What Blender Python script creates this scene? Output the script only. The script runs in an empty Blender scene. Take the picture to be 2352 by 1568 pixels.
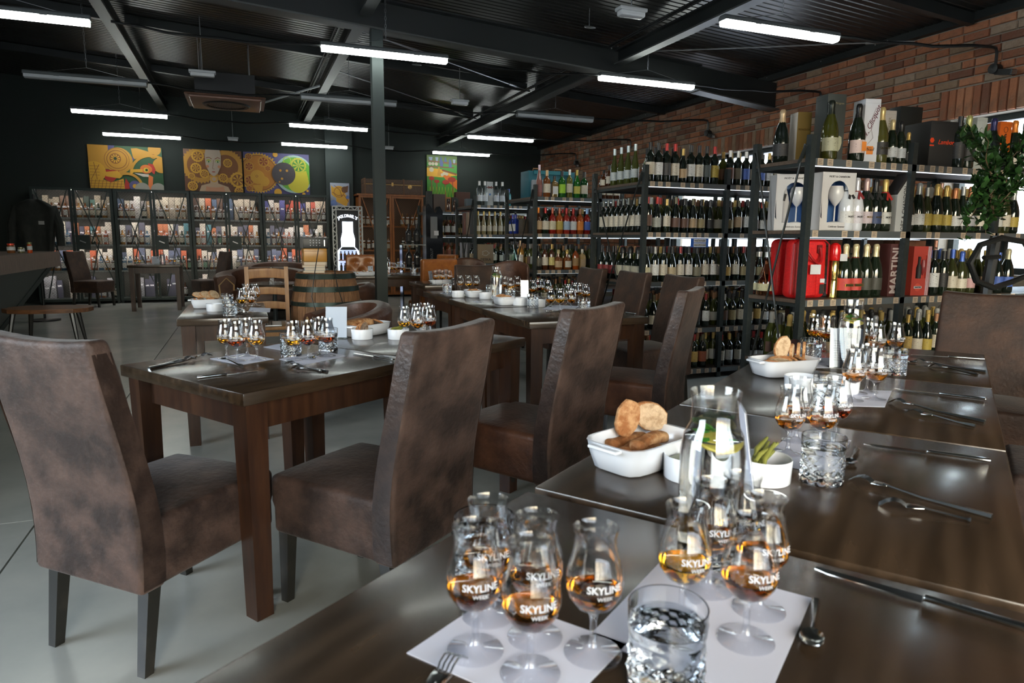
import bpy, math, random
from mathutils import Vector, Matrix
random.seed(7)
PI = math.pi
C = bpy.context.scene.collection
S = bpy.context.scene
# ---------------------------------------------------------------- camera
CH = 1.24
RIGHT = Vector((0.930346, -0.366602, 0.007715))
DOWN = Vector((-0.047679, -0.141806, -0.988746))
FWD = Vector((0.363570, 0.919507, -0.149408))
cd = bpy.data.cameras.new('camera'); cam = bpy.data.objects.new('camera', cd); C.objects.link(cam)
m = Matrix((RIGHT, -DOWN, -FWD)).transposed().to_4x4(); m.translation = (0, 0, CH)
cam.matrix_world = m
cd.sensor_width = 36; cd.lens = 1550 / 2352 * 36; cd.clip_start = .05; cd.clip_end = 200
cd.dof.use_dof = True; cd.dof.focus_distance = 4.5; cd.dof.aperture_fstop = 8
S.camera = cam
# ---------------------------------------------------------------- world, exposure
w = bpy.data.worlds.new('world'); S.world = w; w.use_nodes = True
nt = w.node_tree; bg = nt.nodes['Background']
sky = nt.nodes.new('ShaderNodeTexSky'); sky.sky_type = 'NISHITA'; sky.sun_disc = False
sky.sun_elevation = math.radians(38); sky.sun_rotation = math.radians(200); sky.air_density = 1.5; sky.dust_density = 4
mx = nt.nodes.new('ShaderNodeMixRGB'); mx.inputs[0].default_value = .75; mx.inputs[2].default_value = (.75, .86, 1, 1)
nt.links.new(sky.outputs[0], mx.inputs[1]); nt.links.new(mx.outputs[0], bg.inputs[0]); bg.inputs[1].default_value = 4.0
S.view_settings.view_transform = 'Standard'; S.view_settings.look = 'None'
S.view_settings.gamma = 1; S.view_settings.use_curve_mapping = False
S.view_settings.exposure = 0.36
def area(name, loc, rot, sx, sy, power, col):
    l = bpy.data.lights.new(name, 'AREA'); l.shape = 'RECTANGLE'; l.size = sx; l.size_y = sy; l.energy = power; l.color = col
    o = bpy.data.objects.new(name, l); C.objects.link(o); o.location = loc; o.rotation_euler = rot; return o
# daylight through the shop windows: the glazed front behind the camera and the window in the brick wall
DAY = (.80, .90, 1.0)
area('daylight_front', (1.2, -2.9, 1.75), (math.radians(90), 0, PI), 5.6, 2.3, 150, DAY)
area('daylight_left', (-4.05, 1.6, 1.9), (math.radians(90), 0, -PI / 2), 3.0, 1.9, 110, DAY)
area('daylight_side', (6.7, 4.4, 1.7), (math.radians(90), 0, PI / 2), .8, 1.4, 8, DAY)

# ---------------------------------------------------------------- pixel -> plane helpers (survey of the room)
def ray(px, py):
    return RIGHT * ((px - 1176) / 1550) + DOWN * ((py - 784) / 1550) + FWD
def G(px, py, z=.77):
    r = ray(px, py); t = (z - CH) / r.z; return Vector((r.x * t, r.y * t, z))
def GY(px, py, Y):
    r = ray(px, py) * 1.0; t = Y / r.y; return Vector((r.x * t, Y, CH + r.z * t))
def GX(px, py, X):
    r = ray(px, py) * 1.0; t = X / r.x; return Vector((X, r.y * t, CH + r.z * t))

# ---------------------------------------------------------------- materials
MATS = {}
def mat(name, col, rough=.5, metal=0, coat=0, n=None, bump=None, spec=.5, emit=None, objcol=False, var=0, sheen=0, trans=0, ior=1.45, wave=None):
    """n=(scale, colour2, contrast lo, hi[, stretch]) noise mix; bump=(scale, strength)"""
    if name in MATS: return MATS[name]
    M = bpy.data.materials.new(name); M.use_nodes = True; t = M.node_tree; N = t.nodes; L = t.links
    p = N['Principled BSDF']; I = p.inputs
    I['Base Color'].default_value = (*col, 1); I['Roughness'].default_value = rough; I['Metallic'].default_value = metal
    I['Coat Weight'].default_value = coat; I['Coat Roughness'].default_value = .12; I['Specular IOR Level'].default_value = spec
    I['Transmission Weight'].default_value = trans; I['IOR'].default_value = ior
    if sheen: I['Sheen Weight'].default_value = sheen; I['Sheen Roughness'].default_value = .4
    src = None
    if objcol:
        oi = N.new('ShaderNodeObjectInfo'); src = oi.outputs['Color']
    if n or wave or bump:
        tc = N.new('ShaderNodeTexCoord'); mp = N.new('ShaderNodeMapping'); L.new(tc.outputs['Object'], mp.inputs[0])
        if n and len(n) > 4: mp.inputs['Scale'].default_value = n[4]
    if n:
        no = N.new('ShaderNodeTexNoise'); no.inputs['Scale'].default_value = n[0]; no.inputs['Detail'].default_value = 6
        no.inputs['Roughness'].default_value = .6; L.new(mp.outputs[0], no.inputs[0])
        r = N.new('ShaderNodeMapRange'); r.inputs[1].default_value = n[2]; r.inputs[2].default_value = n[3]; L.new(no.outputs[0], r.inputs[0])
        mi = N.new('ShaderNodeMixRGB'); L.new(r.outputs[0], mi.inputs[0]); mi.inputs[2].default_value = (*n[1], 1)
        if src: L.new(src, mi.inputs[1])
        else: mi.inputs[1].default_value = (*col, 1)
        src = mi.outputs[0]
    if wave:
        wv = N.new('ShaderNodeTexWave'); wv.inputs['Scale'].default_value = wave[0]; wv.inputs['Distortion'].default_value = wave[1]
        wv.inputs['Detail'].default_value = 3; wv.bands_direction = wave[3]; L.new(mp.outputs[0], wv.inputs[0])
        mi = N.new('ShaderNodeMixRGB'); mi.blend_type = 'MULTIPLY'; mi.inputs[0].default_value = wave[2]; L.new(wv.outputs[0], mi.inputs[2])
        if src: L.new(src, mi.inputs[1])
        else: mi.inputs[1].default_value = (*col, 1)
        src = mi.outputs[0]
    if var:
        oi = N.new('ShaderNodeObjectInfo'); r = N.new('ShaderNodeMapRange'); r.inputs[3].default_value = 1 - var; r.inputs[4].default_value = 1 + var
        L.new(oi.outputs['Random'], r.inputs[0]); mi = N.new('ShaderNodeVectorMath'); mi.operation = 'SCALE'
        L.new(r.outputs[0], mi.inputs['Scale'])
        if src: L.new(src, mi.inputs[0])
        else: mi.inputs[0].default_value = col
        src = mi.outputs[0]
    if src: L.new(src, I['Base Color'])
    if bump:
        b = N.new('ShaderNodeBump'); b.inputs['Strength'].default_value = bump[1]; b.inputs['Distance'].default_value = .01
        nb = N.new('ShaderNodeTexNoise'); nb.inputs['Scale'].default_value = bump[0]; nb.inputs['Detail'].default_value = 4
        L.new(mp.outputs[0], nb.inputs[0]); L.new(nb.outputs[0], b.inputs['Height']); L.new(b.outputs[0], I['Normal'])
    if emit:
        I['Emission Color'].default_value = (*emit[0], 1); I['Emission Strength'].default_value = emit[1]
    MATS[name] = M; return M
def thin_glass(name, col=(1, 1, 1), ref=.9, objcol=False, dens=.35):
    """clear walls seen as one shell: fresnel reflection over straight transparency"""
    if name in MATS: return MATS[name]
    M = bpy.data.materials.new(name); M.use_nodes = True; t = M.node_tree; N = t.nodes; L = t.links
    N.remove(N['Principled BSDF']); out = N['Material Output']
    tr = N.new('ShaderNodeBsdfTransparent'); tr.inputs[0].default_value = (*col, 1)
    gl = N.new('ShaderNodeBsdfGlossy'); gl.inputs['Roughness'].default_value = .03
    gl.inputs[0].default_value = (ref, ref, ref, 1)
    lw = N.new('ShaderNodeLayerWeight'); lw.inputs[0].default_value = dens
    mr = N.new('ShaderNodeMapRange'); mr.inputs[3].default_value = .04; mr.inputs[4].default_value = .85; L.new(lw.outputs['Facing'], mr.inputs[0])
    pw = N.new('ShaderNodeMath'); pw.operation = 'POWER'; pw.inputs[1].default_value = 2.2; L.new(mr.outputs[0], pw.inputs[0])
    ad = N.new('ShaderNodeMath'); ad.operation = 'ADD'; ad.inputs[1].default_value = .05; L.new(pw.outputs[0], ad.inputs[0])
    mx = N.new('ShaderNodeMixShader'); L.new(ad.outputs[0], mx.inputs[0]); L.new(tr.outputs[0], mx.inputs[1]); L.new(gl.outputs[0], mx.inputs[2])
    if objcol:
        oi = N.new('ShaderNodeObjectInfo'); L.new(oi.outputs['Color'], tr.inputs[0])
    L.new(mx.outputs[0], out.inputs[0]); MATS[name] = M; return M
def emis(name, col, s):
    return mat(name, (.8, .8, .8), .5, emit=(col, s))
SUEDE = mat('brown_suede', (.020, .0105, .0075), .60, n=(7.5, (.105, .062, .047), .38, .72), bump=(55, .35), sheen=.10, var=.08)
SUEDE2 = mat('rust_suede', (.024, .011, .006), .58, n=(8, (.060, .027, .014), .40, .70), bump=(60, .3), sheen=.08, var=.08)
LEATHER = mat('dark_leather', (.022, .013, .010), .38, n=(14, (.055, .033, .025), .4, .7), bump=(60, .22))
SUEDE3 = mat('worn_seat_suede', (.050, .020, .011), .42, n=(6, (.125, .055, .030), .40, .68), bump=(50, .3), sheen=.05)
TAN = mat('tan_leather', (.34, .115, .025), .32, n=(9, (.20, .06, .012), .4, .7), bump=(35, .3), coat=.2)
ARM = mat('armchair_leather', (.055, .022, .012), .40, n=(6, (.11, .050, .030), .4, .68), bump=(40, .35), sheen=.05)
WOOD = mat('stained_table_wood', (.032, .020, .0115), .25, n=(2.4, (.070, .044, .026), .38, .78, (1, 8, 8)), wave=(.9, 5, .25, 'Y'), coat=.20)
WOODR = mat('red_table_wood', (.026, .0105, .0055), .34, n=(3, (.056, .023, .010), .4, .7, (9, 9, 1)), coat=.25)
LEGD = mat('black_leg_wood', (.016, .015, .012), .35, n=(10, (.04, .034, .026), .5, .75), coat=.2)
OAK = mat('oak_wood', (.30, .145, .050), .45, n=(4, (.19, .082, .026), .4, .7, (8, 8, 1)), coat=.1)
OAKR = mat('red_oak_wood', (.32, .105, .022), .42, n=(5, (.20, .058, .012), .4, .7, (8, 8, 1)), coat=.15)
STAVE = mat('barrel_stave', (.27, .135, .060), .6, n=(6, (.13, .060, .026), .35, .7, (10, 10, 1)), bump=(40, .4), var=.2)
RACKM = mat('rack_metal', (.030, .038, .038), .38, metal=.3, n=(40, (.05, .06, .06), .5, .8))
BOARD = mat('rack_board', (.085, .058, .042), .6, n=(6, (.12, .085, .06), .4, .7, (1, 8, 8)))
STRIP = mat('edge_strip', (.15, .175, .19), .25, metal=.5)
TAG = mat('kraft_tag', (.42, .33, .24), .7)
TAGW = mat('white_tag', (.62, .63, .66), .6)
INK = mat('ink', (.02, .018, .018), .6)
DGREEN = mat('dark_green_metal', (.020, .032, .030), .45, metal=.2, n=(30, (.03, .045, .04), .5, .8))
WALLD = mat('dark_wall_paint', (.014, .021, .018), .75, n=(2, (.016, .02, .018), .4, .7), bump=(60, .05))
PILM = mat('pilaster_paint', (.030, .040, .038), .7)
ROOF = mat('roof_sheet', (.036, .036, .033), .32, metal=.5)
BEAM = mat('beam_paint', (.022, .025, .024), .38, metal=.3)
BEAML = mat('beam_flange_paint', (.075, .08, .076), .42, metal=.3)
BLACK = mat('black_plastic', (.008, .009, .009), .4)
CER = mat('white_ceramic', (.72, .75, .80), .12, coat=.4)
PAPER = mat('white_paper', (.62, .64, .74), .6)
STEEL = mat('cutlery_steel', (.58, .60, .60), .16, metal=1)
BREAD = mat('bread_crust', (.30, .115, .035), .75, n=(30, (.52, .30, .14), .45, .6), bump=(60, .8))
CRUMB = mat('bread_crumb', (.60, .44, .28), .8, n=(60, (.42, .28, .16), .45, .62), bump=(90, .8))
RYE = mat('rye_crumb', (.34, .25, .18), .85, n=(90, (.16, .10, .07), .45, .6), bump=(120, .8))
BEAN = mat('green_bean', (.21, .21, .045), .35, n=(20, (.10, .13, .03), .4, .7))
LEAFM = mat('leaf', (.035, .10, .022), .35, var=.5)
MINT = mat('mint_leaf', (.05, .22, .02), .5)
LEMON = mat('lemon', (.62, .52, .10), .4)
GLASS = thin_glass('clear_glass', (.985, .99, .99))
STEMG = thin_glass('stem_glass', (.97, .98, 1), dens=.62)
SOLID = mat('solid_glass', (.97, .985, 1), .0, trans=1, ior=1.48)
CUT = mat('cut_glass', (.94, .97, 1), .015, trans=1, ior=1.45)
WATER = mat('water', (.96, .98, .99), 0, trans=1, ior=1.33)
LIQ = [mat('whisky_gold', (.70, .34, .02), 0, trans=1, ior=1.36), mat('whisky_amber', (.46, .16, .010), 0, trans=1, ior=1.36), mat('whisky_red', (.34, .05, .008), 0, trans=1, ior=1.36)]
PRINT = mat('white_print', (.50, .52, .56), .5)
BOTG = mat('bottle_glass', (.01, .012, .01), .07, objcol=True, coat=.6, spec=.6)
BOTC = thin_glass('bottle_clear', objcol=True, dens=.45)
LAB = mat('bottle_label', (.7, .7, .7), .55, objcol=True, n=(75, (.08, .06, .05), .60, .66, (1, 1, 2.2)))
CAP = mat('bottle_capsule', (.1, .1, .1), .3, objcol=True, metal=.35)
CART = mat('carton', (.5, .5, .5), .5, objcol=True)
TUBE = emis('lit_tube', (.93, 1.0, .95), 16.0)
TUBEO = mat('unlit_tube', (.30, .32, .32), .3)
HOUS = mat('lamp_housing', (.10, .11, .11), .45)
LED = emis('led_strip', (.85, .93, 1.0), 1.3)
NEON = emis('neon', (.80, .86, 1.0), 2.2)
BRICK = mat('brick', (.20, .09, .05), .85, objcol=True, n=(9, (.17, .10, .06), .50, .80), bump=(50, .7))
MORT = mat('mortar', (.23, .20, .16), .9, bump=(80, .4))
FLOORM = mat('polished_concrete', (.38, .38, .345), .22, n=(1.1, (.26, .275, .26), .35, .68), bump=(9, .015))
RED = mat('red_felt', (.62, .012, .012), .45, n=(90, (.45, .008, .01), .4, .7), bump=(150, .2))
GOLD = mat('gold_foil', (.75, .55, .18), .18, metal=1)
CHAIN = mat('chain_steel', (.35, .36, .36), .35, metal=.8)

# ---------------------------------------------------------------- mesh builder
class MB:
    def __init__(s): s.v = []; s.f = []
    def add(s, v, f, M=None):
        b = len(s.v)
        s.v += [tuple(M @ Vector(p)) for p in v] if M is not None else [tuple(p) for p in v]
        s.f += [tuple(i + b for i in q) for q in f]; return s
    def box(s, x0, x1, y0, y1, z0, z1, M=None):
        return s.add([(x0, y0, z0), (x1, y0, z0), (x1, y1, z0), (x0, y1, z0), (x0, y0, z1), (x1, y0, z1), (x1, y1, z1), (x0, y1, z1)],
                     [(0, 3, 2, 1), (4, 5, 6, 7), (0, 1, 5, 4), (1, 2, 6, 5), (2, 3, 7, 6), (3, 0, 4, 7)], M)
    def bar(s, a, b, wx, wy=None, up=(0, 0, 1)):
        """box section from a to b, full width wx (sideways) and wy (towards up)"""
        a = Vector(a); b = Vector(b); d = (b - a).normalized(); u = Vector(up)
        if abs(d.dot(u)) > .98: u = Vector((0, 1, 0))
        x = d.cross(u).normalized(); y = x.cross(d); wy = wy or wx
        x = x * (wx / 2); y = y * (wy / 2)
        return s.add([a - x - y, a + x - y, a + x + y, a - x + y, b - x - y, b + x - y, b + x + y, b - x + y],
                     [(0, 3, 2, 1), (4, 5, 6, 7), (0, 1, 5, 4), (1, 2, 6, 5), (2, 3, 7, 6), (3, 0, 4, 7)])
    def lathe(s, prof, n=24, c=(0, 0, 0), M=None, caps=True):
        v = []; f = []
        for r, z in prof:
            for k in range(n):
                a = 2 * PI * k / n; v.append((c[0] + r * math.cos(a), c[1] + r * math.sin(a), c[2] + z))
        for i in range(len(prof) - 1):
            for k in range(n):
                k2 = (k + 1) % n; f.append((i * n + k, i * n + k2, (i + 1) * n + k2, (i + 1) * n + k))
        if caps:
            if prof[0][0] > 1e-5: f.append(tuple(range(n - 1, -1, -1)))
            if prof[-1][0] > 1e-5: f.append(tuple((len(prof) - 1) * n + k for k in range(n)))
        return s.add(v, f, M)
    def cyl(s, c, r, h, n=16, r2=None): return s.lathe([(r, 0), (r2 if r2 is not None else r, h)], n, c)
    def tube(s, pts, r, n=8, closed=False):
        pts = [Vector(p) for p in pts]; v = []; f = []; m = len(pts); pu = None
        for i, p in enumerate(pts):
            if closed: d = pts[(i + 1) % m] - pts[i - 1]
            else: d = pts[min(i + 1, m - 1)] - pts[max(i - 1, 0)]
            d.normalize()
            u = pu if pu is not None else (Vector((0, 0, 1)) if abs(d.z) < .9 else Vector((0, 1, 0)))
            x = d.cross(u)
            if x.length < 1e-4: x = d.cross(Vector((1, 0, 0)))
            x.normalize(); y = x.cross(d); pu = y
            rr = r[i] if isinstance(r, (list, tuple)) else r
            for k in range(n):
                a = 2 * PI * k / n; v.append(p + x * (rr * math.cos(a)) + y * (rr * math.sin(a)))
        for i in range(m if closed else m - 1):
            j = (i + 1) % m
            for k in range(n): f.append((i * n + k, i * n + (k + 1) % n, j * n + (k + 1) % n, j * n + k))
        if not closed: f.append(tuple(range(n - 1, -1, -1))); f.append(tuple((m - 1) * n + k for k in range(n)))
        return s.add(v, f)
    def prism(s, poly, z0, z1, M=None):
        n = len(poly); v = [(x, y, z0) for x, y in poly] + [(x, y, z1) for x, y in poly]
        f = [tuple(range(n - 1, -1, -1)), tuple(range(n, 2 * n))] + [(i, (i + 1) % n, n + (i + 1) % n, n + i) for i in range(n)]
        return s.add(v, f, M)
    def rbox(s, sx, sy, sz, r, c=(0, 0, 0), n=4, fn=None, rn=2):
        """rounded box; fn(point)->point deforms it (local to its centre)"""
        idx = {}; V = []; F = []
        h = (sx / 2, sy / 2, sz / 2)
        def ticks(hh):
            e = [r * k / rn for k in range(rn + 1)]
            inner = [-(hh - r) + 2 * (hh - r) * k / n for k in range(1, n)] if hh - r > 1e-6 else []
            return [-hh + q for q in e] + inner + [hh - q for q in reversed(e)]
        T = [ticks(q) for q in h]
        def vid(p):
            i = [max(-(h[k] - r), min(h[k] - r, p[k])) for k in range(3)]
            d = Vector([p[k] - i[k] for k in range(3)])
            if d.length > 1e-9: d = d.normalized() * r
            q = Vector(i) + d; key = (round(q.x, 6), round(q.y, 6), round(q.z, 6))
            if key not in idx:
                idx[key] = len(V); V.append(q)
            return idx[key]
        for ax in range(3):
            a, b = (ax + 1) % 3, (ax + 2) % 3
            for sg in (-1, 1):
                for i in range(len(T[a]) - 1):
                    for j in range(len(T[b]) - 1):
                        q = []
                        for (ia, ib) in ((i, j), (i + 1, j), (i + 1, j + 1), (i, j + 1)):
                            p = [0, 0, 0]; p[ax] = sg * h[ax]; p[a] = T[a][ia]; p[b] = T[b][ib]; q.append(vid(p))
                        if sg < 0: q.reverse()
                        u = []
                        for k in q:
                            if k not in u: u.append(k)
                        if len(u) > 2: F.append(tuple(u))
        if fn: V = [Vector(fn(p)) for p in V]
        V = [p + Vector(c) for p in V]
        return s.add(V, F)
    def mesh(s, name, m, smooth=35):
        me = bpy.data.meshes.new(name); me.from_pydata(s.v, [], s.f); me.validate(); me.materials.append(m)
        if smooth:
            me.polygons.foreach_set('use_smooth', [True] * len(me.polygons))
            me.set_sharp_from_angle(angle=math.radians(smooth))
        me.update(); return me
    def build(s, name, m, parent=None, loc=None, rz=0, smooth=35):
        return put(name, s.mesh(name, m, smooth), parent, loc, rz)
def put(name, me, parent=None, loc=None, rz=0, col=None):
    o = bpy.data.objects.new(name, me); C.objects.link(o)
    if parent: o.parent = parent
    if loc is not None: o.location = loc
    if rz: o.rotation_euler.z = rz
    if col is not None: o.color = (*col, 1)
    return o
def tag(o, label, cat, group=None, kind=None):
    if label: o['label'] = label
    if cat: o['category'] = cat
    if group: o['group'] = group
    if kind: o['kind'] = kind
    return o
def thing(name, label, cat, loc=(0, 0, 0), rz=0, group=None):
    o = bpy.data.objects.new(name, None); C.objects.link(o); o.location = loc; o.rotation_euler.z = rz; o.empty_display_size = .1
    return tag(o, label, cat, group)
def struct(o): o['kind'] = 'structure'; return o
def stuff(o): o['kind'] = 'stuff'; return o
def dup(root, loc=None, rz=None, label=None, group=None):
    r = root.copy(); C.objects.link(r)
    if loc is not None: r.location = loc
    if rz is not None: r.rotation_euler.z = rz
    if label: r['label'] = label
    if group: r['group'] = group
    for ch in list(root.children):
        c = ch.copy(); C.objects.link(c); c.parent = r
        for g in list(ch.children):
            d = g.copy(); C.objects.link(d); d.parent = c
    return r
def text_mb(txt, size, mtl, extrude=.0008, align='CENTER', spacing=1, bold=0, shear=0):
    cu = bpy.data.curves.new('txt', 'FONT'); cu.body = txt; cu.size = size; cu.extrude = extrude; cu.align_x = align; cu.align_y = 'CENTER'
    cu.space_character = spacing; cu.offset = bold; cu.shear = shear; cu.resolution_u = 3
    o = bpy.data.objects.new('txt', cu); C.objects.link(o)
    dg = bpy.context.evaluated_depsgraph_get(); me = bpy.data.meshes.new_from_object(o.evaluated_get(dg))
    bpy.data.objects.remove(o); bpy.data.curves.remove(cu)
    me.materials.clear(); me.materials.append(mtl); return me
def text(txt, size, mtl, parent, M, name='lettering', **k):
    o = put(name, text_mb(txt, size, mtl, **k), parent); o.matrix_local = M; return o
def facing(loc, yaw=0, roll=0):
    """text plane whose front looks to -Y turned by yaw about z; roll turns the writing in its plane"""
    return Matrix.Translation(Vector(loc)) @ Matrix.Rotation(yaw, 4, 'Z') @ Matrix.Rotation(PI / 2, 4, 'X') @ Matrix.Rotation(roll, 4, 'Z')
ORD = ['first', 'second', 'third', 'fourth', 'fifth', 'sixth', 'seventh', 'eighth', 'ninth', 'tenth', 'eleventh', 'twelfth', 'thirteenth', 'fourteenth', 'fifteenth', 'sixteenth', 'seventeenth', 'eighteenth', 'nineteenth', 'twentieth',
       'twenty-first', 'twenty-second', 'twenty-third', 'twenty-fourth', 'twenty-fifth', 'twenty-sixth', 'twenty-seventh', 'twenty-eighth', 'twenty-ninth', 'thirtieth']
# ================================================================ the setting
XW, YW, XL, YS = 6.55, 14.9, -4.3, -3.0
def roofz(x): return 3.38 - .066 * (x - XW)
fl = struct(MB().box(XL - .2, XW + .3, YS - .2, YW + .2, -.12, -.012).build('floor', mat('floor_joint_filler', (.10, .10, .085), .8), smooth=0))
ys = [YS, -.3, G(60, 1196, 0).y, G(60, 905, 0).y, 8.6, 11.6, YW]; xs = [XL, -.9, 2.9, XW]
for i in range(len(ys) - 1):
    for j in range(3):
        MB().box(xs[j] + .004, xs[j + 1] - .004, ys[i] + .004, ys[i + 1] - .004, -.02, 0).build('slab', FLOORM, fl, smooth=0)
# back wall, left wall, front wall
struct(MB().box(XL - .2, XW + .3, YW, YW + .2, -.1, 4.4).build('wall_back', WALLD, smooth=0))
wb = struct(MB().box(1.66, 2.21, YW - .14, YW, 0, 3.75).build('wall_back_pilaster', PILM, smooth=0)); wb.name = 'wall_pilaster'
ml = MB()
for a in ((YS, .1, 0, 4.4), (3.1, YW, 0, 4.4), (.1, 3.1, 0, .9), (.1, 3.1, 2.85, 4.4)): ml.box(XL - .2, XL, a[0], a[1], a[2], a[3])
struct(ml.build('wall_left', WALLD, smooth=0))
ml = MB()
for a in ((XL - .2, -1.6, 0, 4.4), (4.0, XW + .3, 0, 4.4), (-1.6, 4.0, 0, .5), (-1.6, 4.0, 2.95, 4.4)): ml.box(a[0], a[1], YS - .2, YS, a[2], a[3])
struct(ml.build('wall_front', WALLD, smooth=0))
PANE = thin_glass('window_pane', (.97, .99, 1), dens=.2)
def window(n, p, q, z0, z1, axis, nmul):
    """frame in the wall plane from p to q"""
    t = struct(bpy.data.objects.new('window_%d' % n, None)); C.objects.link(t)
    mb = MB(); f = .06
    def seg(a0, a1, b0, b1):
        if axis == 'x': mb.box(a0, a1, p[1] - .04, p[1] + .04, b0, b1)
        else: mb.box(p[0] - .04, p[0] + .04, a0, a1, b0, b1)
    a0, a1 = (p[0], q[0]) if axis == 'x' else (p[1], q[1])
    seg(a0, a1, z0, z0 + f); seg(a0, a1, z1 - f, z1)
    for k in range(nmul + 1):
        c = a0 + (a1 - a0) * k / nmul; c = min(max(c, a0 + f / 2), a1 - f / 2); seg(c - f / 2, c + f / 2, z0, z1)
    mb.build('window_frame', RACKM, t, smooth=0)
    for k in range(nmul):
        b0 = a0 + (a1 - a0) * k / nmul + .03; b1 = a0 + (a1 - a0) * (k + 1) / nmul - .03; g = MB()
        if axis == 'x': g.box(b0, b1, p[1] - .004, p[1] + .004, z0 + .05, z1 - .05)
        else: g.box(p[0] - .004, p[0] + .004, b0, b1, z0 + .05, z1 - .05)
        g.build('window_pane', PANE, t, smooth=0)
window(1, (-1.6, YS - .12), (4.0, YS - .12), .5, 2.95, 'x', 4)
window(2, (XL - .12, .1), (XL - .12, 3.1), .9, 2.85, 'y', 2)
W1 = (3.95, 4.86, .95, 2.44); W2 = (7.1, 9.62, .95, 2.50)
window(3, (XW + .2, W1[0]), (XW + .2, W1[1]), W1[2], W1[3], 'y', 1)
window(4, (XW + .2, W2[0]), (XW + .2, W2[1]), W2[2], W2[3], 'y', 2)
# outside ground seen through the windows
struct(MB().box(-30, 40, -30, 40, -.4, -.14).build('floor_outside_paving', mat('outside_paving', (.42, .42, .43), .9), smooth=0)).name = 'floor_outside'
# brick wall
mb = MB(); xb0, xb1 = XW + .022, XW + .32
def wallseg(y0, y1, z0, z1): mb.box(xb0, xb1, y0, y1, z0, z1)
wallseg(YS, W1[0], 0, 3.7); wallseg(W1[1], W2[0], 0, 3.7); wallseg(W2[1], YW, 0, 3.7)
for W in (W1, W2): wallseg(W[0], W[1], 0, W[2]); wallseg(W[0], W[1], W[3], 3.7)
wr = struct(mb.build('wall_right', MORT, smooth=0))
BC = [(.34, .13, .062), (.27, .10, .05), (.40, .17, .085), (.22, .085, .043), (.33, .175, .105), (.30, .215, .145), (.25, .165, .10), (.17, .07, .04), (.36, .14, .065)]
def rbrick(sx, sy, sz):
    h = MB().rbox(sx, sy, sz, .006, n=1, rn=1); return h
bm = MB(); bx = .012
bm.add([(0, -.1175, -.036), (0, .1175, -.036), (0, .1175, .036), (0, -.1175, .036), (-.022, -.112, -.031), (-.022, .112, -.031), (-.022, .112, .031), (-.022, -.112, .031)],
       [(4, 7, 6, 5), (0, 1, 5, 4), (1, 2, 6, 5), (2, 3, 7, 6), (3, 0, 4, 7), (0, 3, 2, 1)])
bmesh_b = bm.mesh('brick', BRICK, 0)
bm2 = MB().add([(0, -.036, -.1175), (0, .036, -.1175), (0, .036, .1175), (0, -.036, .1175), (-.022, -.031, -.112), (-.022, .031, -.112), (-.022, .031, .112), (-.022, -.031, .112)],
       [(4, 7, 6, 5), (0, 1, 5, 4), (1, 2, 6, 5), (2, 3, 7, 6), (3, 0, 4, 7), (0, 3, 2, 1)])
bmesh_s = bm2.mesh('soldier_brick', BRICK, 0)
spots = []; z = 3.265; k = 0; STOP = {}
for W in (W1, W2):
    zz = 3.265
    while zz - .0815 - .046 >= W[3] + .215: zz -= .0815
    STOP[W] = zz - .046
while z > .95:
    y = 1.0 - (k % 2) * .123 - random.uniform(0, .03)
    while y < YW:
        for W in (W1, W2):   # cut bricks meet the window jambs and the soldier course
            e = W[1] + (.12 if W[3] - .02 < z < STOP[W] else 0); zz = (W[3] - .02 < z < STOP[W]) or W[2] < z < W[3] + .03
            if zz and W[0] < y < e: y = e + .004
        L_ = .235; short = random.random() < .12; l = .115 if short else L_
        
        for W in (W1, W2):
            s0 = W[0] - (.12 if W[3] - .02 < z < STOP[W] else 0)
            if ((W[3] - .02 < z < STOP[W]) or W[2] < z < W[3] + .03) and y < s0 < y + l: l = max(.03, s0 - y - .004)
        y0, y1 = y, y + l; cy = (y0 + y1) / 2; ok = True
        for W in (W1, W2):
            if y1 > W[0] - .118 and y0 < W[1] + .118 and W[3] - .02 < z < STOP[W]: ok = False
            if y1 > W[0] + .002 and y0 < W[1] - .002 and z < W[3] + .03 and z > W[2]: ok = False
        if ok and y1 < YW and y0 > 1: spots.append((cy, z, 0, l / L_))
        y += l + .011
    z -= .0815; k += 1
for W in (W1, W2):
    y = W[1] + .073
    while y > W[0] - .1:
        spots.append((y, (W[3] + STOP[W]) / 2, 1, (STOP[W] - W[3] - .008) / .235)); y -= .0815
def vis(s): return s[1] > 2.02 and s[0] > 4.0 and s[0] < 13
spots.sort(key=lambda s: (not vis(s), s[0] + (3.3 - s[1]) * .6))
far = MB()
for i, (cy, cz, so, sc) in enumerate(spots):
    px_ = XW + .022 + random.uniform(-.003, .003); me = bmesh_s if so else bmesh_b; c = random.choice(BC); sy, sz = (1, sc) if so else (sc, 1)
    if i < 292:
        o = put('brick', me, wr, (px_, cy, cz), col=c); o.scale = (1, sy, sz)
    else:
        v = [(p.co.x + px_, p.co.y * sy + cy, p.co.z * sz + cz) for p in me.vertices]; far.add(v, [tuple(p.vertices) for p in me.polygons])
fm = far.mesh('bricks', mat('brick_far0', BC[0], .85, bump=(50, .7)), 0)
for j, c in enumerate(BC[1:6]): fm.materials.append(mat('brick_far%d' % (j + 1), c, .85, n=(9, (.12, .075, .05), .45, .75)))
rr = random.Random(3); cur = 0
for i, p in enumerate(fm.polygons):
    if i % 6 == 0: cur = rr.randrange(6)
    p.material_index = cur
stuff(put('brick_courses', fm, wr))
struct(MB().box(XW - .06, XW + .03, YS, YW, 3.31, 3.43).build('trim_1', BEAM, smooth=0))
tr = bpy.data.objects['trim_1']
sc_ = MB().lathe([(0, -.006), (.008, -.004), (.008, 0)], 6, M=Matrix.Rotation(-PI / 2, 4, 'Y')).mesh('rivet', CHAIN)
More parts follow.
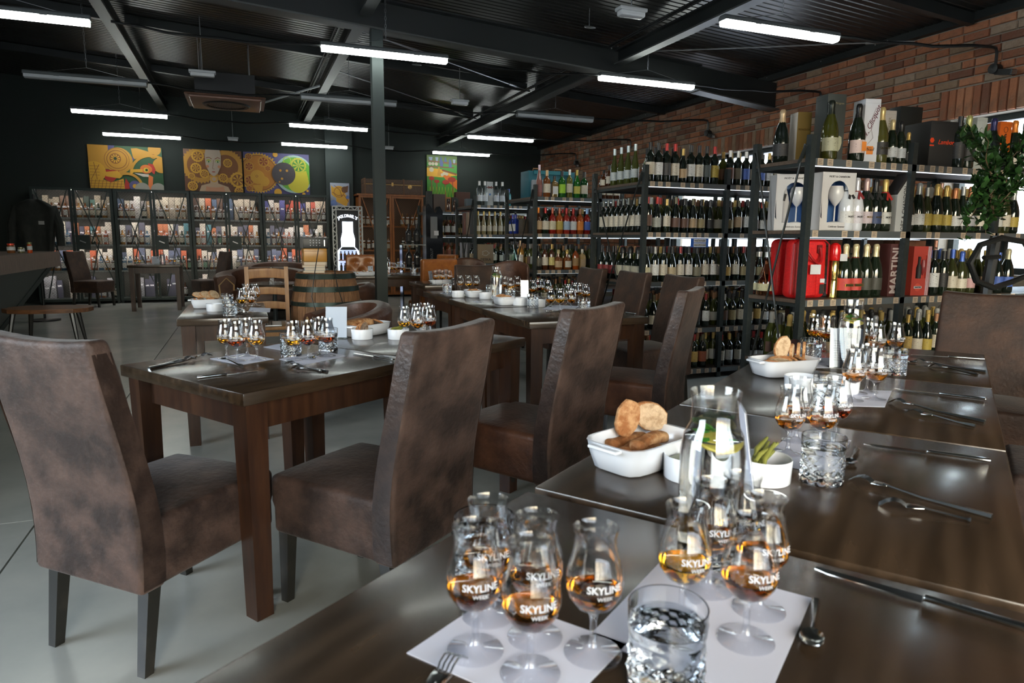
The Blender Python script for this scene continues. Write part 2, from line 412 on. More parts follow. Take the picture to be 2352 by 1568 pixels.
for y in (4.8, 5.6, 5.75, 6.5, 7.4, 8.2, 8.6, 9.4, 9.9, 10.3, 11.0, 12): put('rivet', sc_, tr, (XW - .062, y, 3.36))
# ribbed roof sheet: ribs run from wall to wall
mb = MB(); v = []; f = []; y = YS; prof = []
while y < YW:
    prof += [(y, 0), (y + .055, 0), (y + .062, .007), (y + .075, .007), (y + .082, 0)]; y += .088
xe = (XL, XW + .1)
for (yy, dz) in prof:
    for x in xe: v.append((x, yy, roofz(x) + dz))
for i in range(len(prof) - 1): f.append((2 * i, 2 * i + 1, 2 * i + 3, 2 * i + 2))
n0 = len(v); v += [(XL, YS, 4.6), (XW + .1, YS, 4.6), (XW + .1, YW, 4.6), (XL, YW, 4.6)]; f.append((n0, n0 + 1, n0 + 2, n0 + 3))
struct(mb.add(v, f).build('ceiling', ROOF, smooth=0))
# ---------------------------------------------------------------- steel frame
def ibeam(parent, a, b, wf, h, up=(0, 0, 1), lightlow=True, nm='web'):
    """a, b = centre of the underside"""
    a = Vector(a); b = Vector(b); U = Vector((0, 0, 1)); tf = .016
    MB().bar(a + U * (h / 2), b + U * (h / 2), .012, h - 2 * tf).build('web', BEAM, parent, smooth=0)
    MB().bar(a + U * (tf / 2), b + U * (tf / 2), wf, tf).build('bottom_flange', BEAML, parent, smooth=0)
    MB().bar(a + U * (h - tf / 2), b + U * (h - tf / 2), wf, tf).build('top_flange', BEAM, parent, smooth=0)
def rp(x, y, d): return (x, y, roofz(x) - d)
t = thing('roof_beam', 'long dark steel roof beam crossing above the middle column to the brick wall', 'beam')
ibeam(t, rp(XL, 7.27, .40), rp(5.3, 7.27, .40), .18, .30)
MB().add([(5.3, 7.26, roofz(5.3) - .40), (XW - .02, 7.26, 2.93), (XW - .02, 7.26, 3.27), (5.3, 7.26, roofz(5.3) - .10), (5.3, 7.28, roofz(5.3) - .40), (XW - .02, 7.28, 2.93), (XW - .02, 7.28, 3.27), (5.3, 7.28, roofz(5.3) - .10)],
         [(0, 1, 2, 3), (7, 6, 5, 4), (0, 4, 5, 1), (3, 2, 6, 7), (1, 5, 6, 2)]).build('haunch', BEAM, t, smooth=0)
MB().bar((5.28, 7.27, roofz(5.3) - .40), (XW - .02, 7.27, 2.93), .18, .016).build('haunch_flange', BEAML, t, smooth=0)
bolt = MB().cyl((0, 0, -.03), .008, .05, 6).cyl((0, 0, -.012), .014, .01, 6).mesh('bolt', CHAIN)
for x in (1.15, 1.23, 4.05, 4.13): put('bolt', bolt, t, (x, 7.20, roofz(x) - .10))
for (x, lb) in ((4.13, 'grey roof tie beam running back toward the rack of dark wine bottles'), (1.24, 'grey roof tie beam with cable conduits above the steel column'), (-1.28, 'grey roof tie beam on the left above the unlit lamp')):
    t = thing('tie_beam', lb, 'beam', group='tie beams under the roof sheet')
    ibeam(t, (x, 7.37, roofz(x) - .30), (x, YW, roofz(x) - .30), .12, .16)
    ibeam(t, (x, YS, roofz(x) - .30), (x, 7.17, roofz(x) - .30), .12, .16)
    MB().tube([(x - .09, 1, roofz(x) - .10), (x - .09, YW - .1, roofz(x) - .10)], .013, 6).build('conduit', CHAIN if x < 2 else BEAM, t)
    MB().tube([(x - .13, 1, roofz(x) - .10), (x - .13, YW - .1, roofz(x) - .10)], .009, 6).build('conduit', BEAM, t)
PLB = ['dark purlin bar under the roof behind the steel column', 'dark purlin bar in the roof near the back wall', 'dark purlin bar under the roof in front of the main beam']
for y, lb in ((9.75, PLB[0]), (12.3, PLB[1]), (4.7, PLB[2])):
    t = thing('purlin', lb, 'beam', group='purlins under the roof')
    for (x0, x1) in ((XL, -1.36), (-1.20, 1.16), (1.32, 4.05), (4.21, XW - .05)):
        MB().bar(rp(x0, y, .06), rp(x1, y, .06), .07, .10).build('bar', BEAM, t, smooth=0)
for a, b, lb in (((1.3, 8.2), (4.05, 9.6), 'thin diagonal brace rod right of the steel column'), ((1.3, 10.2), (4.05, 12.1), 'thin diagonal brace rod above the far right lamps'),
                 ((4.05, 5.0), (1.9, 2.6), 'thin diagonal brace rod at the top centre of the roof'), ((4.2, 7.2), (6.4, 5.2), 'thin brace rod ending at the brick wall')):
    t = thing('brace_rod', lb, 'rod', group='brace rods under the roof')
    A = Vector(rp(a[0], a[1], .14)); B = Vector(rp(b[0], b[1], .14)); MB().tube([A, B], .008, 6).build('rod', CHAIN, t)
    m_ = A.lerp(B, .88 if lb[5] == 'd' else .2); MB().tube([A.lerp(B, .85), A.lerp(B, .90)], .016, 6).build('turnbuckle', CHAIN, t)
t = thing('steel_column', 'dark green square steel column standing in the middle of the room', 'column', (1.36, 7.27, 0))
MB().box(-.058, .058, -.058, .058, .012, roofz(1.33) - .40).build('shaft', PILM, t, smooth=0)
MB().box(-.12, .12, -.12, .12, 0, .012).build('base_plate', PILM, t, smooth=0)
# ---------------------------------------------------------------- strip lamps
def lamp(lit):
    t = bpy.data.objects.new('strip_lamp', None); C.objects.link(t); L_ = 1.27
    def sec(mb, pts, x0, x1): mb.add([(x0, y, z) for y, z in pts] + [(x1, y, z) for y, z in pts],
        [(i, (i + 1) % len(pts), len(pts) + (i + 1) % len(pts), len(pts) + i) for i in range(len(pts))] + [tuple(range(len(pts) - 1, -1, -1)), tuple(range(len(pts), 2 * len(pts)))])
    a = MB(); sec(a, [(-.052, .045), (.052, .045), (.046, .075), (.03, .088), (-.03, .088), (-.046, .075)], -L_ / 2, L_ / 2); a.build('housing', HOUS, t)
    a = MB(); sec(a, [(-.050, .044), (-.046, .012), (-.03, 0), (.03, 0), (.046, .012), (.050, .044)], -L_ / 2 + .01, L_ / 2 - .01); a.build('diffuser', TUBE if lit else TUBEO, t)
    for s_ in (-1, 1):
        MB().tube([(s_ * .42, 0, .088), (0, 0, .17)], .003, 5).build('bridle_wire', CHAIN, t)
    a = MB()
    for i in range(14):
        z_ = .17 + i * .034; q = [(.008 * math.cos(b) * (i % 2), .008 * math.cos(b) * (1 - i % 2), z_ + .02 + .021 * math.sin(b)) for b in [k * PI / 3 for k in range(6)]]
        a.tube(q, .0025, 4, closed=True)
    a.build('chain', CHAIN, t)
    for s_ in (-.3, .3): MB().box(s_ - .03, s_ + .03, -.055, .055, .04, .06).build('clip', HOUS, t, smooth=0)
    return t
LX = (-1.62, 1.42, 4.47); LY = (4.95, 7.08, 9.6, 11.93, 14.35)
LB = {(0, 1): 'lit strip lamp cut off at the top left corner', (0, 2): 'unlit strip lamp hanging at the far left', (0, 3): 'lit strip lamp above the leftmost painting, nearer one', (0, 4): 'lit strip lamp just above the leftmost painting by the wall',
      (1, 1): 'bright lit strip lamp crossing in front of the steel column', (1, 2): 'unlit strip lamp passing behind the steel column', (1, 3): 'lit strip lamp left of the column, nearer of two', (1, 4): 'lit strip lamp left of the column near the back wall',
      (2, 0): 'large lit strip lamp at top right near the brick wall', (2, 1): 'lit strip lamp under the haunch of the main beam', (2, 2): 'unlit strip lamp above the rack of spirits', (2, 3): 'lit strip lamp right of the unlit emergency light', (2, 4): 'lit strip lamp above the green painting'}
lit0 = lamp(True); unl0 = lamp(False); first = {True: lit0, False: unl0}; used = set()
for (i, j), lb in LB.items():
    lit = j != 2; src = first[lit]
    loc = (LX[i] - (.15 if (i, j) == (0, 1) else 0), LY[j], 3.03)
    if lit not in used: o = src; used.add(lit); o.location = loc; o['label'] = lb
    else: o = dup(src, loc, 0, lb)
    o['category'] = 'lamp'; o['group'] = 'strip lamps on chains'
    for c in o.children:
        if c.name.startswith('chain'): k = (roofz(loc[0]) - loc[2] - .008 - .17) / .484; c.scale.z = k; c.location.z = .17 * (1 - k)
# lamp feed cables with a junction box and a spot camera on the brick wall
def sag(a, b, s, n=8):
    a = Vector(a); b = Vector(b); return [a.lerp(b, k / n) + Vector((0, 0, -s * 4 * (k / n) * (1 - k / n) + .008 * math.sin(k * 2.1))) for k in range(n + 1)]
for j, ye, lb in ((0, 4.42, 'black lamp cable reaching the brick wall at top right'), (1, 6.46, 'black lamp cable reaching the brick wall above the tall gift boxes'), (2, 8.58, 'black lamp cable reaching the brick wall above the wine rack'),
                  (3, 10.75, 'black lamp cable reaching the brick wall above the green bottles'), (4, 12.9, 'black lamp cable reaching the brick wall in the far corner')):
    y = LY[j]; pts = []
    pts += sag((5.11, y, 3.09), (6.40, ye, 3.01), .03); pts += [(6.47, ye, 3.0), (6.49, ye, 2.96), (6.49, ye, 2.86)]
    t = thing('lamp_cable', lb, 'cable', group='black lamp feed cables')
    MB().tube(pts, .014, 6).build('cable', BLACK, t)
    if j > 0:
        MB().tube(sag((2.06, y, 3.09), (3.83, y, 3.09), .05), .012, 6).build('cable', BLACK, t)
        MB().tube(sag((-.98, y, 3.09), (.78, y, 3.09), .05), .012, 6).build('cable', BLACK, t)
for ye, lb in ((4.42, 'black spotlight bracket on the brick wall at top right'), (8.58, 'black wall spotlight on the brick wall above the wine bottles'), (12.9, 'small black wall spotlight in the far brick corner')):
    t = thing('wall_spotlight', lb, 'spotlight', (XW - .02, ye, 2.82), group='black wall spotlights')
    MB().lathe([(.0, -.05), (.045, -.045), (.045, .03), (.0, .035)], 12, M=Matrix.Rotation(PI / 2, 4, 'Y') @ Matrix.Translation((0, 0, -.03))).build('mount', BLACK, t)
    MB().bar((-.03, -.02, -.03), (-.10, -.20, -.075), .055, .05).build('head', BLACK, t)
    MB().bar((-.10, -.20, -.075), (-.108, -.222, -.08), .045, .04).build('lens', STEEL, t)
# emergency lights, smoke sensors
for p, sz, lb in (((3.15, 5.28, 3.12), .26, 'white emergency light hanging at the top centre'), ((2.95, 9.55, 3.13), .26, 'white emergency light between the column and the right lamps'),
                  ((-.36, 9.3, 3.16), .30, 'white emergency light above the ceiling air conditioner'), ((-.09, 14.6, 3.1), .20, 'small white emergency light above the face painting'), ((2.95, 14.6, 3.1), .2, 'small white emergency light right of the column')):
    t = thing('emergency_light', lb, 'light', p, group='white emergency lights')
    MB().rbox(sz, .11, .03, .008, (0, 0, .045), n=1).build('base', mat('pale_plastic', (.42, .44, .44), .4), t)
    MB().rbox(sz * .9, .09, .045, .014, (0, 0, .012), n=1).build('cover', mat('frosted_cover', (.55, .57, .57), .2), t)
    MB().tube([(0, 0, .06), (0, 0, roofz(p[0]) - p[2])], .006, 5).build('rod', CHAIN, t)
for p in ((3.4, 6.5), (2.2, 9.0)):
    t = thing('cable_link', 'small steel oval link under the roof ' + ('left of the top right tie beam' if p[0] > 3 else 'right of the steel column'), 'link', (p[0], p[1], roofz(p[0]) - .20))
    MB().tube([(.06 * math.cos(a), .02 * math.sin(a), 0) for a in [k * PI / 6 for k in range(12)]], .006, 5, closed=True).build('ring', CHAIN, t)
    MB().tube([(0, .02, 0), (0, .02, .19)], .003, 5).build('hanger', CHAIN, t)
# ceiling air conditioner cassette
t = thing('air_conditioner', 'brown square ceiling air conditioner cassette with curved grille', 'air conditioner', (-.12, 10.15, 2.98))
ACM = mat('ac_panel', (.17, .085, .055), .35)
MB().rbox(.86, .86, .05, .015, (0, 0, .03), n=2, fn=lambda p: (p.x * (1 + .12 * (p.z > 0)), p.y * (1 + .12 * (p.z > 0)), p.z)).build('panel', ACM, t)
MB().box(-.36, .36, -.36, .36, .055, .34).build('body', BLACK, t, smooth=0)
MB().lathe([(.30, 0), (.28, -.015), (.24, -.012), (.24, .01)], 40, (0, 0, .004), caps=False).build('outlet_ring', BLACK, t)
g = MB()
for k in range(-11, 12):
    l = math.sqrt(max(.0, .235 ** 2 - (k * .02) ** 2)); g.box(k * .02 - .003, k * .02 + .003, -l, l, -.010, .002)
stuff(g.build('grille_slats', mat('grille_slat', (.05, .035, .02), .5), t, smooth=0))
for x, y in ((-.3, -.3), (.3, -.3), (-.3, .3), (.3, .3)): MB().tube([(x, y, .3), (x, y, roofz(-.12) - 2.98)], .006, 5).build('threaded_rod', CHAIN, t)
MB().bar((.48, -.1, .06), (1.2, -.2, .32), .03, .02).build('drain_pipe', TUBEO, t, smooth=0)
# ================================================================ furniture
def make_table(sx, sy, h=.77, wd=None, leg=.075):
    t = bpy.data.objects.new('dining_table', None); C.objects.link(t); wd = wd or WOOD
    MB().rbox(sx, sy, .042, .004, (0, 0, h - .021), n=1, rn=1).build('tabletop', wd, t)
    a = .05
    MB().box(-sx / 2 + a + .02, sx / 2 - a - .02, -sy / 2 + a + .012, -sy / 2 + a + .034, h - .142, h - .042).build('apron', WOODR, t, smooth=0)
    MB().box(-sx / 2 + a + .02, sx / 2 - a - .02, sy / 2 - a - .034, sy / 2 - a - .012, h - .142, h - .042).build('apron', WOODR, t, smooth=0)
    MB().box(-sx / 2 + a + .012, -sx / 2 + a + .034, -sy / 2 + a + .02, sy / 2 - a - .02, h - .142, h - .042).build('apron', WOODR, t, smooth=0)
    MB().box(sx / 2 - a - .034, sx / 2 - a - .012, -sy / 2 + a + .02, sy / 2 - a - .02, h - .142, h - .042).build('apron', WOODR, t, smooth=0)
    for i in (-1, 1):
        for j in (-1, 1):
            x = i * (sx / 2 - a + .025 - leg / 2 + .006); y = j * (sy / 2 - a + .025 - leg / 2 + .006); k = leg / 2; k2 = leg / 2 * .82
            MB().add([(x - k2, y - k2, 0), (x + k2, y - k2, 0), (x + k2, y + k2, 0), (x - k2, y + k2, 0), (x - k, y - k, h - .04), (x + k, y - k, h - .04), (x + k, y + k, h - .04), (x - k, y + k, h - .04)],
                     [(0, 3, 2, 1), (4, 5, 6, 7), (0, 1, 5, 4), (1, 2, 6, 5), (2, 3, 7, 6), (3, 0, 4, 7)]).build('leg', WOODR, t, smooth=0)
    return t
TG = 'stained square dining tables pushed into rows'
# row R (foreground right): long direction c2, width 0.776
cdir = Vector((.817, .577, 0)); ndir = Vector((.577, -.817, 0)); aR = math.atan2(.577, .817)
tR = make_table(.800, .776)
def RP(s, t, z=0): v = cdir * s + ndir * t; return Vector((v.x, v.y, z))
for i, (s, lb) in enumerate(((.640, 'foreground stained table carrying the two nearest white mats'), (1.464, 'stained table with the nearest bread dish and the tall carafe'), (2.275, 'stained table under the second bread dish and far glasses'), (3.084, 'stained table end next to the suede chair facing the camera'))):
    o = tR if i == 0 else dup(tR); o.location = RP(s, -.255); o.rotation_euler.z = aR; tag(o, lb, 'table', TG)
aL = .574; LC = Vector((-.024, 2.162, 0)); lu = Vector((math.cos(aL), math.sin(aL), 0)); ln = Vector((-math.sin(aL), math.cos(aL), 0))
tL = make_table(.757, .782)
for i, (k, lb) in enumerate(((.380, 'left stained table with two white mats and cutlery'), (1.141, 'left stained table carrying the bread dish, behind the suede chair back'))):
    o = tL if i == 0 else dup(tL); o.location = LC + lu * k + ln * .391; o.rotation_euler.z = aL; tag(o, lb, 'table', TG)
tB = make_table(.812, .802); tag(tB, 'x', 'table', TG)
for i, (y, lb) in enumerate(((3.96, 'middle row table nearest the camera, in front of the chair seats'), (4.765, 'middle row table with the two bread dishes and tall menu card'), (5.57, 'farthest table of the middle row with a glass carafe'))):
    o = tB if i == 0 else dup(tB); o.location = (1.914 - .006 * i, y, 0); o.rotation_euler.z = .012; tag(o, lb, 'table', TG)
T2 = tag(make_table(.50, .93), 'narrow stained table with bread dish and four whisky glasses, behind left table', 'table'); T2.location = (-.13, 4.77, 0)
T3 = tag(make_table(.80, .80), 'small stained table standing before the bottle cabinets at far left', 'table'); T3.location = (-1.41, 13.15, 0)
T4 = tag(make_table(1.30, .85), 'dark table behind the steel column with tan leather chairs', 'table'); T4.location = (1.70, 9.02, 0)
T5 = tag(make_table(.72, .72), 'dark table beyond the end of the middle row, beside the column', 'table'); T5.location = (2.06, 7.08, 0)
# ---------------------------------------------------------------- parson chair
def make_chair(su, side=LEATHER, seat=None):
    t = bpy.data.objects.new('dining_chair', None); C.objects.link(t); w_ = .45
    def bend(p):
        h = (p.z + .36) / .72; h = max(0, min(1, h))
        y = p.y - .085 * h ** 1.5 + .012 * math.sin(h * 5)
        th = 1 - .25 * h
        if h > .93: y -= .006
        return (p.x * (1 - .03 * h + .02 * math.sin(h * 3)), y - p.y + p.y * th, p.z + (.012 * (abs(p.x) / .225) ** 2 if h > .8 else 0))
    MB().rbox(w_, .088, .72, .020, (0, -.236, .61), n=8, fn=bend, rn=3).build('backrest', su, t, smooth=60)
    # leather edge bands and their seams on both sides of the back
    for s_ in (-1, 1):
        a = MB(); v = []; f = []; n = 26
        for k in range(n + 1):
            h = k / n; z = .265 + .68 * h; yy = -.236 - .085 * h ** 1.5 + .012 * math.sin(h * 5); th = .036 * (1 - .25 * h); xx = (w_ / 2) * (1 - .03 * h + .02 * math.sin(h * 3)) + .0005 + .0022 * math.sin(k * 2.9) ** 2
            v += [(s_ * xx, yy - th, z), (s_ * (xx + .001), yy, z), (s_ * xx, yy + th, z)]
        for k in range(n):
            b = 3 * k
            for q in (0, 1): f.append((b + q, b + q + 1, b + q + 4, b + q + 3))
        a.add(v, f if s_ < 0 else [tuple(reversed(q)) for q in f]).build('side_band', side, t, smooth=80)
    def puff(p):
        z = p.z
        if p.z > .05: z += .016 * (1 - (p.x / .23) ** 2) * (1 - (p.y / .25) ** 2)
        tap = 1 - .02 * (p.z < 0)
        return (p.x * tap, p.y * tap, z)
    MB().rbox(w_, .465, .205, .022, (0, .02, .355), n=7, fn=puff, rn=3).build('seat', seat or su, t, smooth=60)
    MB().tube([(-.212, -.17, .452), (-.212, .236, .452), (.212, .236, .452), (.212, -.17, .452)], .0035, 5).build('seat_piping', side, t)
    for i in (-1, 1):
        for j in (-1, 1):
            x = i * .19; y = .21 if j > 0 else -.225; yb = y + (.015 if j > 0 else -.035); k = .021; k2 = .015
            MB().add([(x - k2, yb - k2, 0), (x + k2, yb - k2, 0), (x + k2, yb + k2, 0), (x - k2, yb + k2, 0), (x - k, y - k, .26), (x + k, y - k, .26), (x + k, y + k, .26), (x - k, y + k, .26)],
                     [(0, 3, 2, 1), (4, 5, 6, 7), (0, 1, 5, 4), (1, 2, 6, 5), (2, 3, 7, 6), (3, 0, 4, 7)]).build('leg', LEGD, t, smooth=0)
    return t
ch1 = make_chair(SUEDE); ch2 = make_chair(SUEDE2); ch3 = make_chair(SUEDE, seat=SUEDE3); CG = 'suede parson chairs'
def place(src, first, x, y, deg, lb):
    o = src if first else dup(src); o.location = (x, y, 0); o.rotation_euler.z = math.radians(deg - 90); tag(o, lb, 'chair', CG); return o
place(ch1, 1, -.275, 2.345, 46, 'large brown suede chair at far left with its back to the camera')
place(ch1, 0, .375, 2.255, 129, 'brown suede chair at left table, seen from behind, front centre')
place(ch3, 1, 1.135, 2.70, 122, 'brown suede chair behind the front centre one, worn seat')
place(ch3, 0, 2.08, 3.37, 131, 'brown suede chair at the near corner of the middle row')
place(ch2, 1, 2.78, 4.32, 180, 'rust suede chair at right side of middle row, nearest of three')
place(ch2, 0, 2.76, 4.98, 181, 'rust suede chair at right side of middle row, second of three')
place(ch2, 0, 2.76, 5.72, 182, 'rust suede chair at right side of middle row, farthest of three')
place(ch2, 0, 2.22, 6.33, 270, 'brown suede chair at the far end of the middle row')
place(ch2, 0, 3.42, 2.22, 214, 'dark suede chair at the far end of the long right table, facing camera')
place(ch2, 0, -2.52, 13.95, -28, 'brown suede chair left of the small table by the cabinets')
place(ch2, 0, -.62, 13.75, 205, 'brown suede chair right of the small table by the cabinets')
p = RP(3.02, .47); place(ch1, 0, p.x, p.y, 35 + 90, 'brown suede chair at the right edge of the picture beside the long table')
p = RP(2.15, .50); place(ch1, 0, p.x, p.y, 35 + 90, 'brown suede chair cut off at the right picture edge, nearer one')
# ---------------------------------------------------------------- tub armchairs
def make_tub(R=.40, h0=.72, h1=.62):
    t = bpy.data.objects.new('tub_armchair', None); C.objects.link(t)
    a = MB(); n = 36; v = []; f = []; prof = 10
    sec = []
    for k in range(n + 1):
        u = -1 + 2 * k / n; ang = u * math.radians(112); ext = 0
        bx = math.sin(ang); by = -math.cos(ang); hh = h1 + (h0 - h1) * (math.cos(u * PI / 2) ** 1.2) if True else h0
        r0 = R; th = .14 - .03 * (1 - abs(u))
        ring = []
        for (rr, z) in ((r0, .12), (r0 + .01, hh - .10), (r0 + .015, hh - .04), (r0 - .005, hh), (r0 - th / 2, hh + .018), (r0 - th + .01, hh), (r0 - th, hh - .05), (r0 - th + .01, hh - .12), (r0 - th + .02, .25), (r0 - th + .02, .12)):
            ring.append((bx * rr, by * rr + .02, z))
        sec.append(ring)
    for r in sec: v += r
    for k in range(n):
        for i in range(prof):
            j = (i + 1) % prof; f.append((k * prof + i, (k + 1) * prof + i, (k + 1) * prof + j, k * prof + j))
    f.append(tuple(range(prof))); f.append(tuple(reversed([n * prof + i for i in range(prof)])))
    a.add(v, f).build('shell', ARM, t, smooth=50)
    MB().lathe([(R - .10, .20), (R - .09, .38), (R - .11, .42), (R - .18, .435), (.0, .44)], 32, (0, .03, 0)).build('seat_cushion', ARM, t)
    MB().lathe([(.26, 0), (.27, .02), (.27, .12)], 28, (0, .02, 0)).build('plinth', LEGD, t)
    for s_ in (-1, 1):
        ang = s_ * math.radians(112)
        pts = [(math.sin(ang) * (R - .02) + s_ * .0, -math.cos(ang) * (R - .02) + .03, .15), (math.sin(ang) * (R + .0), -math.cos(ang) * R + .035, .50), (math.sin(ang) * (R - .06), -math.cos(ang) * (R - .06) + .04, .60), (math.sin(ang) * (R - .12), -math.cos(ang) * (R - .12) + .035, .50), (math.sin(ang) * (R - .11), -math.cos(ang) * (R - .11) + .03, .15)]
        MB().tube(pts, .006, 5).build('arm_piping', mat('piping_tan', (.42, .26, .11), .5), t)
    return t
tub = make_tub(); TG2 = 'brown leather tub armchairs'
for i, (x, y, d, lb) in enumerate(((.70, 5.45, 195, 'brown leather tub armchair in front of the whisky barrel'), (.32, 11.15, 270, 'wide brown leather tub sofa curving round behind the round table'), (.62, 13.55, 270, 'wide brown leather tub sofa just before the bottle cabinets'), (1.02, 7.95, 175, 'brown leather tub armchair between the barrel and the column'))):
    o = tub if i == 0 else dup(tub); o.location = (x, y, 0); o.rotation_euler.z = math.radians(d - 90); tag(o, lb, 'armchair' if 'sofa' not in lb else 'sofa', TG2)
    if 'sofa' in lb: o.scale.x = 1.85; o.scale.z = 1.06
t = thing('round_table', 'round black low table between the tub armchairs', 'table', (.38, 10.12, 0))
MB().lathe([(.40, .57), (.405, .575), (.405, .60), (.40, .605)], 40).build('tabletop', WOOD, t); MB().lathe([(.20, 0), (.19, .02), (.03, .04), (.03, .57)], 20).build('pedestal', RACKM, t)
# tufted tan chairs
def make_tufted():
    t = bpy.data.objects.new('tufted_chair', None); C.objects.link(t)
    bt = [(-.10, .18), (.10, .18), (0, .06), (-.18, .06), (.18, .06), (-.10, -.06), (.10, -.06), (0, -.17)]
    def tuf(p):
        y = p.y
        if p.y > 0: y -= sum(.03 * math.exp(-((p.x - b[0]) ** 2 + (p.z - b[1]) ** 2) / .0018) for b in bt)
        return (p.x, y - .07 * max(0, (p.z + .3)) , p.z)
    MB().rbox(.46, .085, .60, .025, (0, -.21, .70), n=22, fn=tuf, rn=2).build('backrest', TAN, t, smooth=70)
    for b in bt: MB().lathe([(0, -.008), (.011, -.004), (.011, .002), (0, .006)], 8, M=Matrix.Translation((b[0], -.21 + .022 - .07 * (b[1] + .3), .70 + b[1])) @ Matrix.Rotation(PI / 2, 4, 'X')).build('button', TAN, t)
    MB().rbox(.47, .46, .11, .03, (0, .03, .42), n=3).build('seat', TAN, t, smooth=60)
    for i in (-1, 1):
        for j in (-1, 1): MB().lathe([(.013, 0), (.02, .37)], 8, (i * .19, .03 + j * .18, 0)).build('leg', LEGD, t)
    return t
tf = make_tufted(); TG3 = 'tan leather tufted chairs'
for i, (x, y, d, lb) in enumerate(((1.62, 10.0, 268, 'tan buttoned leather chair left of the steel column'), (2.78, 10.3, 205, 'tan buttoned leather chair in front of the farthest rack'), (2.17, 8.22, 95, 'tan leather chair with orange seat right of the column'))):
    o = tf if i == 0 else dup(tf); o.location = (x, y, 0); o.rotation_euler.z = math.radians(d - 90); tag(o, lb, 'chair', TG3)
# captain chairs with round upholstered backs
def make_capt():
    t = bpy.data.objects.new('captain_chair', None); C.objects.link(t)
    MB().rbox(.46, .07, .30, .03, (0, -.19, .80), n=10, fn=lambda p: (p.x, p.y - .08 * (1 - (p.x / .23) ** 2) * 1, p.z + .05 * (1 - (p.x / .23) ** 2) if p.z > 0 else p.z), rn=2).build('backrest', ARM, t, smooth=70)
    pts = [(math.sin(a) * .27, -math.cos(a) * .25 + .0, .68 - .04 * abs(math.sin(a / 2))) for a in [math.radians(-118 + k * 236 / 16) for k in range(17)]]
    MB().tube(pts, .024, 8).build('arm_rail', mat('chestnut', (.11, .045, .02), .35, coat=.3), t)
    MB().lathe([(.23, .42), (.24, .45), (.20, .485), (0, .49)], 28).build('seat', ARM, t)
    for a in (40, 140, 220, 320):
        c, s = math.cos(math.radians(a)), math.sin(math.radians(a)); MB().tube([(c * .17, s * .17, .43), (c * .24, s * .24, 0)], .017, 8).build('leg', LEGD, t)
    for a in (-100, -60, 60, 100):
        c, s = math.sin(math.radians(a)), -math.cos(math.radians(a)); MB().tube([(c * .21, s * .21, .45), (c * .265, s * .245, .67)], .010, 6).build('spindle', LEGD, t)
    return t
cp = make_capt()
for i, (x, y, d, lb) in enumerate(((2.70, 8.35, 260, 'brown round-backed armchair with wooden arms, left of two by the racks'), (2.72, 7.15, 225, 'brown round-backed armchair with wooden arms, right of two by the racks'))):
    o = cp if i == 0 else dup(cp); o.location = (x, y, 0); o.rotation_euler.z = math.radians(d - 90); tag(o, lb, 'chair', 'round-backed armchairs')
# ladder-back chair with laptop
t = thing('ladder_back_chair', 'light wooden ladder-back chair with a laptop on its seat', 'chair', (.18, 6.50, 0), math.radians(178))
for s_ in (-1, 1):
    MB().bar((s_ * .175, -.20, 0), (s_ * .175, -.26, .97), .036, .03, (0, 1, 0)).build('back_post', OAK, t, smooth=0)
    MB().bar((s_ * .175, .19, 0), (s_ * .175, .19, .43), .036, .036, (0, 1, 0)).build('leg', OAK, t, smooth=0)
for z, h in ((.90, .09), (.735, .07), (.60, .07)):
    MB().rbox(.33, .018, h, .005, (0, -.215 - .045 * (z / .97), z), n=4, fn=lambda p: (p.x, p.y - .02 * (1 - (p.x / .165) ** 2), p.z + .012 * (1 - (p.x / .165) ** 2))).build('back_slat', OAK, t)
MB().rbox(.40, .42, .035, .008, (0, 0, .445), n=1).build('seat', OAK, t)
for a in (((-.16, .19, .2), (.16, .19, .2)), ((-.175, -.21, .25), (-.175, .18, .25)), ((.175, -.21, .25), (.175, .18, .25)), ((-.16, .19, .39), (.16, .19, .39))): MB().bar(a[0], a[1], .022, .035).build('rail', OAK, t, smooth=0)
t = thing('laptop', 'open silver laptop lying on the wooden chair seat, seen edge-on', 'laptop', (.19, 6.42, .463), math.radians(88))
ALU = mat('aluminium', (.5, .51, .52), .3, metal=.8)
MB().rbox(.30, .20, .014, .004, (0, 0, .007), n=1).build('base', ALU, t)
g = MB()
for i in range(12):
    for j in range(5): g.box(-.13 + i * .0215, -.113 + i * .0215, -.02 + j * .020, -.004 + j * .02, .014, .0165)
stuff(g.build('keys', BLACK, t, smooth=0)); MB().bar((0, .10, .012), (0, .175, .20), .30, .008, (0, 1, 0)).build('screen', ALU, t, smooth=0)
# barrel
t = thing('whisky_barrel', 'oak whisky barrel with dark green hoops behind the tub armchair', 'barrel', (.735, 6.84, 0))
def brad(z): return .265 + .075 * (1 - ((z - .46) / .46) ** 2)
NS = 22
for k in range(NS):
    v = []; f = []; zs = [.005 + .91 * i / 8 for i in range(9)]; a0 = 2 * PI * k / NS + .006; a1 = 2 * PI * (k + 1) / NS - .006; jit = random.uniform(-.0015, .0015)
    for z in zs:
        r = brad(z) + jit
        v += [(r * math.cos(a0), r * math.sin(a0), z), (r * math.cos(a1), r * math.sin(a1), z), ((r - .022) * math.cos(a1), (r - .022) * math.sin(a1), z), ((r - .022) * math.cos(a0), (r - .022) * math.sin(a0), z)]
    for i in range(8):
        for q in range(4): f.append((4 * i + q, 4 * i + (q + 1) % 4, 4 * i + 4 + (q + 1) % 4, 4 * i + 4 + q))
    f += [(3, 2, 1, 0), (32, 33, 34, 35)]
    MB().add(v, f).build('stave', STAVE, t, smooth=50)
HOOP = mat('hoop_metal', (.025, .040, .033), .4, metal=.5)
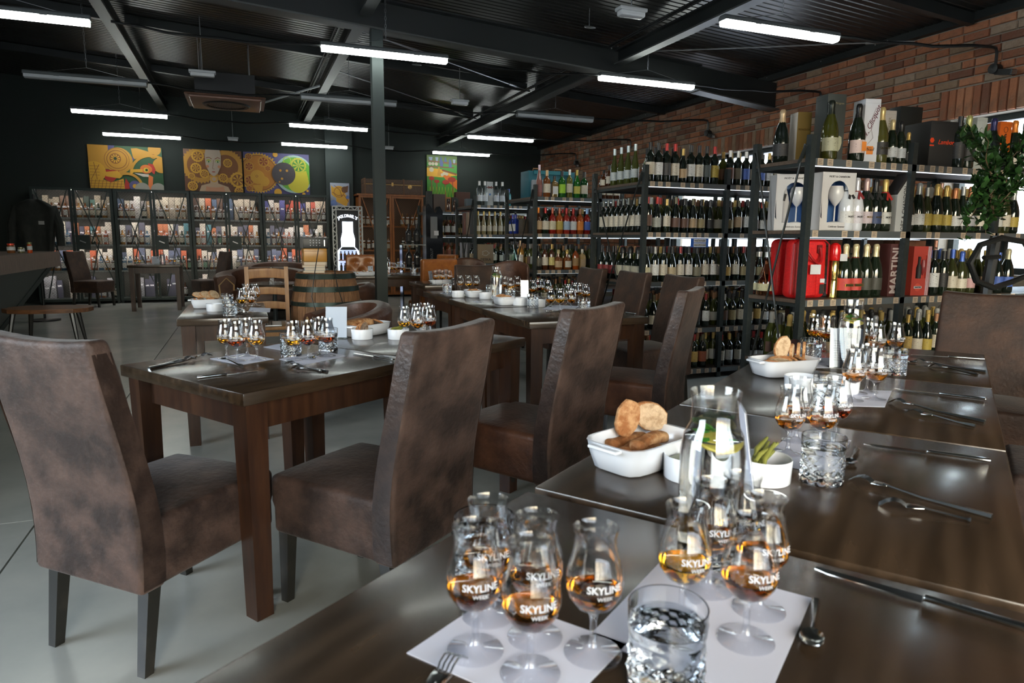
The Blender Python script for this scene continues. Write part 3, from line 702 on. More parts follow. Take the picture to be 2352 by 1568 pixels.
for z0, z1 in ((.855, .905), (.735, .785), (.60, .64), (.28, .32), (.135, .185), (.015, .065)):
    h = MB().lathe([(brad(z0) + .002, z0), (brad(z0) + .007, z0), (brad(z1) + .007, z1), (brad(z1) + .002, z1)], 44, caps=False).build('hoop', HOOP, t)
    for a in (-1.4, -1.30, -.5, -2.3):
        MB().lathe([(0, 0), (.009, .0), (.006, .004), (0, .005)], 8, M=Matrix.Rotation(a, 4, 'Z') @ Matrix.Translation((brad(z0) + .008, 0, (z0 + z1) / 2)) @ Matrix.Rotation(PI / 2, 4, 'Y')).build('rivet', HOOP, h)
MB().cyl((0, 0, .885), .245, .012, 32).build('head', mat('barrel_head', (.42, .27, .15), .6, n=(5, (.3, .18, .1), .4, .7)), t)
z = .898
for i, (sx, sy, h, c, lb) in enumerate(((.19, .20, .034, (.40, .33, .24), 'thick pale book at the bottom of the stack on the barrel'), (.185, .19, .028, (.35, .42, .45), 'grey blue book, second from the bottom on the barrel'), (.20, .20, .020, (.50, .40, .28), 'thin cream book in the middle of the barrel stack'), (.205, .20, .034, (.45, .30, .19), 'thick tan book just under the amber box on the barrel'))):
    t = thing('book', lb, 'book', (.62 + .01 * (i % 2), 6.80, z), random.uniform(-.06, .1), 'books stacked on the barrel')
    MB().rbox(sx, sy, h - .006, .002, (0, 0, h / 2), n=1, rn=1).build('pages', mat('book_pages', (.62, .54, .42), .8), t)
    put('cover', MB().box(-sx / 2 - .004, sx / 2 + .004, -sy / 2 - .004, sy / 2 + .004, 0, .003).box(-sx / 2 - .004, sx / 2 + .004, -sy / 2 - .004, sy / 2 + .004, h - .003, h).box(-sx / 2 - .004, -sx / 2, -sy / 2, sy / 2, 0, h).mesh('cover', CART, 0), t, col=c); z += h + .0005
t = thing('amber_box', 'amber yellow box on the books on top of the barrel', 'box', (.63, 6.80, z), .03)
MB().rbox(.215, .2, .125, .006, (0, 0, .0625), n=1).build('body', mat('amber_box', (.42, .20, .025), .35, coat=.3), t); MB().box(-.1085, .1085, -.101, .101, .098, .102).build('lid_seam', mat('amber_dark', (.25, .11, .02), .5), t, smooth=0); z += .126
t = thing('audio_mixer', 'small black audio mixer with cables on top of the amber box', 'mixer', (.635, 6.80, z), .05)
MB().rbox(.235, .20, .10, .006, (0, 0, .05), n=1).build('case', mat('mixer_black', (.015, .018, .018), .35), t)
MB().box(-.1185, -.1165, -.1005, .1005, 0, .102).box(-.1185, .1185, -.1005, .10, .0985, .102).build('trim', mat('mixer_edge', (.2, .2, .19), .4), t, smooth=0)
for i in range(4):
    for j in range(3): MB().lathe([(.0055, 0), (.005, .008), (0, .008)], 8, M=Matrix.Translation((-.05 + i * .028, -.10, .028 + j * .024)) @ Matrix.Rotation(PI / 2, 4, 'X')).build('knob', TAGW, t)
MB().box(.075, .085, -.103, -.10, .02, .08).build('fader', ALU, t, smooth=0)
for k, (a, b, c, lb) in enumerate((((.66, 6.66, z + .03), (.565, 6.485, .70), (.62, 6.462, .45), 'black cable hanging down the barrel front from the mixer, left'), ((.76, 6.66, z + .04), (.80, 6.487, .80), (.88, 6.50, .50), 'black cable hanging down the barrel front, right'))):
    P0, P1, P2 = map(Vector, (a, b, c)); P1.y -= .0; Pm = Vector((P0.x * .4 + P1.x * .6, 6.50, .93)); pts = [P0, P0 + Vector((0, -.07, .01)), Pm, P1 - Vector((0, .012, 0)), (P1 + P2) / 2 - Vector((0, .03, 0)), P2 - Vector((0, .02, 0))]
    th = thing('cable', lb, 'cable', group='mixer cables'); MB().tube(pts, .0045, 6).build('lead', BLACK, th)
# ---------------------------------------------------------------- bar counter, bench, coat
t = thing('bar_counter', 'bar counter with thick wood-grain band and dark slanted body at left edge', 'counter', (0, 0, 0))
BARW = mat('bar_laminate', (.135, .095, .075), .5, n=(6, (.20, .145, .115), .4, .7, (10, 10, 1)))
for y0, y1 in ((2.5, 5.4), (5.406, 8.3), (8.306, 11.05)): MB().box(-3.3, -2.37, y0, y1, .83, 1.03).build('top_panel', BARW, t, smooth=0)
MB().add([(-3.2, 2.6, 0), (-2.95, 2.6, 0), (-2.95, 10.35, 0), (-3.2, 10.35, 0), (-3.2, 2.6, .83), (-2.45, 2.6, .83), (-2.45, 10.95, .83), (-3.2, 10.95, .83)],
         [(0, 3, 2, 1), (4, 5, 6, 7), (0, 1, 5, 4), (1, 2, 6, 5), (2, 3, 7, 6), (3, 0, 4, 7)]).build('body', DGREEN, t, smooth=0)
MB().add([(-2.945, 10.1, 0), (-2.945, 10.38, 0), (-2.44, 10.98, .825), (-2.44, 10.7, .825), (-2.98, 10.1, 0), (-2.98, 10.38, 0), (-2.5, 10.98, .825), (-2.5, 10.7, .825)],
         [(0, 1, 2, 3), (7, 6, 5, 4), (0, 4, 5, 1), (1, 5, 6, 2), (2, 6, 7, 3), (3, 7, 4, 0)]).build('corner_post', PILM, t, smooth=0)
def jar(x, y, r, h, lid, body, lb, nm='jar'):
    t = thing(nm, lb, 'jar', (x, y, 1.03)); put('glass_body', MB().lathe([(r * .95, 0), (r, .006), (r, h * .72), (r * .8, h * .82), (r * .8, h * .85)], 18).mesh('b', BOTG), t, col=body)
    put('lid', MB().lathe([(r * .9, h * .83), (r * .9, h), (0, h)], 18).mesh('l', CAP), t, col=lid); put('label', MB().lathe([(r + .001, h * .3), (r + .001, h * .66)], 18, caps=False).mesh('lb', LAB), t, col=(.5, .52, .5))
q = G(92, 572, 1.03); jar(-2.62, 9.9, .042, .115, (.55, .05, .02), (.16, .05, .01), 'jar with red lid on the bar counter')
jar(-2.53, 9.95, .036, .07, (.25, .25, .16), (.14, .12, .05), 'short jar with pale lid on the bar counter')
jar(-2.43, 9.9, .026, .13, (.16, .16, .05), (.45, .06, .01), 'slim sauce bottle with green cap on the bar counter')
t = thing('live_edge_bench', 'low wooden slab bench with splayed black legs by the bar', 'bench', (-2.04, 8.84, 0), -.15)
pl = []
for k in range(22):
    a = 2 * PI * k / 22; sq = (abs(math.cos(a)) ** 3 + abs(math.sin(a)) ** 3) ** (-1 / 3); pl.append((.42 * sq * math.cos(a) + .015 * math.sin(3 * k), .27 * sq * math.sin(a) + .012 * math.sin(5 * k)))
MB().prism(pl, .41, .455).build('seat', mat('slab_wood', (.20, .085, .035), .4, n=(5, (.10, .042, .018), .4, .7, (1, 7, 7)), coat=.2), t, smooth=0)
for a in ((-.30, -.14), (-.25, .16), (.26, -.12), (.22, .16)): MB().tube([(a[0], a[1], .41), (a[0] * 1.22, a[1] * 1.3, 0)], [.028, .016], 8).build('leg', LEGD, t)
t = thing('hanging_coat', 'dark jacket hanging on a stand behind the bar counter', 'coat', (-2.78, 11.75, 0))
CLO = mat('dark_cloth', (.010, .012, .010), .85, bump=(30, .3), n=(6, (.022, .024, .02), .4, .7))
def drape(p):
    h = (p.z + .40) / .8; r = .55 + .45 * (1 - h) if h < .85 else .95 - (h - .85) * 4.5
    return (p.x * (.70 + .35 * min(1, h * 1.2)) * (1 if h < .86 else max(.25, 1 - (h - .86) * 5)), p.y * (.8 + .3 * math.sin(p.x * 30) * (1 - h)) + .02 * math.sin(p.x * 22), p.z)
MB().rbox(.52, .20, .80, .06, (0, 0, 1.36), n=10, fn=drape).build('jacket', CLO, t, smooth=80)
for s_ in (-1, 1): MB().tube([(s_ * .22, 0, 1.66), (s_ * .29, -.02, 1.40), (s_ * .30, -.05, 1.10)], [.06, .062, .05], 10).build('sleeve', CLO, t)
MB().cyl((0, .0, .03), .016, 1.80, 8).build('stand_pole', BLACK, t); MB().lathe([(.2, 0), (.2, .02), (.03, .04)], 20).build('stand_base', BLACK, t)
MB().box(.06, .13, -.115, -.105, 1.40, 1.45).build('name_patch', mat('patch', (.25, .25, .24), .5), t, smooth=0)
# dark crate and plant stand at the right edge
t = thing('dark_crate', 'dark grey crate standing behind the right end of the long table', 'crate', (3.90, 1.72, 0), .1)
MB().rbox(.50, .56, .60, .01, (0, 0, .30), n=1).build('body', mat('crate_grey', (.045, .060, .062), .5), t); MB().rbox(.53, .59, .04, .006, (0, 0, .59), n=1).build('rim', DGREEN, t)
MB().box(-.2565, -.2515, -.10, .10, .34, .46).build('label_plate', mat('plate', (.12, .13, .13), .5), t, smooth=0)
# ================================================================ bottles
def lathe_mesh(prof, m, n=14, caps=True, sq=None):
    a = MB().lathe(prof, n, caps=caps)
    if sq:   # squared bottle: push ring towards a rounded square
        v = []
        for p in a.v:
            r = math.hypot(p[0], p[1])
            if r > .02 and p[2] < sq:
                c, s = abs(p[0]) / r, abs(p[1]) / r; k = (c ** 6 + s ** 6) ** (-1 / 6); v.append((p[0] * k * .93, p[1] * k * .93, p[2]))
            else: v.append(p)
        a.v = v
    return a.mesh('bottle_part', m, 40)
BK = {}
def kind(nm, body, lab, cap, n=14, sq=None, clear=False, lab2=None, h=None):
    """body profile; lab=(r,z0,z1,arc); cap=(profile)"""
    g = BOTC if clear else BOTG
    r, z0, z1, arc = lab; L_ = MB(); k = 10; v = []; f = []
    for i in range(k + 1):
        a = -PI / 2 + arc * (i / k - .5)
        if sq:
            c, s = math.cos(a), math.sin(a); q = (abs(c) ** 6 + abs(s) ** 6) ** (-1 / 6) * .93
        else: c, s, q = math.cos(a), math.sin(a), 1
        for zz in (z0, z1): v.append((r * q * c, r * q * s, zz))
    for i in range(k): f.append((2 * i, 2 * i + 2, 2 * i + 3, 2 * i + 1))
    # keep a real thickness to the label
    v2 = [(x * .985, y * .985, z) for x, y, z in v]; nn = len(v)
    f2 = [tuple(q + nn for q in reversed(t)) for t in f]
    L_.add(v + v2, f + f2)
    BK[nm] = (lathe_mesh(body, g, n, sq=sq), L_.mesh('label', LAB, 60), MB().lathe(cap, 12).mesh('capsule', CAP, 40), h)
kind('bordeaux', [(.034, 0), (.037, .006), (.037, .185), (.033, .205), (.016, .228), (.0135, .24), (.0135, .30), (0, .30)], (.0378, .055, .150, 3.2), [(.0145, .245), (.0148, .302), (0, .303)], h=.30)
kind('burgundy', [(.036, 0), (.040, .006), (.040, .14), (.034, .175), (.017, .225), (.0135, .25), (.0135, .30), (0, .30)], (.0408, .045, .125, 3.2), [(.0145, .24), (.0148, .302), (0, .303)], h=.30)
kind('champagne', [(.038, 0), (.044, .008), (.044, .145), (.036, .19), (.019, .24), (.0145, .27), (.016, .285), (.016, .30), (0, .305)], (.0448, .045, .115, 3.0), [(.0205, .232), (.0165, .265), (.018, .285), (.0185, .300), (.012, .312), (0, .314)], h=.31)
kind('flute', [(.031, 0), (.035, .006), (.035, .14), (.028, .19), (.015, .25), (.012, .30), (.012, .335), (0, .335)], (.0358, .05, .125, 3.0), [(.0132, .27), (.0136, .337), (0, .338)], h=.335)
kind('spirit', [(.038, 0), (.041, .006), (.041, .165), (.036, .190), (.017, .21), (.014, .225), (.014, .27), (0, .27)], (.0418, .045, .140, 3.3), [(.0165, .225), (.0165, .285), (0, .286)], h=.28)
kind('square', [(.034, 0), (.040, .006), (.041, .15), (.036, .172), (.016, .19), (.015, .205), (.015, .235), (0, .235)], (.0425, .035, .125, 1.5), [(.018, .205), (.018, .245), (0, .246)], n=24, sq=.178, h=.24)
kind('decanter', [(.045, 0), (.052, .008), (.054, .10), (.045, .135), (.018, .155), (.016, .20), (0, .20)], (.0548, .03, .105, 1.9), [(.02, .19), (.022, .225), (.012, .24), (0, .24)], n=20, h=.23)
kind('clearround', [(.036, 0), (.040, .006), (.040, .19), (.033, .215), (.015, .24), (.014, .28), (0, .28)], (.0408, .05, .125, 2.6), [(.0155, .25), (.0155, .30), (0, .301)], clear=True, h=.29)
kind('jug', [(.050, 0), (.058, .01), (.056, .07), (.040, .14), (.020, .20), (.016, .26), (0, .26)], (.0585, .03, .075, 2.5), [(.018, .24), (.018, .272), (0, .273)], clear=True, h=.27)
BOTN = {'bordeaux': 'wine bottle', 'burgundy': 'wine bottle', 'champagne': 'sparkling wine bottle', 'flute': 'slim wine bottle', 'spirit': 'spirits bottle', 'square': 'square spirits bottle', 'decanter': 'squat spirits bottle', 'clearround': 'clear bottle', 'jug': 'clear wide bottle'}
def cname(c):
    r, g, b = c; mx, mn = max(c), min(c)
    if mx < .035: return 'black'
    if mx - mn < .09 * max(mx, .3): return 'white' if mx > .5 else ('pale grey' if mx > .25 else 'dark grey')
    if r >= g >= b:
        if g > .62 * r and r > .4: return 'cream' if b > .4 * r else 'yellow'
        if r > .3 and g < .25 * r: return 'red'
        if r > .35: return 'gold' if b < .5 * g else 'tan'
        return 'brown'
    if r > b > g: return 'pink' if mx > .4 else 'dark red'
    if g > r and g > b: return 'green'
    if b >= g and b > r: return 'blue' if g < .75 * b else 'teal'
    return 'pale'
NB = {}
def bottle(k, loc, glass, lab, cap, rz, name_, where, grp, rings=None, label_text=None, sc=1.0):
    bm_, lm_, cm_, h = BK[k]
    NB[name_] = NB.get(name_, 0) + 1
    t = bpy.data.objects.new(name_, None); C.objects.link(t); t.location = loc; t.rotation_euler.z = rz; t.scale = (sc, sc, sc)
    gl = {'black': 'dark', 'green': 'green', 'dark grey': 'dark'}.get(cname(glass), cname(glass))
    lbn = BOTN[k]
    L_ = '%s %s, %s label, %s top, %s' % (gl, lbn, cname(lab), cname(cap), where)
    if len(L_.replace('-', ' ').split()) > 16: L_ = '%s %s, %s label, %s' % (gl, lbn, cname(lab), where)
    if len(L_.replace('-', ' ').split()) > 16: L_ = '%s %s, %s' % (gl, 'bottle', where)
    tag(t, L_, 'bottle', grp)
    put('body', bm_, t, col=glass); put('label', lm_, t, col=lab); put('capsule', cm_, t, col=cap)
    return t
DK = (.006, .010, .007); DG = (.008, .014, .007); AMB = (.17, .05, .010); AMBD = (.06, .018, .006); REDL = (.22, .012, .006); ORL = (.32, .06, .008); CL = (.93, .95, .95)
CREAM = (.55, .50, .40); WH = (.60, .60, .58); BLK = (.02, .02, .02); TANL = (.40, .28, .16); GLD = (.50, .34, .10); RD = (.34, .02, .016); BUR = (.20, .02, .02); BLU = (.06, .12, .40); GRN = (.05, .22, .05); ORG = (.70, .22, .03); YEL = (.42, .31, .06)
WINE_L = [CREAM, WH, CREAM, BLK, TANL, WH, (.3, .24, .12), (.12, .06, .04), GLD, (.35, .36, .32)]
WINE_C = [BLK, BLK, BLK, (.05, .05, .05), BUR, (.10, .09, .05), RD, (.30, .30, .28), GLD, (.25, .12, .05)]
# ---------------------------------------------------------------- racks
LEV = [1.735, 1.31, .885, .465, .09]   # board tops
shelf_tag = MB().box(-.022, .022, -.003, 0, 0, .040).mesh('price_tag', TAG, 0)
tagink = MB()
for i in range(3): tagink.box(-.015, .012 - .005 * (i % 2), -.0042, -.003, .010 + i * .009, .0125 + i * .009)
def merge_mesh(a, b):  # tag with printed lines: second material
    me = a.copy(); base = MB(); base.v = [tuple(v.co) for v in me.vertices]; base.f = [tuple(p.vertices) for p in me.polygons]; n = len(base.f)
    base.add(b.v, b.f); m2 = base.mesh('price_tag', TAG, 0); m2.materials.append(INK)
    for i, p in enumerate(m2.polygons): p.material_index = 1 if i >= n else 0
    return m2
shelf_tag = merge_mesh(shelf_tag, tagink)
def rack(name, label, X0, Y0, dep, nsec, ntag, x1=None, pitch=.848, h=1.87):
    t = thing('display_rack', label, 'rack', (X0, Y0, 0), group='metal and wood display racks')
    for i in range(nsec + 1):
        for y in (0.02, dep - .02):
            x = .018 + i * pitch; MB().box(x - .02, x + .02, y - .02, y + .02, 0, h).build('post', RACKM, t, smooth=0)
    for li, z in enumerate(LEV):
        sh = MB().box(0, nsec * pitch + .036, .015, dep - .015, z - .022, z).build('shelf', BOARD, t, smooth=0)
        for y in (.010, dep - .010):
            MB().box(.04, nsec * pitch, y - .010, y + .010, z - .042, z - .001).build('edge_rail', STRIP if y < .1 else RACKM, sh, smooth=0)
        for x in (.012,): MB().box(x - .012, x + .012, .04, dep - .04, z - .045, z - .024).build('end_rail', RACKM, sh, smooth=0)
        if li < 4: MB().box(.06, nsec * pitch - .04, .03, .042, z - .045, z - .039).build('led_strip', LED, sh, smooth=0)
        if li < 3 or True:
            x = .075
            while x < ntag * pitch:
                if abs(((x - .018) % pitch) - 0) > .05 and random.random() < .86: put('price_tag', shelf_tag, sh, (x, -.001, z - .041))
                x += random.choice((.078, .088, .10, .15))
    # crossed tie rods on the open end
    for (a, b) in (((.0, .05, h - .05), (.0, dep - .05, .25)), ((-.012, dep - .05, h - .05), (-.012, .05, .25))):
        MB().tube([a, b], .007, 6).build('tie_rod', BEAM, t)
    for y in (.03, dep - .03): MB().bar((-.006, y, h - .06), (-.006, y + (.05 if y < .1 else -.05), h - .16), .03, .008, (0, 1, 0)).build('gusset', RACKM, t, smooth=0)
    return t
rack('A', 'nearest metal display rack holding sparkling wines, gift boxes and a red bag', 3.16, 3.19, .50, 4, 2.4)
rack('B', 'second metal display rack full of dark wine bottles', 3.16, 4.99, .93, 4, 1.7)
rack('C', 'third metal display rack with green, red and amber spirit bottles', 3.16, 7.32, .95, 4, 1.0)
rack('D', 'fourth metal display rack with clear bottles and a white box', 3.16, 9.53, .95, 4, .9)
rack('E', 'farthest metal display rack with dark gift cartons beside the suitcase', 3.16, 12.2, .80, 3, .9)
RN = {'A': 'nearest rack', 'B': 'wine rack', 'C': 'third rack', 'D': 'fourth rack', 'E': 'farthest rack'}
RY = {'A': 3.19, 'B': 4.99, 'C': 7.32, 'D': 9.53, 'E': 12.2}
LN = ['top', 'second', 'third', 'fourth', 'bottom']
CNT = {}
def onrack(R, lv, x, k, glass, lab, cap, dy=0, rz=None, sc=1.0, row='front'):
    key = (R, lv, row); CNT[key] = CNT.get(key, 0) + 1; i = CNT[key] - 1
    loc = (x, RY[R] + .065 + dy, LEV[lv] + .0005); nm = 'wine_bottle' if k in ('bordeaux', 'burgundy', 'flute', 'champagne') else 'spirit_bottle'
    return bottle(k, loc, glass, lab, cap, (random.uniform(-.35, .15) if rz is None else rz), nm, '%s%s, %s shelf, %s' % (ORD[i], '' if row == 'front' else ' in ' + row + ' row', LN[lv], RN[R]), '%ss on the %s shelf of the %s' % (nm.replace('_', ' '), LN[lv], RN[R]), sc=sc)
class Stuffer:
    def __init__(s): s.d = {}
    def add(s, k, loc, glass, lab, cap):
        for me, col, mt in zip(BK[k][:3], (glass, lab, cap), ('g', 'l', 'c')):
            key = (mt, cname(col)) if mt != 'g' else ('g', 'x')
            d = s.d.setdefault(key, (MB(), col)); d[0].add([(v.co.x + loc[0], v.co.y + loc[1], v.co.z + loc[2]) for v in me.vertices], [tuple(p.vertices) for p in me.polygons])
    def flush(s, name, label, cat):
        mb = MB(); idx = []; mats = []
        for (mt, cn), (b, col) in s.d.items():
            mname = 'far_%s_%s' % (mt, cn)
            m_ = mat(mname, col, .1 if mt == 'g' else .5, coat=.5 if mt == 'g' else 0); mats.append(m_)
            mb.add(b.v, b.f); idx += [len(mats) - 1] * len(b.f)
        me = mb.mesh(name, mats[0], 40)
        for q in mats[1:]: me.materials.append(q)
        if len(me.polygons) == len(idx): me.polygons.foreach_set('material_index', idx)
        return tag(put(name, me), label, cat, None, 'stuff')
ST = Stuffer(); sr = random.Random(11)
def winerow(R, lv, x0, x1, pitch=.088, kinds=('bordeaux', 'bordeaux', 'burgundy'), glass=(DK, DK, DG), labs=WINE_L, caps=WINE_C, dy=0, skip=(), row='front'):
    x = x0
    while x < x1:
        fr = ((x - 3.178) % .848)
        if dy < .05 and (fr < .055 or fr > .793): x += .03; continue
        onrack(R, lv, x, sr.choice(kinds), sr.choice(glass), sr.choice(labs), sr.choice(caps), dy + sr.uniform(0, .012), row=row, sc=sr.uniform(.94, 1.03)); x += pitch * sr.uniform(1, 1.1)
def backfill(R, lv, x0, x1, y0, y1, kinds=('bordeaux', 'burgundy'), glass=(DK, DG), labs=WINE_L, caps=WINE_C, pitch=.09):
    y = y0
    while y < y1:
        x = x0 + sr.uniform(0, .03)
        while x < x1:
            ST.add(sr.choice(kinds), (x, y, LEV[lv]), sr.choice(glass), sr.choice(labs), sr.choice(caps)); x += pitch
        y += pitch
# rack B: dark wines everywhere
topB = [(CREAM, BLK), (WH, BLK), ((.05, .05, .05), RD), (CREAM, RD), (TANL, GLD), (WH, BLK), (CREAM, BLK), ((.08, .1, .1), BLK), (YEL, RD), ((.15, .05, .03), BLK), (BLK, BLK)]
x = 3.25
for lb_, cp_ in topB[:9]: onrack('B', 0, x, 'bordeaux' if lb_ != TANL else 'burgundy', DK, lb_, cp_, sr.uniform(0, .01), sc=.96 if lb_ == TANL else 1.08); x += .083
x = 4.08
for lb_, cp_ in (((.15, .06, .04), WH), ((.12, .10, .07), WH), (BLU, WH), (CREAM, BLK), (BLU, BLK), (WH, GLD), (CREAM, BLK)): onrack('B', 0, x, 'bordeaux', DK, lb_, cp_, 0); x += .088
for i, y in enumerate((.22, .34, .46, .58)): onrack('B', 0, 3.235, 'flute', (.045, .055, .010), (.45, .50, .50), (.50, .60, .62), y, rz=-1.2, row='end')
for i, y in enumerate((.68, .78)): onrack('B', 0, 3.24, 'decanter' if i else 'spirit', AMBD, CREAM, BLK, y, rz=-1.2, row='end', sc=.7)
winerow('B', 1, 3.245, 4.95); 
for i in range(8): onrack('B', 1, 3.235, 'bordeaux', DK, CREAM, (.10, .11, .10), .12 + i * .092, rz=-1.25, row='end')
labs3 = [(.48, .46, .30), WH, (.50, .45, .35), (.45, .36, .22), CREAM, (.62, .58, .52), (.2, .18, .12), (.55, .48, .38), (.60, .58, .55)]
x = 3.245
for i, lb_ in enumerate(labs3): onrack('B', 2, x, 'burgundy' if i % 3 == 0 else 'bordeaux', DK, lb_, sr.choice([BLK, BLK, BUR, (.3, .3, .28)])); x += .088
winerow('B', 2, 4.08, 4.95)
for i in range(3): onrack('B', 2, 3.25, 'jug' if False else 'decanter', DK, (.35, .33, .25), BLK, .14 + i * .13, rz=-1.2, row='end', sc=1.25)
for i in range(3): onrack('B', 2, 3.24, 'burgundy', DK, BUR, BLK, .56 + i * .11, rz=-1.2, row='end')
winerow('B', 3, 3.245, 4.95); winerow('B', 4, 3.245, 4.95, labs=[CREAM, WH, GLD, (.35, .1, .05)])
for lv in (0, 1, 2, 3, 4):
    backfill('B', lv, 3.34, 5.1, 5.16, 5.84 if lv else 5.3, glass=(DK, DG, (.05, .06, .01)))
# rack A lower levels and right part
winerow('A', 3, 3.245, 5.1, kinds=('bordeaux', 'champagne', 'burgundy'), labs=[WH, ORG, CREAM, BLU, YEL, BLK, GLD], caps=[BLK, (.3, .3, .3), GLD, (.35, .18, .1)])
winerow('A', 4, 3.245, 5.1, pitch=.095, kinds=('champagne', 'burgundy'), labs=[CREAM, (.35, .30, .12), WH], caps=[BLK, GLD, (.35, .35, .33), ORG], glass=(DG, DK, (.06, .07, .01)))
for lv in (3, 4): backfill('A', lv, 3.25, 5.2, 3.36, 3.62, kinds=('burgundy', 'champagne'), caps=[BLK, GLD, (.3, .3, .3)])
backfill('A', 1, 4.1, 5.2, 3.40, 3.62, kinds=('champagne', 'champagne'), labs=[WH, CREAM, BLK], caps=[GLD, (.4, .42, .42), ORG, (.5, .36, .2)], glass=(DG, (.025, .03, .009)))
backfill('A', 2, 4.1, 5.2, 3.40, 3.62, kinds=('champagne', 'bordeaux'), labs=[WH, CREAM, BLK, (.5, .3, .3)], caps=[GLD, BLU, YEL, (.4, .42, .42)], glass=(DG, (.025, .03, .009)))
# rack C
gl = [((.26, .12, .10), (.25, .10, .10), (.55, .42, .48), 'flute'), (AMB, CREAM, (.45, .30, .15), 'spirit'), ((.16, .10, .03), WH, BLK, 'square'), ((.015, .10, .012), (.30, .55, .03), BLK, 'spirit'), ((.12, .11, .02), CREAM, WH, 'bordeaux'), ((.012, .11, .012), (.45, .42, .08), YEL, 'burgundy'), ((.006, .05, .01), CREAM, BLK, 'spirit')]
x = 3.245
for g_, l_, c_, k_ in gl: onrack('C', 0, x, k_, g_, l_, c_, sc=1.08 if k_ != 'square' else 1.0); x += .098
for x_ in (4.08, 4.18, 4.28): onrack('C', 0, x_, 'spirit', AMBD, CREAM, BLK)
gl = [(AMBD, TANL, ORG), (DG, CREAM, RD), (REDL, (.55, .50, .35), (.35, .08, .04)), (ORL, YEL, (.3, .1, .05)), ((.25, .02, .01), (.30, .40, .52), RD), ((.20, .015, .01), WH, RD), (ORL, ORG, (.25, .12, .06)), (REDL, BLU, (.25, .40, .62))]
x = 3.24
for g_, l_, c_ in gl: onrack('C', 1, x, 'spirit', g_, l_, c_, sc=1.06); x += .0915
gl = [(BLK, (.10, .09, .07), BLK, 'spirit'), (AMBD, CREAM, BLK, 'bordeaux'), (AMBD, (.5, .42, .15), GLD, 'bordeaux'), (AMB, TANL, (.5, .4, .2), 'decanter'), (AMB, CREAM, GLD, 'decanter'), (ORL, (.35, .2, .08), BLK, 'spirit'), ((.40, .26, .10), TANL, CREAM, 'square')]
x = 3.245
for g_, l_, c_, k_ in gl: onrack('C', 2, x, k_, g_, l_, c_); x += .088 if k_ != 'decanter' else .115
for lv in (1, 2):
    for x_ in (4.08, 4.18, 4.28): onrack('C', lv, x_, 'spirit', AMB, CREAM, BLK)
winerow('C', 3, 3.245, 4.0, kinds=('spirit', 'square', 'bordeaux'), glass=(AMBD, (.05, .06, .02), DK), labs=[CREAM, YEL, BLK, WH])
for lv in (1, 2, 3, 4): backfill('C', lv, 3.50 if lv == 1 else 3.34, 4.2, 7.50, 8.2, kinds=('spirit', 'clearround', 'bordeaux'), glass=(AMBD, DK), labs=WINE_L)
for i in range(3): onrack('C', 2, 3.235, ['jug', 'jug', 'spirit'][i], [(.8, .9, .85), (.75, .9, .8), (.45, .22, .05)][i], WH, [BLK, BLK, TANL][i], .82 - .13 * i * 1.1, rz=-1.2, row='end', sc=1.2)
for i in range(2): onrack('C', 1, 3.235, 'square', (.02, .04, .25), WH, (.02, .03, .2), .80 - .1 * i, rz=-1.2, row='end')
# rack D
for i, x_ in enumerate((3.26, 3.345, 3.52, 3.62, 3.72)):
    onrack('D', 0, x_, 'clearround' if i != 4 else 'square', (.90, .94, .95) if i != 4 else (.05, .30, .38), (.55, .60, .66) if i != 4 else (.2, .5, .6), (.55, .57, .58) if i < 4 else BLU, sc=1.15 if i < 4 else 1.0)
for i in range(6): onrack('D', 1, 3.24 + i * .088, 'flute', (.22, .18, .09), (.5, .46, .36), GLD)
for i in range(3): onrack('D', 1, 3.78 + i * .088, 'square', (.05, .06, .05), WH, BLK)
winerow('D', 2, 3.50, 4.0, kinds=('spirit', 'square'), glass=(DK, DG), labs=[(.4, .42, .35), CREAM])
for i in range(5): onrack('D', 2, 3.235, 'spirit', DK, (.3, .24, .15), BLK, .15 + i * .12, rz=-1.2, row='end')
for lv in (1, 2, 3): backfill('D', lv, (3.34, 3.44, 3.54, 3.34)[lv], 4.1, 9.7, 10.4, kinds=('spirit', 'clearround'), glass=(AMBD, DK), labs=[WH, CREAM, TANL])
winerow('D', 3, 3.245, 4.0, kinds=('spirit', 'clearround'), glass=(AMBD, DK), labs=[WH, CREAM])
# rack E
for i, x_ in enumerate((3.42, 3.54, 3.66)): onrack('E', 1, x_, 'spirit', [(.25, .14, .05), AMBD, AMBD][i], WH, BLK, sc=1.2)
for i, x_ in enumerate((3.28, 3.43, 3.56, 3.69)): onrack('E', 2, x_, 'spirit', (.22, .05, .015), (.35, .13, .08), BLK, sc=1.2)
backfill('E', 1, 3.3, 4.1, 12.5, 12.8, kinds=('spirit',), glass=(AMBD, DK)); backfill('E', 2, 3.3, 4.1, 12.5, 12.8, kinds=('spirit',), glass=(AMBD, DK))
winerow('E', 3, 3.26, 4.0, kinds=('spirit',), glass=(AMBD, AMB), labs=[WH, CREAM])
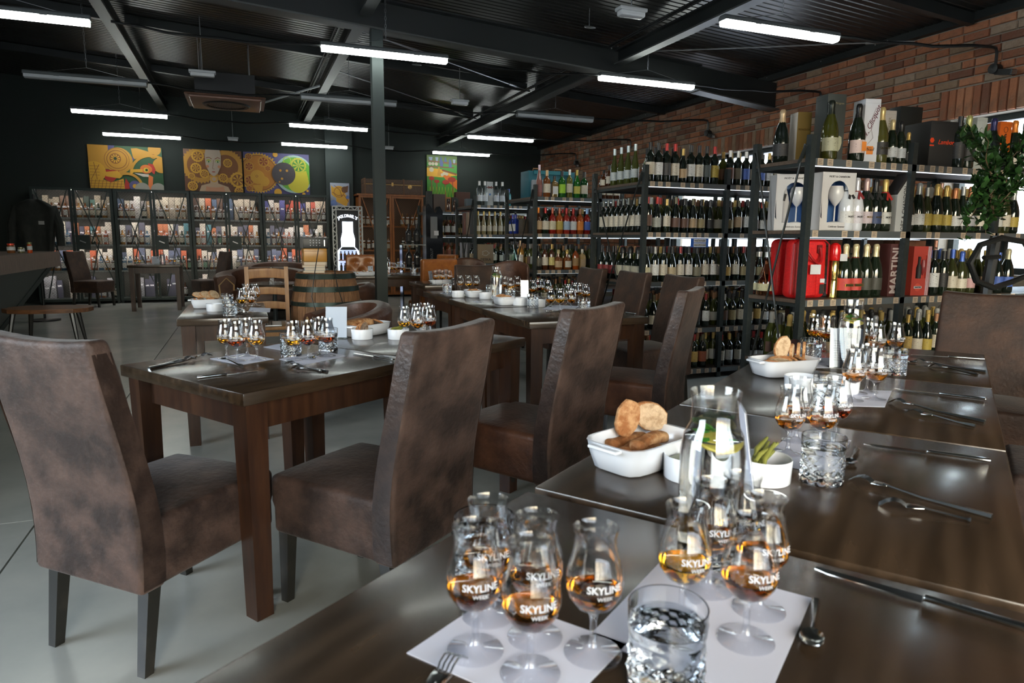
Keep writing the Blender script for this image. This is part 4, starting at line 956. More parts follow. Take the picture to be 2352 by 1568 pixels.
# ---------------------------------------------------------------- rack A feature items (front edge Y about 3.24)
def xA(px, dy=.06): return GY(px, 500, 3.19 + dy).x
def carton(name, lb, x, y, z, sx, sy, h, col, rz=0, mtl=None, grp=None):
    t = thing(name, lb, 'box', (x, y, z + .0005), rz, grp); put('body', MB().rbox(sx, sy, h, .0025, (0, 0, h / 2), n=1, rn=1).mesh('body', mtl or CART, 30), t, col=col)
    put('lid_line', MB().box(-sx / 2 - .0006, sx / 2 + .0006, -sy / 2 - .0006, sy / 2 + .0006, h * .93, h * .932).mesh('lid_line', CART, 0), t, col=tuple(c * .5 for c in col)); return t
def panel(t, name, x0, x1, z0, z1, col, sy, off=.0012, poly=None):
    p_ = poly or [(x0, z0), (x1, z0), (x1, z1), (x0, z1)]
    return put(name, MB().prism(p_, 0, .0012, Matrix.Translation((0, -sy / 2 - off + .0012, 0)) @ Matrix.Rotation(PI / 2, 4, 'X')).mesh(name, CART, 0), t, col=col)
Z0, Z1, Z2 = LEV[0], LEV[1], LEV[2]
bottle('champagne', (3.27, 3.56, Z0), DK, (.03, .03, .03), (.45, .33, .20), -1.0, 'wine_bottle', 'alone at left end, top shelf, nearest rack', 'left end bottles of the nearest rack', sc=1.1)
t = carton('gift_box', 'white and gold tall gift box beside the first bottle on the top shelf', 3.42, 3.56, Z0, .095, .095, .33, (.50, .46, .40), -.25)
panel(t, 'gold_side', -.0475, .0475, 0, .33, (.16, .10, .02), .095); text('FONSECA', .018, GOLD, t, facing((0, -.050, .22)))
t = carton('gift_box', 'tall dark grey gift box on the top shelf of the nearest rack', 3.44, 3.34, Z0, .125, .125, .40, (.045, .052, .048), -.22)
text('Dom Pérignon', .016, mat('dull_gold', (.30, .26, .16), .4), t, facing((.0, -.0645, .345)))
sh_ = [(.012 * s, z) for s, z in ((-2.2, .115), (-1.1, .122), (0, .116), (1.1, .122), (2.2, .115), (2.5, .08), (1.8, .045), (0, .018), (-1.8, .045), (-2.5, .08))]
panel(t, 'shield_label', 0, 0, 0, 0, (.38, .38, .26), .125, poly=[(x + .02, z + .03) for x, z in sh_])
x = xA(1893); t = bottle('champagne', (x, 3.255, Z0), (.040, .042, .006), (.38, .38, .26), (.015, .02, .015), -.2, 'wine_bottle', 'between the dark and white tall boxes', 'feature bottles of the nearest rack', sc=1.13)
t = carton('gift_box', 'tall white gift box with handwriting and an orange square label', 3.70, 3.30, Z0, .105, .12, .385, (.60, .62, .66), -.25)
text('V. Clicquot', .045, mat('violet_ink', (.13, .03, .04), .6), t, facing((0, -.0612, .25), 0, 1.15), shear=.3); panel(t, 'orange_label', -.022, .022, .05, .10, ORG, .12); text('Clicquot', .016, INK, t, facing((0, -.0622, .078)), name='lettering')
MB().tube([(-.035, -.0615, .15), (.0, -.0615, .20), (.03, -.0615, .30), (.045, -.0615, .34), (.02, -.0615, .33), (-.01, -.0615, .25), (.0, -.0615, .2), (.015, -.0615, .15), (-.02, -.0615, .11)], .0007, 4).build('flourish', mat('violet_ink', (.13, .03, .04), .6), t)
t = bottle('champagne', (xA(1955), 3.255, Z0), DG, (.55, .42, .38), BLK, -.15, 'wine_bottle', 'beside the white tall box, orange square on label', 'feature bottles of the nearest rack', sc=1.12)
put('orange_square', MB().box(-.002, .026, -.0008, 0, .055, .105).mesh('orange_square', CART, 0), t, (0, -.046, 0), col=ORG)
t = carton('gift_box', 'white gift box with black lettering behind the gold topped bottles', 3.98, 3.44, Z0, .15, .12, .36, (.50, .47, .43), -.2); text('EDITION ROEDERER', .028, mat('dull_gold', (.30, .26, .16), .4), t, facing((.03, -.061, .19), 0, PI / 2))
for px_, cp_, lb_, sc_, tx in ((1993, GLD, WH, 1.08, 'CATTIER'), (2010, (.55, .42, .18), BLK, 1.10, 'CATTIER'), (2036, (.52, .42, .22), (.45, .47, .48), .88, None), (2056, BLK, (.42, .44, .45), .86, None), (2074, GLD, BLK, .66, None)):
    xx = xA(px_ - 4, .06) + (-.018 if px_ == 1993 else 0); t = bottle('champagne', (xx, 3.25 + (.04 if px_ == 1993 else 0), Z0), DG if px_ != 2010 else (.06, .058, .012), lb_, cp_, -.2, 'wine_bottle', ('%s of five small ones left of the black box' % ORD[[1993, 2010, 2036, 2056, 2074].index(px_)]), 'sparkling wines left of the black box', sc=sc_)
    if tx: text(tx, .016, INK if lb_ is WH else GOLD, t, facing((0, -.0462, .08)), name='label_print')
t = carton('gift_box', 'large black cube gift box with red emblem and script on the top shelf', xA(2150, .1), 3.37, Z0, .27, .22, .30, (.018, .018, .018), -.12)
REDI = mat('red_foil', (.75, .06, .015), .35); text('Lamborghini', .042, REDI, t, facing((.035, -.111, .165)), shear=.3)
MB().lathe([(0, 0), (.018, 0), (.018, .001), (0, .001)], 6, M=Matrix.Translation((-.118, -.1105, .175)) @ Matrix.Rotation(PI / 2, 4, 'X')).build('emblem', REDI, t); MB().box(-.135, -.10, -.1115, -.1105, .138, .147).build('emblem_band', REDI, t, smooth=0)
t = carton('gift_box', 'tall black carton standing behind the black cube box', xA(2085, .3), 3.58, Z0, .19, .10, .44, (.012, .014, .013), -.1)
for px_, k_, g_, l_, c_ in ((2186, 'bordeaux', DK, BLK, BLK), (2205, 'champagne', DG, BLK, (.42, .42, .16)), (2262, 'champagne', DK, (.30, .32, .34), (.03, .03, .10)), (2310, 'champagne', DG, CREAM, ORG), (2335, 'champagne', DK, WH, BLK)):
    bottle(k_, (xA(px_ - 2), 3.25, Z0), g_, l_, c_, -.2, 'wine_bottle', 'on top shelf right of the black cube box', 'sparkling wines right of the black box', sc=1.12)
t = carton('gift_box', 'tall white carton with grey emblem right of the black cube box', xA(2232), 3.30, Z0, .085, .12, .345, (.42, .45, .42), -.15)
text('Cuvée', .018, INK, t, facing((0, -.0615, .17))); text('Brut', .016, INK, t, facing((0, -.0615, .13))); MB().tube([(.016 * math.cos(a), -.0612, .25 + .026 * math.sin(a)) for a in [k * PI / 5 for k in range(10)]], .0015, 4, closed=True).build('crest', mat('crest_grey', (.2, .22, .2), .5), t)
t = carton('gift_box', 'tall bright orange carton at the right of the top shelf', xA(2288), 3.30, Z0, .10, .11, .335, (.62, .12, .01), -.15); text('Special Cuvée', .03, INK, t, facing((0, -.0565, .17), 0, PI / 2)); MB().tube([(.016 * math.cos(a), -.0562, .28 + .02 * math.sin(a)) for a in [k * PI / 5 for k in range(10)]], .0015, 4, closed=True).build('crest', INK, t)
# second level: two goblet gift boxes, bow bottles, tall lettered box
BLUEI = mat('blue_interior', (.09, .22, .50), .5); CARTW = mat('white_carton', (.56, .55, .54), .5)
def goblet_box(x, y, rz, lb):
    sx, sy, h = .245, .145, .355
    t = thing('goblet_gift_box', lb, 'box', (x, y, Z1 + .0005), rz)
    arch = [(-.075, .05), (.075, .05), (.075, .22)] + [(.075 * math.cos(a), .22 + .085 * math.sin(a)) for a in [k * PI / 12 for k in range(1, 12)]] + [(-.075, .22)]
    # front face with arched opening
    v = []; f = []; n = len(arch); outer = []
    for (px_, pz) in arch:
        k = max(abs(px_) / (sx / 2 - .0), abs(pz - h / 2) / (h / 2)); s_ = 1 / max(k, 1e-6); outer.append((px_ * s_, h / 2 + (pz - h / 2) * s_))
    for yy in (-sy / 2, -sy / 2 + .003):
        for q in arch: v.append((q[0], yy, q[1]))
        for q in outer: v.append((q[0], yy, q[1]))
    for i in range(n):
        j = (i + 1) % n; f += [(i, j, n + j, n + i), (2 * n + i, 3 * n + i, 3 * n + j, 2 * n + j), (i, 2 * n + i, 2 * n + j, j)]
    a = MB().add(v, f)
    for c in ((-sx / 2, -sx / 2 + .003, -sy / 2, sy / 2, 0, h), (sx / 2 - .003, sx / 2, -sy / 2, sy / 2, 0, h), (-sx / 2, sx / 2, -sy / 2, sy / 2, h - .003, h), (-sx / 2, sx / 2, -sy / 2, sy / 2, 0, .003), (-sx / 2, sx / 2, sy / 2 - .003, sy / 2, 0, h)): a.box(*c)
    # corner patches so the front is closed
    for sx_, pz in ((-1, 0), (1, 0), (-1, h), (1, h)):
        a.add([(sx_ * sx / 2, -sy / 2 + .001, pz), (sx_ * .045, -sy / 2 + .001, pz), (sx_ * .085, -sy / 2 + .001, abs(pz - .03)), (sx_ * sx / 2, -sy / 2 + .001, abs(pz - .09))], [(0, 1, 2, 3)])
    a.build('carton', CARTW, t, smooth=0)
    MB().box(-.088, .088, sy / 2 - .012, sy / 2 - .006, .045, .31).box(-.088, -.083, -sy / 2 + .005, sy / 2 - .01, .045, .31).box(.083, .088, -sy / 2 + .005, sy / 2 - .01, .045, .31).box(-.088, .088, -sy / 2 + .005, sy / 2 - .01, .045, .05).build('blue_liner', BLUEI, t, smooth=0)
    MB().lathe([(.028, 0), (.031, .006), (.031, .13), (.024, .17), (.012, .21), (.012, .245), (0, .246)], 16, (-.042, .01, .052)).build('white_bottle', CARTW, t)
    MB().lathe([(.0135, .175), (.020, .182), (.0135, .19)], 10, (-.042, .01, .052)).build('ribbon', GOLD, t); MB().bar((-.042, -.012, .235), (-.052, -.018, .19), .014, .002, (0, 1, 0)).build('ribbon_tail', INK, t, smooth=0)
    MB().lathe([(.036, 0), (.034, .003), (.005, .008), (.0045, .10), (.018, .115), (.042, .15), (.048, .185), (.040, .225), (.038, .222), (.045, .185), (.039, .15), (0, .12)], 22, (.032, -.01, .052)).build('goblet', mat('white_goblet', (.62, .62, .62), .25, coat=.4), t)
    text('MOËT & CHANDON', .0165, INK, t, facing((0, -sy / 2 - .0008, .328))); text('Celebrate Summer', .016, INK, t, facing((0, -sy / 2 - .0008, .024)), shear=.3)
    for k, zz in enumerate((.26, .17, .08)): MB().tube([(sx / 2 + .0012, .0 + .028 * math.cos(a), zz + .028 * math.sin(a)) for a in [k2 * PI / 7 for k2 in range(14)]], .001, 4, closed=True).build('printed_ring', mat('pale_print', (.30, .33, .33), .5), t)
    return t
goblet_box(3.33, 3.50, -.45, 'white gift box with arched window, bottle and goblet, on the shelf end'); goblet_box(xA(1903, .12), 3.31, -.12, 'white gift box with goblet in blue arched window, right of the post')
for i, (px_, g_, l_, c_, rb) in enumerate(((1942, (.60, .63, .66), WH, (.55, .58, .60), BLK), (1963, (.60, .62, .66), (.55, .52, .56), (.55, .56, .6), BUR), (1985, DG, (.45, .38, .40), (.42, .28, .26), BLK), (2006, DK, (.03, .05, .12), BLK, BLK), (2028, DG, (.50, .50, .46), GLD, RD))):
    t = bottle('champagne', (xA(px_, .07), 3.26, Z1), g_, l_, c_, -.1, 'wine_bottle', '%s of five with ribbon bows, second shelf, nearest rack' % ORD[i], 'bow tied sparkling wines', sc=1.06)
    put('bow_ribbon', MB().lathe([(.0215, .222), (.0225, .232), (.0205, .236)], 14, caps=False).bar((0, -.024, .226), (-.018, -.040, .185), .016, .002, (0, 1, 0)).bar((0, -.024, .226), (.018, -.040, .187), .016, .002, (0, 1, 0)).mesh('bow', CART, 40), t, col=rb)
    text('MOËT', .016, GOLD if i in (2, 3) else INK, t, facing((0, -.0455, .082)), name='label_print')
tx_ = xA(2060, .07)
t = thing('arrow_box', 'grey arrow topped carton with vertical lettering by the second post', 'box', (tx_, 3.265, Z1 + .0005), -.1)
MB().prism([(-.05, 0), (.05, 0), (.05, .285), (.022, .335), (-.05, .235)], -.045, .045, Matrix.Rotation(PI / 2, 4, 'X')).build('body', mat('silver_carton', (.48, .49, .48), .4), t, smooth=0)
MB().prism([(-.052, .235), (.024, .340), (.052, .288), (.052, .322), (.024, .372), (-.052, .262)], -.0465, .0465, Matrix.Rotation(PI / 2, 4, 'X')).build('black_edge', INK, t, smooth=0)
text('MOËT & CHANDON', .034, INK, t, facing((.01, -.0465, .135), 0, PI / 2))
winerow('A', 1, 4.06, 5.15, pitch=.082, kinds=('champagne', 'champagne', 'burgundy'), glass=(DG, DK, (.030, .034, .009)), labs=[WH, WH, CREAM, YEL, (.3, .3, .3)], caps=[GLD, (.40, .42, .42), (.52, .20, .08), GLD, (.35, .36, .35)])
# third level: red bags, flask, sparkling, MARTINI boxes
def redbag(x, y, rz, lb, full=True):
    t = thing('cooler_bag', lb, 'bag', (x, y, Z2 + .0005), rz)
    def sl(p): h = (p.z + .185) / .37; return (p.x * (1 - .06 * h), p.y * (1 - .08 * h), p.z)
    MB().rbox(.265, .11, .37, .04, (0, 0, .186), n=5, fn=sl, rn=3).build('body', RED, t, smooth=60)
    MB().tube([(sx_ * .132 * (1 - .06 * zz / .37), -.056, zz) for sx_, zz in ((-1, .03), (-1, .34))] + [(-.09, -.054, .366), (.09, -.054, .366)] + [(.126, -.054, .34), (.132, -.056, .03)], .005, 6).build('piping', mat('dark_red', (.35, .006, .008), .4), t)
    if full:
        for s_ in (-1, 1): MB().box(s_ * .055 - .016, s_ * .055 + .016, -.062, -.052, .285, .335).build('handle_slot', mat('slot_dark', (.12, .003, .004), .5), t, smooth=0)
        MB().tube([(-.055, -.062, .318), (-.045, -.082, .285), (-.015, -.092, .245), (.02, -.094, .222), (.045, -.088, .232), (.056, -.076, .27), (.056, -.062, .318)], .0085, 8).build('strap', mat('dark_red', (.35, .006, .008), .4), t)
        MB().box(-.03, .045, -.094, -.092, .155, .215).build('hang_tag', TAGW, t, smooth=0); MB().box(-.062, .012, -.0585, -.057, .055, .075).build('gold_plate', GOLD, t, smooth=0)
        text('PIPER-HEIDSIECK', .0085, INK, t, facing((-.025, -.0588, .065))); MB().box(.075, .108, -.0585, -.057, .10, .125).build('sticker', TAGW, t, smooth=0); MB().box(.075, .106, -.0585, -.057, .03, .09).build('dark_sticker', INK, t, smooth=0)
        MB().rbox(.11, .03, .22, .012, (-.005, -.048, .125), n=3).build('pocket', RED, t)
    return t
redbag(3.37, 3.52, -.25, 'red bottle cooler bag partly hidden behind the rack post', False); redbag(xA(1848, .16), 3.32, -.12, 'bright red cooler bag with strap handle and white tag')
t = thing('gold_flask', 'gold cylinder with a rounded red cap beside the red bag', 'flask', (xA(1921, .1), 3.28, Z2 + .0005))
MB().lathe([(.030, 0), (.033, .004), (.033, .11), (.031, .115), (.033, .12), (.033, .235), (.030, .24)], 24).build('body', GOLD, t); MB().lathe([(.034, .238), (.037, .245), (.037, .30), (.030, .335), (.015, .348), (0, .35)], 24).build('cap', mat('red_gloss', (.6, .01, .01), .2, coat=.5), t)
MB().box(.0, .06, -.046, -.044, .235, .28).build('price_card', TAGW, t, smooth=0)
for i, px_ in enumerate((1952, 1975, 2000, 2022)):
    t = bottle('champagne', (xA(px_ - 2, .07), 3.262, Z2), DG, (.48, .05, .04) if i < 2 else (.05, .05, .04), (.55, .46, .26), -.05, 'wine_bottle', '%s right of the gold flask, third shelf, nearest rack' % ORD[i], 'gold topped bottles beside the gold flask', sc=1.10)
    if i < 2:
        put('neck_band', MB().lathe([(.0225, .215), (.0215, .235)], 14, caps=False).mesh('nb', CART), t, col=RD); MB().box(-.03, .03, -.0005, 0, .068, .084).build('gold_plate', GOLD, t, loc=(0, -.0462, 0), smooth=0); text('PIPER-HEIDSIECK', .007, INK, t, facing((0, -.0472, .076)), name='label_print')
t = carton('gift_box', 'dark red tall box with large pale vertical lettering beside the second post', xA(2058, .08), 3.31, Z2, .085, .14, .345, (.07, .02, .018), -.1); text('MARTINI', .078, mat('pale_rose', (.42, .34, .32), .5), t, facing((.0, -.0725, .17), 0, PI / 2), bold=.002)
t = thing('gift_box', 'red gift box with bottle window and white stripes', 'box', (xA(2117, .1), 3.30, Z2 + .0005), -.1); Rr = mat('vermouth_red', (.42, .05, .035), .45)
MB().box(-.075, .075, -.04, .045, 0, .33).box(-.075, -.045, -.048, -.04, 0, .33).box(.04, .075, -.048, -.04, 0, .33).box(-.045, .04, -.048, -.04, 0, .115).box(-.045, .04, -.048, -.04, .27, .33).build('carton', Rr, t, smooth=0)
MB().lathe([(.017, 0), (.018, .07), (.008, .10), (.008, .145), (0, .146)], 14, (-.02, -.0455, .115)).build('bottle', INK, t)
MB().lathe([(.0, 0), (.016, .025), (.019, .06), (.013, .105)], 14, (.018, -.044, .135)).build('flute_print', mat('flute_red', (.25, .03, .03), .3), t)
MB().lathe([(.026, 0), (.026, .0015), (0, .0015)], 24, M=Matrix.Translation((-.02, -.0485, .055)) @ Matrix.Rotation(PI / 2, 4, 'X')).build('roundel', mat('roundel_red', (.55, .08, .05), .4), t); MB().box(-.052, .012, -.0515, -.0500, .047, .063).build('band', PRINT, t, smooth=0)
text('MARTINI', .013, INK, t, facing((-.02, -.0522, .055)), bold=.0004)
for k in range(4): MB().box(.045 + k * .0075, .048 + k * .0075, -.0492, -.048, .0, .33).build('stripe', PRINT, t, smooth=0)
winerow('A', 2, xA(2160), 5.15, pitch=.086, kinds=('champagne', 'champagne', 'burgundy', 'bordeaux'), glass=(DG, DK, (.030, .034, .009)), labs=[WH, CREAM, BLU, (.5, .3, .3), (.4, .4, .35), BLK], caps=[BLK, (.52, .20, .08), (.45, .40, .25), BLU, (.4, .42, .42), YEL])
for i, (x_, y_) in enumerate(((3.25, .42), (3.235, .32))): onrack('A', 2, x_, 'jug', [(.85, .92, .88), (.75, .45, .30)][i], (.45, .42, .25), WH, y_, rz=-1.1, row='end', sc=1.05)
# ---------------------------------------------------------------- cartons on racks C, D, E
def rc(R, lv, x, dy, sx, sy, h, col, lb, txt=None, rz=0):
    t = carton('gift_box', lb, x, RY[R] + dy, LEV[lv], sx, sy, h, col, rz)
    if txt: text(txt[0], txt[1], txt[2], t, facing((0, -sy / 2 - .002, txt[3])))
    return t
t = rc('C', 0, 3.56, .52, .62, .26, .33, (.015, .12, .16), 'large teal presentation case behind the pink bottle', None)
MB().box(-.25, .25, -.15, -.128, .29, .335).build('flap', mat('teal_flap', (.02, .16, .20), .45), t, smooth=0)
for s_ in (-.17, .12): MB().tube([(s_ - .05, -.04, .33), (s_ - .045, -.04, .365), (s_ + .045, -.04, .365), (s_ + .05, -.04, .33)], .007, 6).build('handle', mat('handle_tan', (.33, .17, .08), .5), t)
rc('C', 0, 3.33, .30, .15, .14, .21, (.30, .33, .36), 'silver and blue glass gift box under the teal case', None, -.3)
rc('C', 1, 3.30, .25, .14, .30, .30, (.012, .014, .012), 'tall black carton on the left end of the third rack', ('BULLDOG', .026, PRINT, .20), -.2)
rc('C', 1, 3.27, .56, .10, .14, .18, (.06, .045, .03), 'brown lower carton on the left end of the third rack')
t = rc('D', 0, 3.43, .13, .10, .10, .345, (.48, .52, .54), 'tall silver white box with brown ribbon on the fourth rack', ('ČASTA', .014, INK, .25)); MB().bar((-.06, -.052, .262), (.06, -.052, .262), .004, .012).bar((-.03, -.054, .28), (.03, -.054, .245), .004, .01).bar((-.03, -.054, .245), (.03, -.054, .28), .004, .01).build('ribbon_bow', mat('brown_ribbon', (.16, .04, .03), .5), t, smooth=0)
MB().lathe([(0, 0), (.016, 0), (.016, .001)], 16, M=Matrix.Translation((0, -.0515, .16)) @ Matrix.Rotation(PI / 2, 4, 'X')).build('blue_gem', BLUEI, t)
rc('D', 0, 3.27, .62, .10, .10, .12, (.10, .13, .15), 'small dark gift box at the left end of the fourth rack')
t = rc('D', 2, 3.35, .12, .25, .16, .28, (.17, .12, .07), 'brown carton with dark lettering and pale emblem, third shelf, fourth rack', ('PIESKA', .055, INK, .055)); MB().tube([(.05 * math.cos(a) * (1 + .3 * math.cos(5 * a)), -.0815, .15 + .035 * math.sin(a)) for a in [k * PI / 12 for k in range(24)]], .0015, 4, closed=True).build('bear_mark', PRINT, t)
for i in range(3): rc('D', 1, 3.26, .30 + i * .18, .12, .15, .33, [(.055, .06, .06), (.30, .22, .16), (.14, .05, .04)][i], '%s dark carton on the left end of the fourth rack' % ORD[i], None, -.1)
for i in range(4): rc('D', 2, 3.25, .40 + i * .13, .11, .11, .30, [(.04, .045, .05), (.38, .38, .42), (.05, .05, .05), (.3, .3, .34)][i], '%s carton in the end row, third shelf, fourth rack' % ORD[i])
for i, (x_, sx, h, col) in enumerate(((3.22, .10, .37, (.025, .028, .028)), (3.40, .22, .32, (.075, .055, .045)), (3.57, .11, .27, (.30, .13, .04)), (3.69, .10, .27, (.03, .03, .025)))):
    t = rc('E', 0, x_, .15, sx, .12, h, col, ['tall black carton at left of the farthest rack top', 'brown tied carton on the farthest rack top', 'wooden framed bottle box on the farthest rack top', 'dark bottle box at right of the farthest rack top'][i])
    if i >= 2: MB().box(-sx / 2 + .02, sx / 2 - .02, -.0625, -.0605, .03, .24).build('window', INK, t, smooth=0); put('bottle', BK['spirit'][0], t, (0, -.066, .03), col=AMBD).scale = (.7, .2, .7)
rc('E', 0, 3.90, .3, .28, .14, .38, (.06, .022, .014), 'large dark brown carton behind the silver box', None); rc('E', 1, 3.30, .12, .16, .1, .30, (.32, .36, .30), 'white carton with green parrot print on the farthest rack')
t = thing('rack_sign', 'small blue and white sign hanging under the second shelf of the wine rack', 'sign', (GY(1605, 552, 4.985).x, 4.972, 1.185))
MB().box(-.092, .092, -.003, .003, 0, .075).build('board', mat('sign_blue', (.02, .10, .42), .4), t, smooth=0); MB().box(-.065, .065, -.005, -.003, .004, .034).box(-.065, .065, -.005, -.003, .040, .072).build('text_panel', TAGW, t, smooth=0)
text('NAJČASTEJŠIE', .019, INK, t, facing((0, -.0058, .056))); text('NAKUPOVANÉ', .019, INK, t, facing((0, -.0058, .018)))
ST.flush('bottles_behind', 'dense dark bottles filling the shelves behind the front rows', 'bottles')
from mathutils.geometry import tessellate_polygon
# ================================================================ bottle cabinets along the back wall
def diamond(x0, x1, z0, z1, y, step, r, m, parent, name='wire_mesh'):
    a = MB(); w_, h_ = x1 - x0, z1 - z0
    def clipline(c, s):   # x + s*z = c
        pts = []
        for x in (x0, x1):
            z = (c - x) * s
            if z0 - 1e-6 <= z <= z1 + 1e-6: pts.append((x, z))
        for z in (z0, z1):
            x = c - s * z
            if x0 < x < x1: pts.append((x, z))
        if len(pts) >= 2:
            p, q = pts[0], pts[-1]
            if abs(p[0] - q[0]) > .005: a.bar((p[0], y, p[1]), (q[0], y, q[1]), r, r, (0, 1, 0))
    c = x0 + z0
    while c < x1 + z1: clipline(c, 1); c += step
    c = x0 - z1
    while c < x1 - z0: clipline(c, -1); c += step
    return stuff(a.build(name, m, parent, smooth=0))
WIRE = mat('mesh_wire', (.09, .10, .095), .5, metal=.5)
CT = mat('printed_carton', (.5, .5, .5), .45, objcol=True, n=(26, (.10, .08, .07), .60, .66, (1, 1, .8)))
def cabinet(x0, w_, label, col, colm, wire, shelves, h=2.10, d=.40, Y=14.46, lock=True, feet=.05, led=True):
    t = thing('bottle_cabinet', label, 'cabinet', (x0, Y, 0))
    MB().box(0, w_, d - .01, d, feet, h).build('back_panel', mat(col + '_back', colm[0], .6), t, smooth=0)
    f_ = colm[1]
    MB().box(0, .02, 0, d, feet, h).build('side_panel', f_, t, smooth=0); MB().box(w_ - .02, w_, 0, d, feet, h).build('side_panel', f_, t, smooth=0)
    MB().box(0, w_, 0, d, h - .03, h).build('top_panel', f_, t, smooth=0); MB().box(0, w_, 0, d, feet, feet + .03).build('bottom_panel', f_, t, smooth=0)
    for x in (.03, w_ - .03):
        for y in (.04, d - .04): MB().box(x - .02, x + .02, y - .02, y + .02, 0, feet).build('foot', f_, t, smooth=0)
    for z in shelves:
        s_ = MB().box(.02, w_ - .02, .03, d - .01, z - .016, z).build('shelf', f_, t, smooth=0)
        MB().box(.02, w_ - .02, .026, .03, z - .030, z + .002).build('shelf_edge', mat('pale_edge', (.30, .32, .31), .4) if led else f_, s_, smooth=0)
    if led:
        for z in [h - .03] + [q - .016 for q in shelves[:-1]]: MB().box(.05, w_ - .05, .034, .060, z - .005, z - .001).build('led_strip', LED2, t, smooth=0)
    n_ = 2
    for k in range(n_):
        a0 = k * w_ / 2 + .004; a1 = (k + 1) * w_ / 2 - .004; dr = bpy.data.objects.new('door', None); C.objects.link(dr); dr.parent = t
        fr = MB(); b = .045
        fr.box(a0, a0 + b, -.03, -.005, feet, h).box(a1 - b, a1, -.03, -.005, feet, h).box(a0 + b, a1 - b, -.03, -.005, h - b, h).box(a0 + b, a1 - b, -.03, -.005, feet, feet + b)
        fr.build('door_frame', f_, dr, smooth=0)
        diamond(a0 + b, a1 - b, feet + b, h - b, -.012, .048, .0026, wire, dr)
        l_, r_ = a0 + b, a1 - b; mid = (l_ + r_) / 2; zb = 1.15 * h / 2.1
        br = MB()
        br.bar((l_ + .02, -.026, h - b), (mid + .06, -.026, zb - .02), .018, .012, (0, 1, 0)).bar((r_ - .02, -.026, h - b), (mid - .06, -.026, zb - .02), .018, .012, (0, 1, 0))
        br.bar((mid + .05, -.026, zb - .02), (l_ + .10, -.026, .12), .018, .012, (0, 1, 0)).bar((mid - .02, -.026, zb), (r_ - .02, -.026, .40), .018, .012, (0, 1, 0))
        br.build('brace_bars', f_, dr, smooth=0)
        if lock and k == 1:
            MB().box(a0 + .01, a0 + .23, -.034, -.030, 1.0, 1.26).build('lock_plate', f_, dr, smooth=0); MB().bar((a0 + .07, -.045, 1.16), (a0 + .16, -.05, 1.12), .018, .014, (0, 1, 0)).build('handle', CHAIN, dr, smooth=0)
        elif k == 0: MB().box(a1 - .035, a1 - .015, -.045, -.03, 1.25, 1.6).build('pull_bar', f_, dr, smooth=0)
    return t
LED2 = emis('cabinet_led', (1.0, .93, .84), 26)
SH = [1.575, 1.09, .615, .10]; x0 = -3.47; cabs = ['leftmost tall dark mesh cabinet, half hidden by the dark jacket', 'second tall dark mesh cabinet, behind the small table', 'third tall dark mesh cabinet under the face painting', 'fourth tall dark mesh cabinet beside the neon bottle display']
for i, lb in enumerate(cabs): cabinet(x0 + i * 1.285, 1.275, lb, 'cabinet', ((.05, .048, .042), DGREEN), WIRE, SH)
cr = random.Random(5); cabn = ['leftmost', 'second', 'third', 'fourth']; shn = ['top', 'second', 'third', 'bottom']
wtag = MB().box(-.030, .030, -.001, 0, 0, .026).mesh('price_tag', mat('bright_tag', (.80, .80, .84), .6), 0)
boxme = {}
for s_, h_ in ((.085, .39), (.095, .36), (.078, .33), (.10, .41)): boxme[(s_, h_)] = MB().box(-s_ / 2, s_ / 2, -s_ / 2, s_ / 2, 0, h_).mesh('body', CT, 0)
CC = [(.52, .46, .38), (.60, .56, .50), (.48, .42, .34), (.10, .14, .22), (.55, .50, .44), (.42, .30, .18), (.16, .10, .08), (.62, .60, .58), (.50, .14, .07), (.08, .20, .20), (.35, .33, .33), (.58, .52, .42)]
CC2 = [CC, [(.60, .58, .56), (.08, .20, .24), (.52, .48, .42), (.45, .16, .08), (.1, .1, .14)], [(.60, .56, .50), (.42, .4, .36), (.50, .12, .06), (.12, .14, .22)], [(.08, .08, .12), (.55, .5, .45), (.3, .3, .33)]]
FR = [('spirit', AMB, CREAM), ('spirit', AMBD, WH), ('square', AMB, WH), ('spirit', (.02, .03, .02), CREAM), ('square', (.25, .10, .02), CREAM), ('spirit', (.35, .16, .03), WH)]
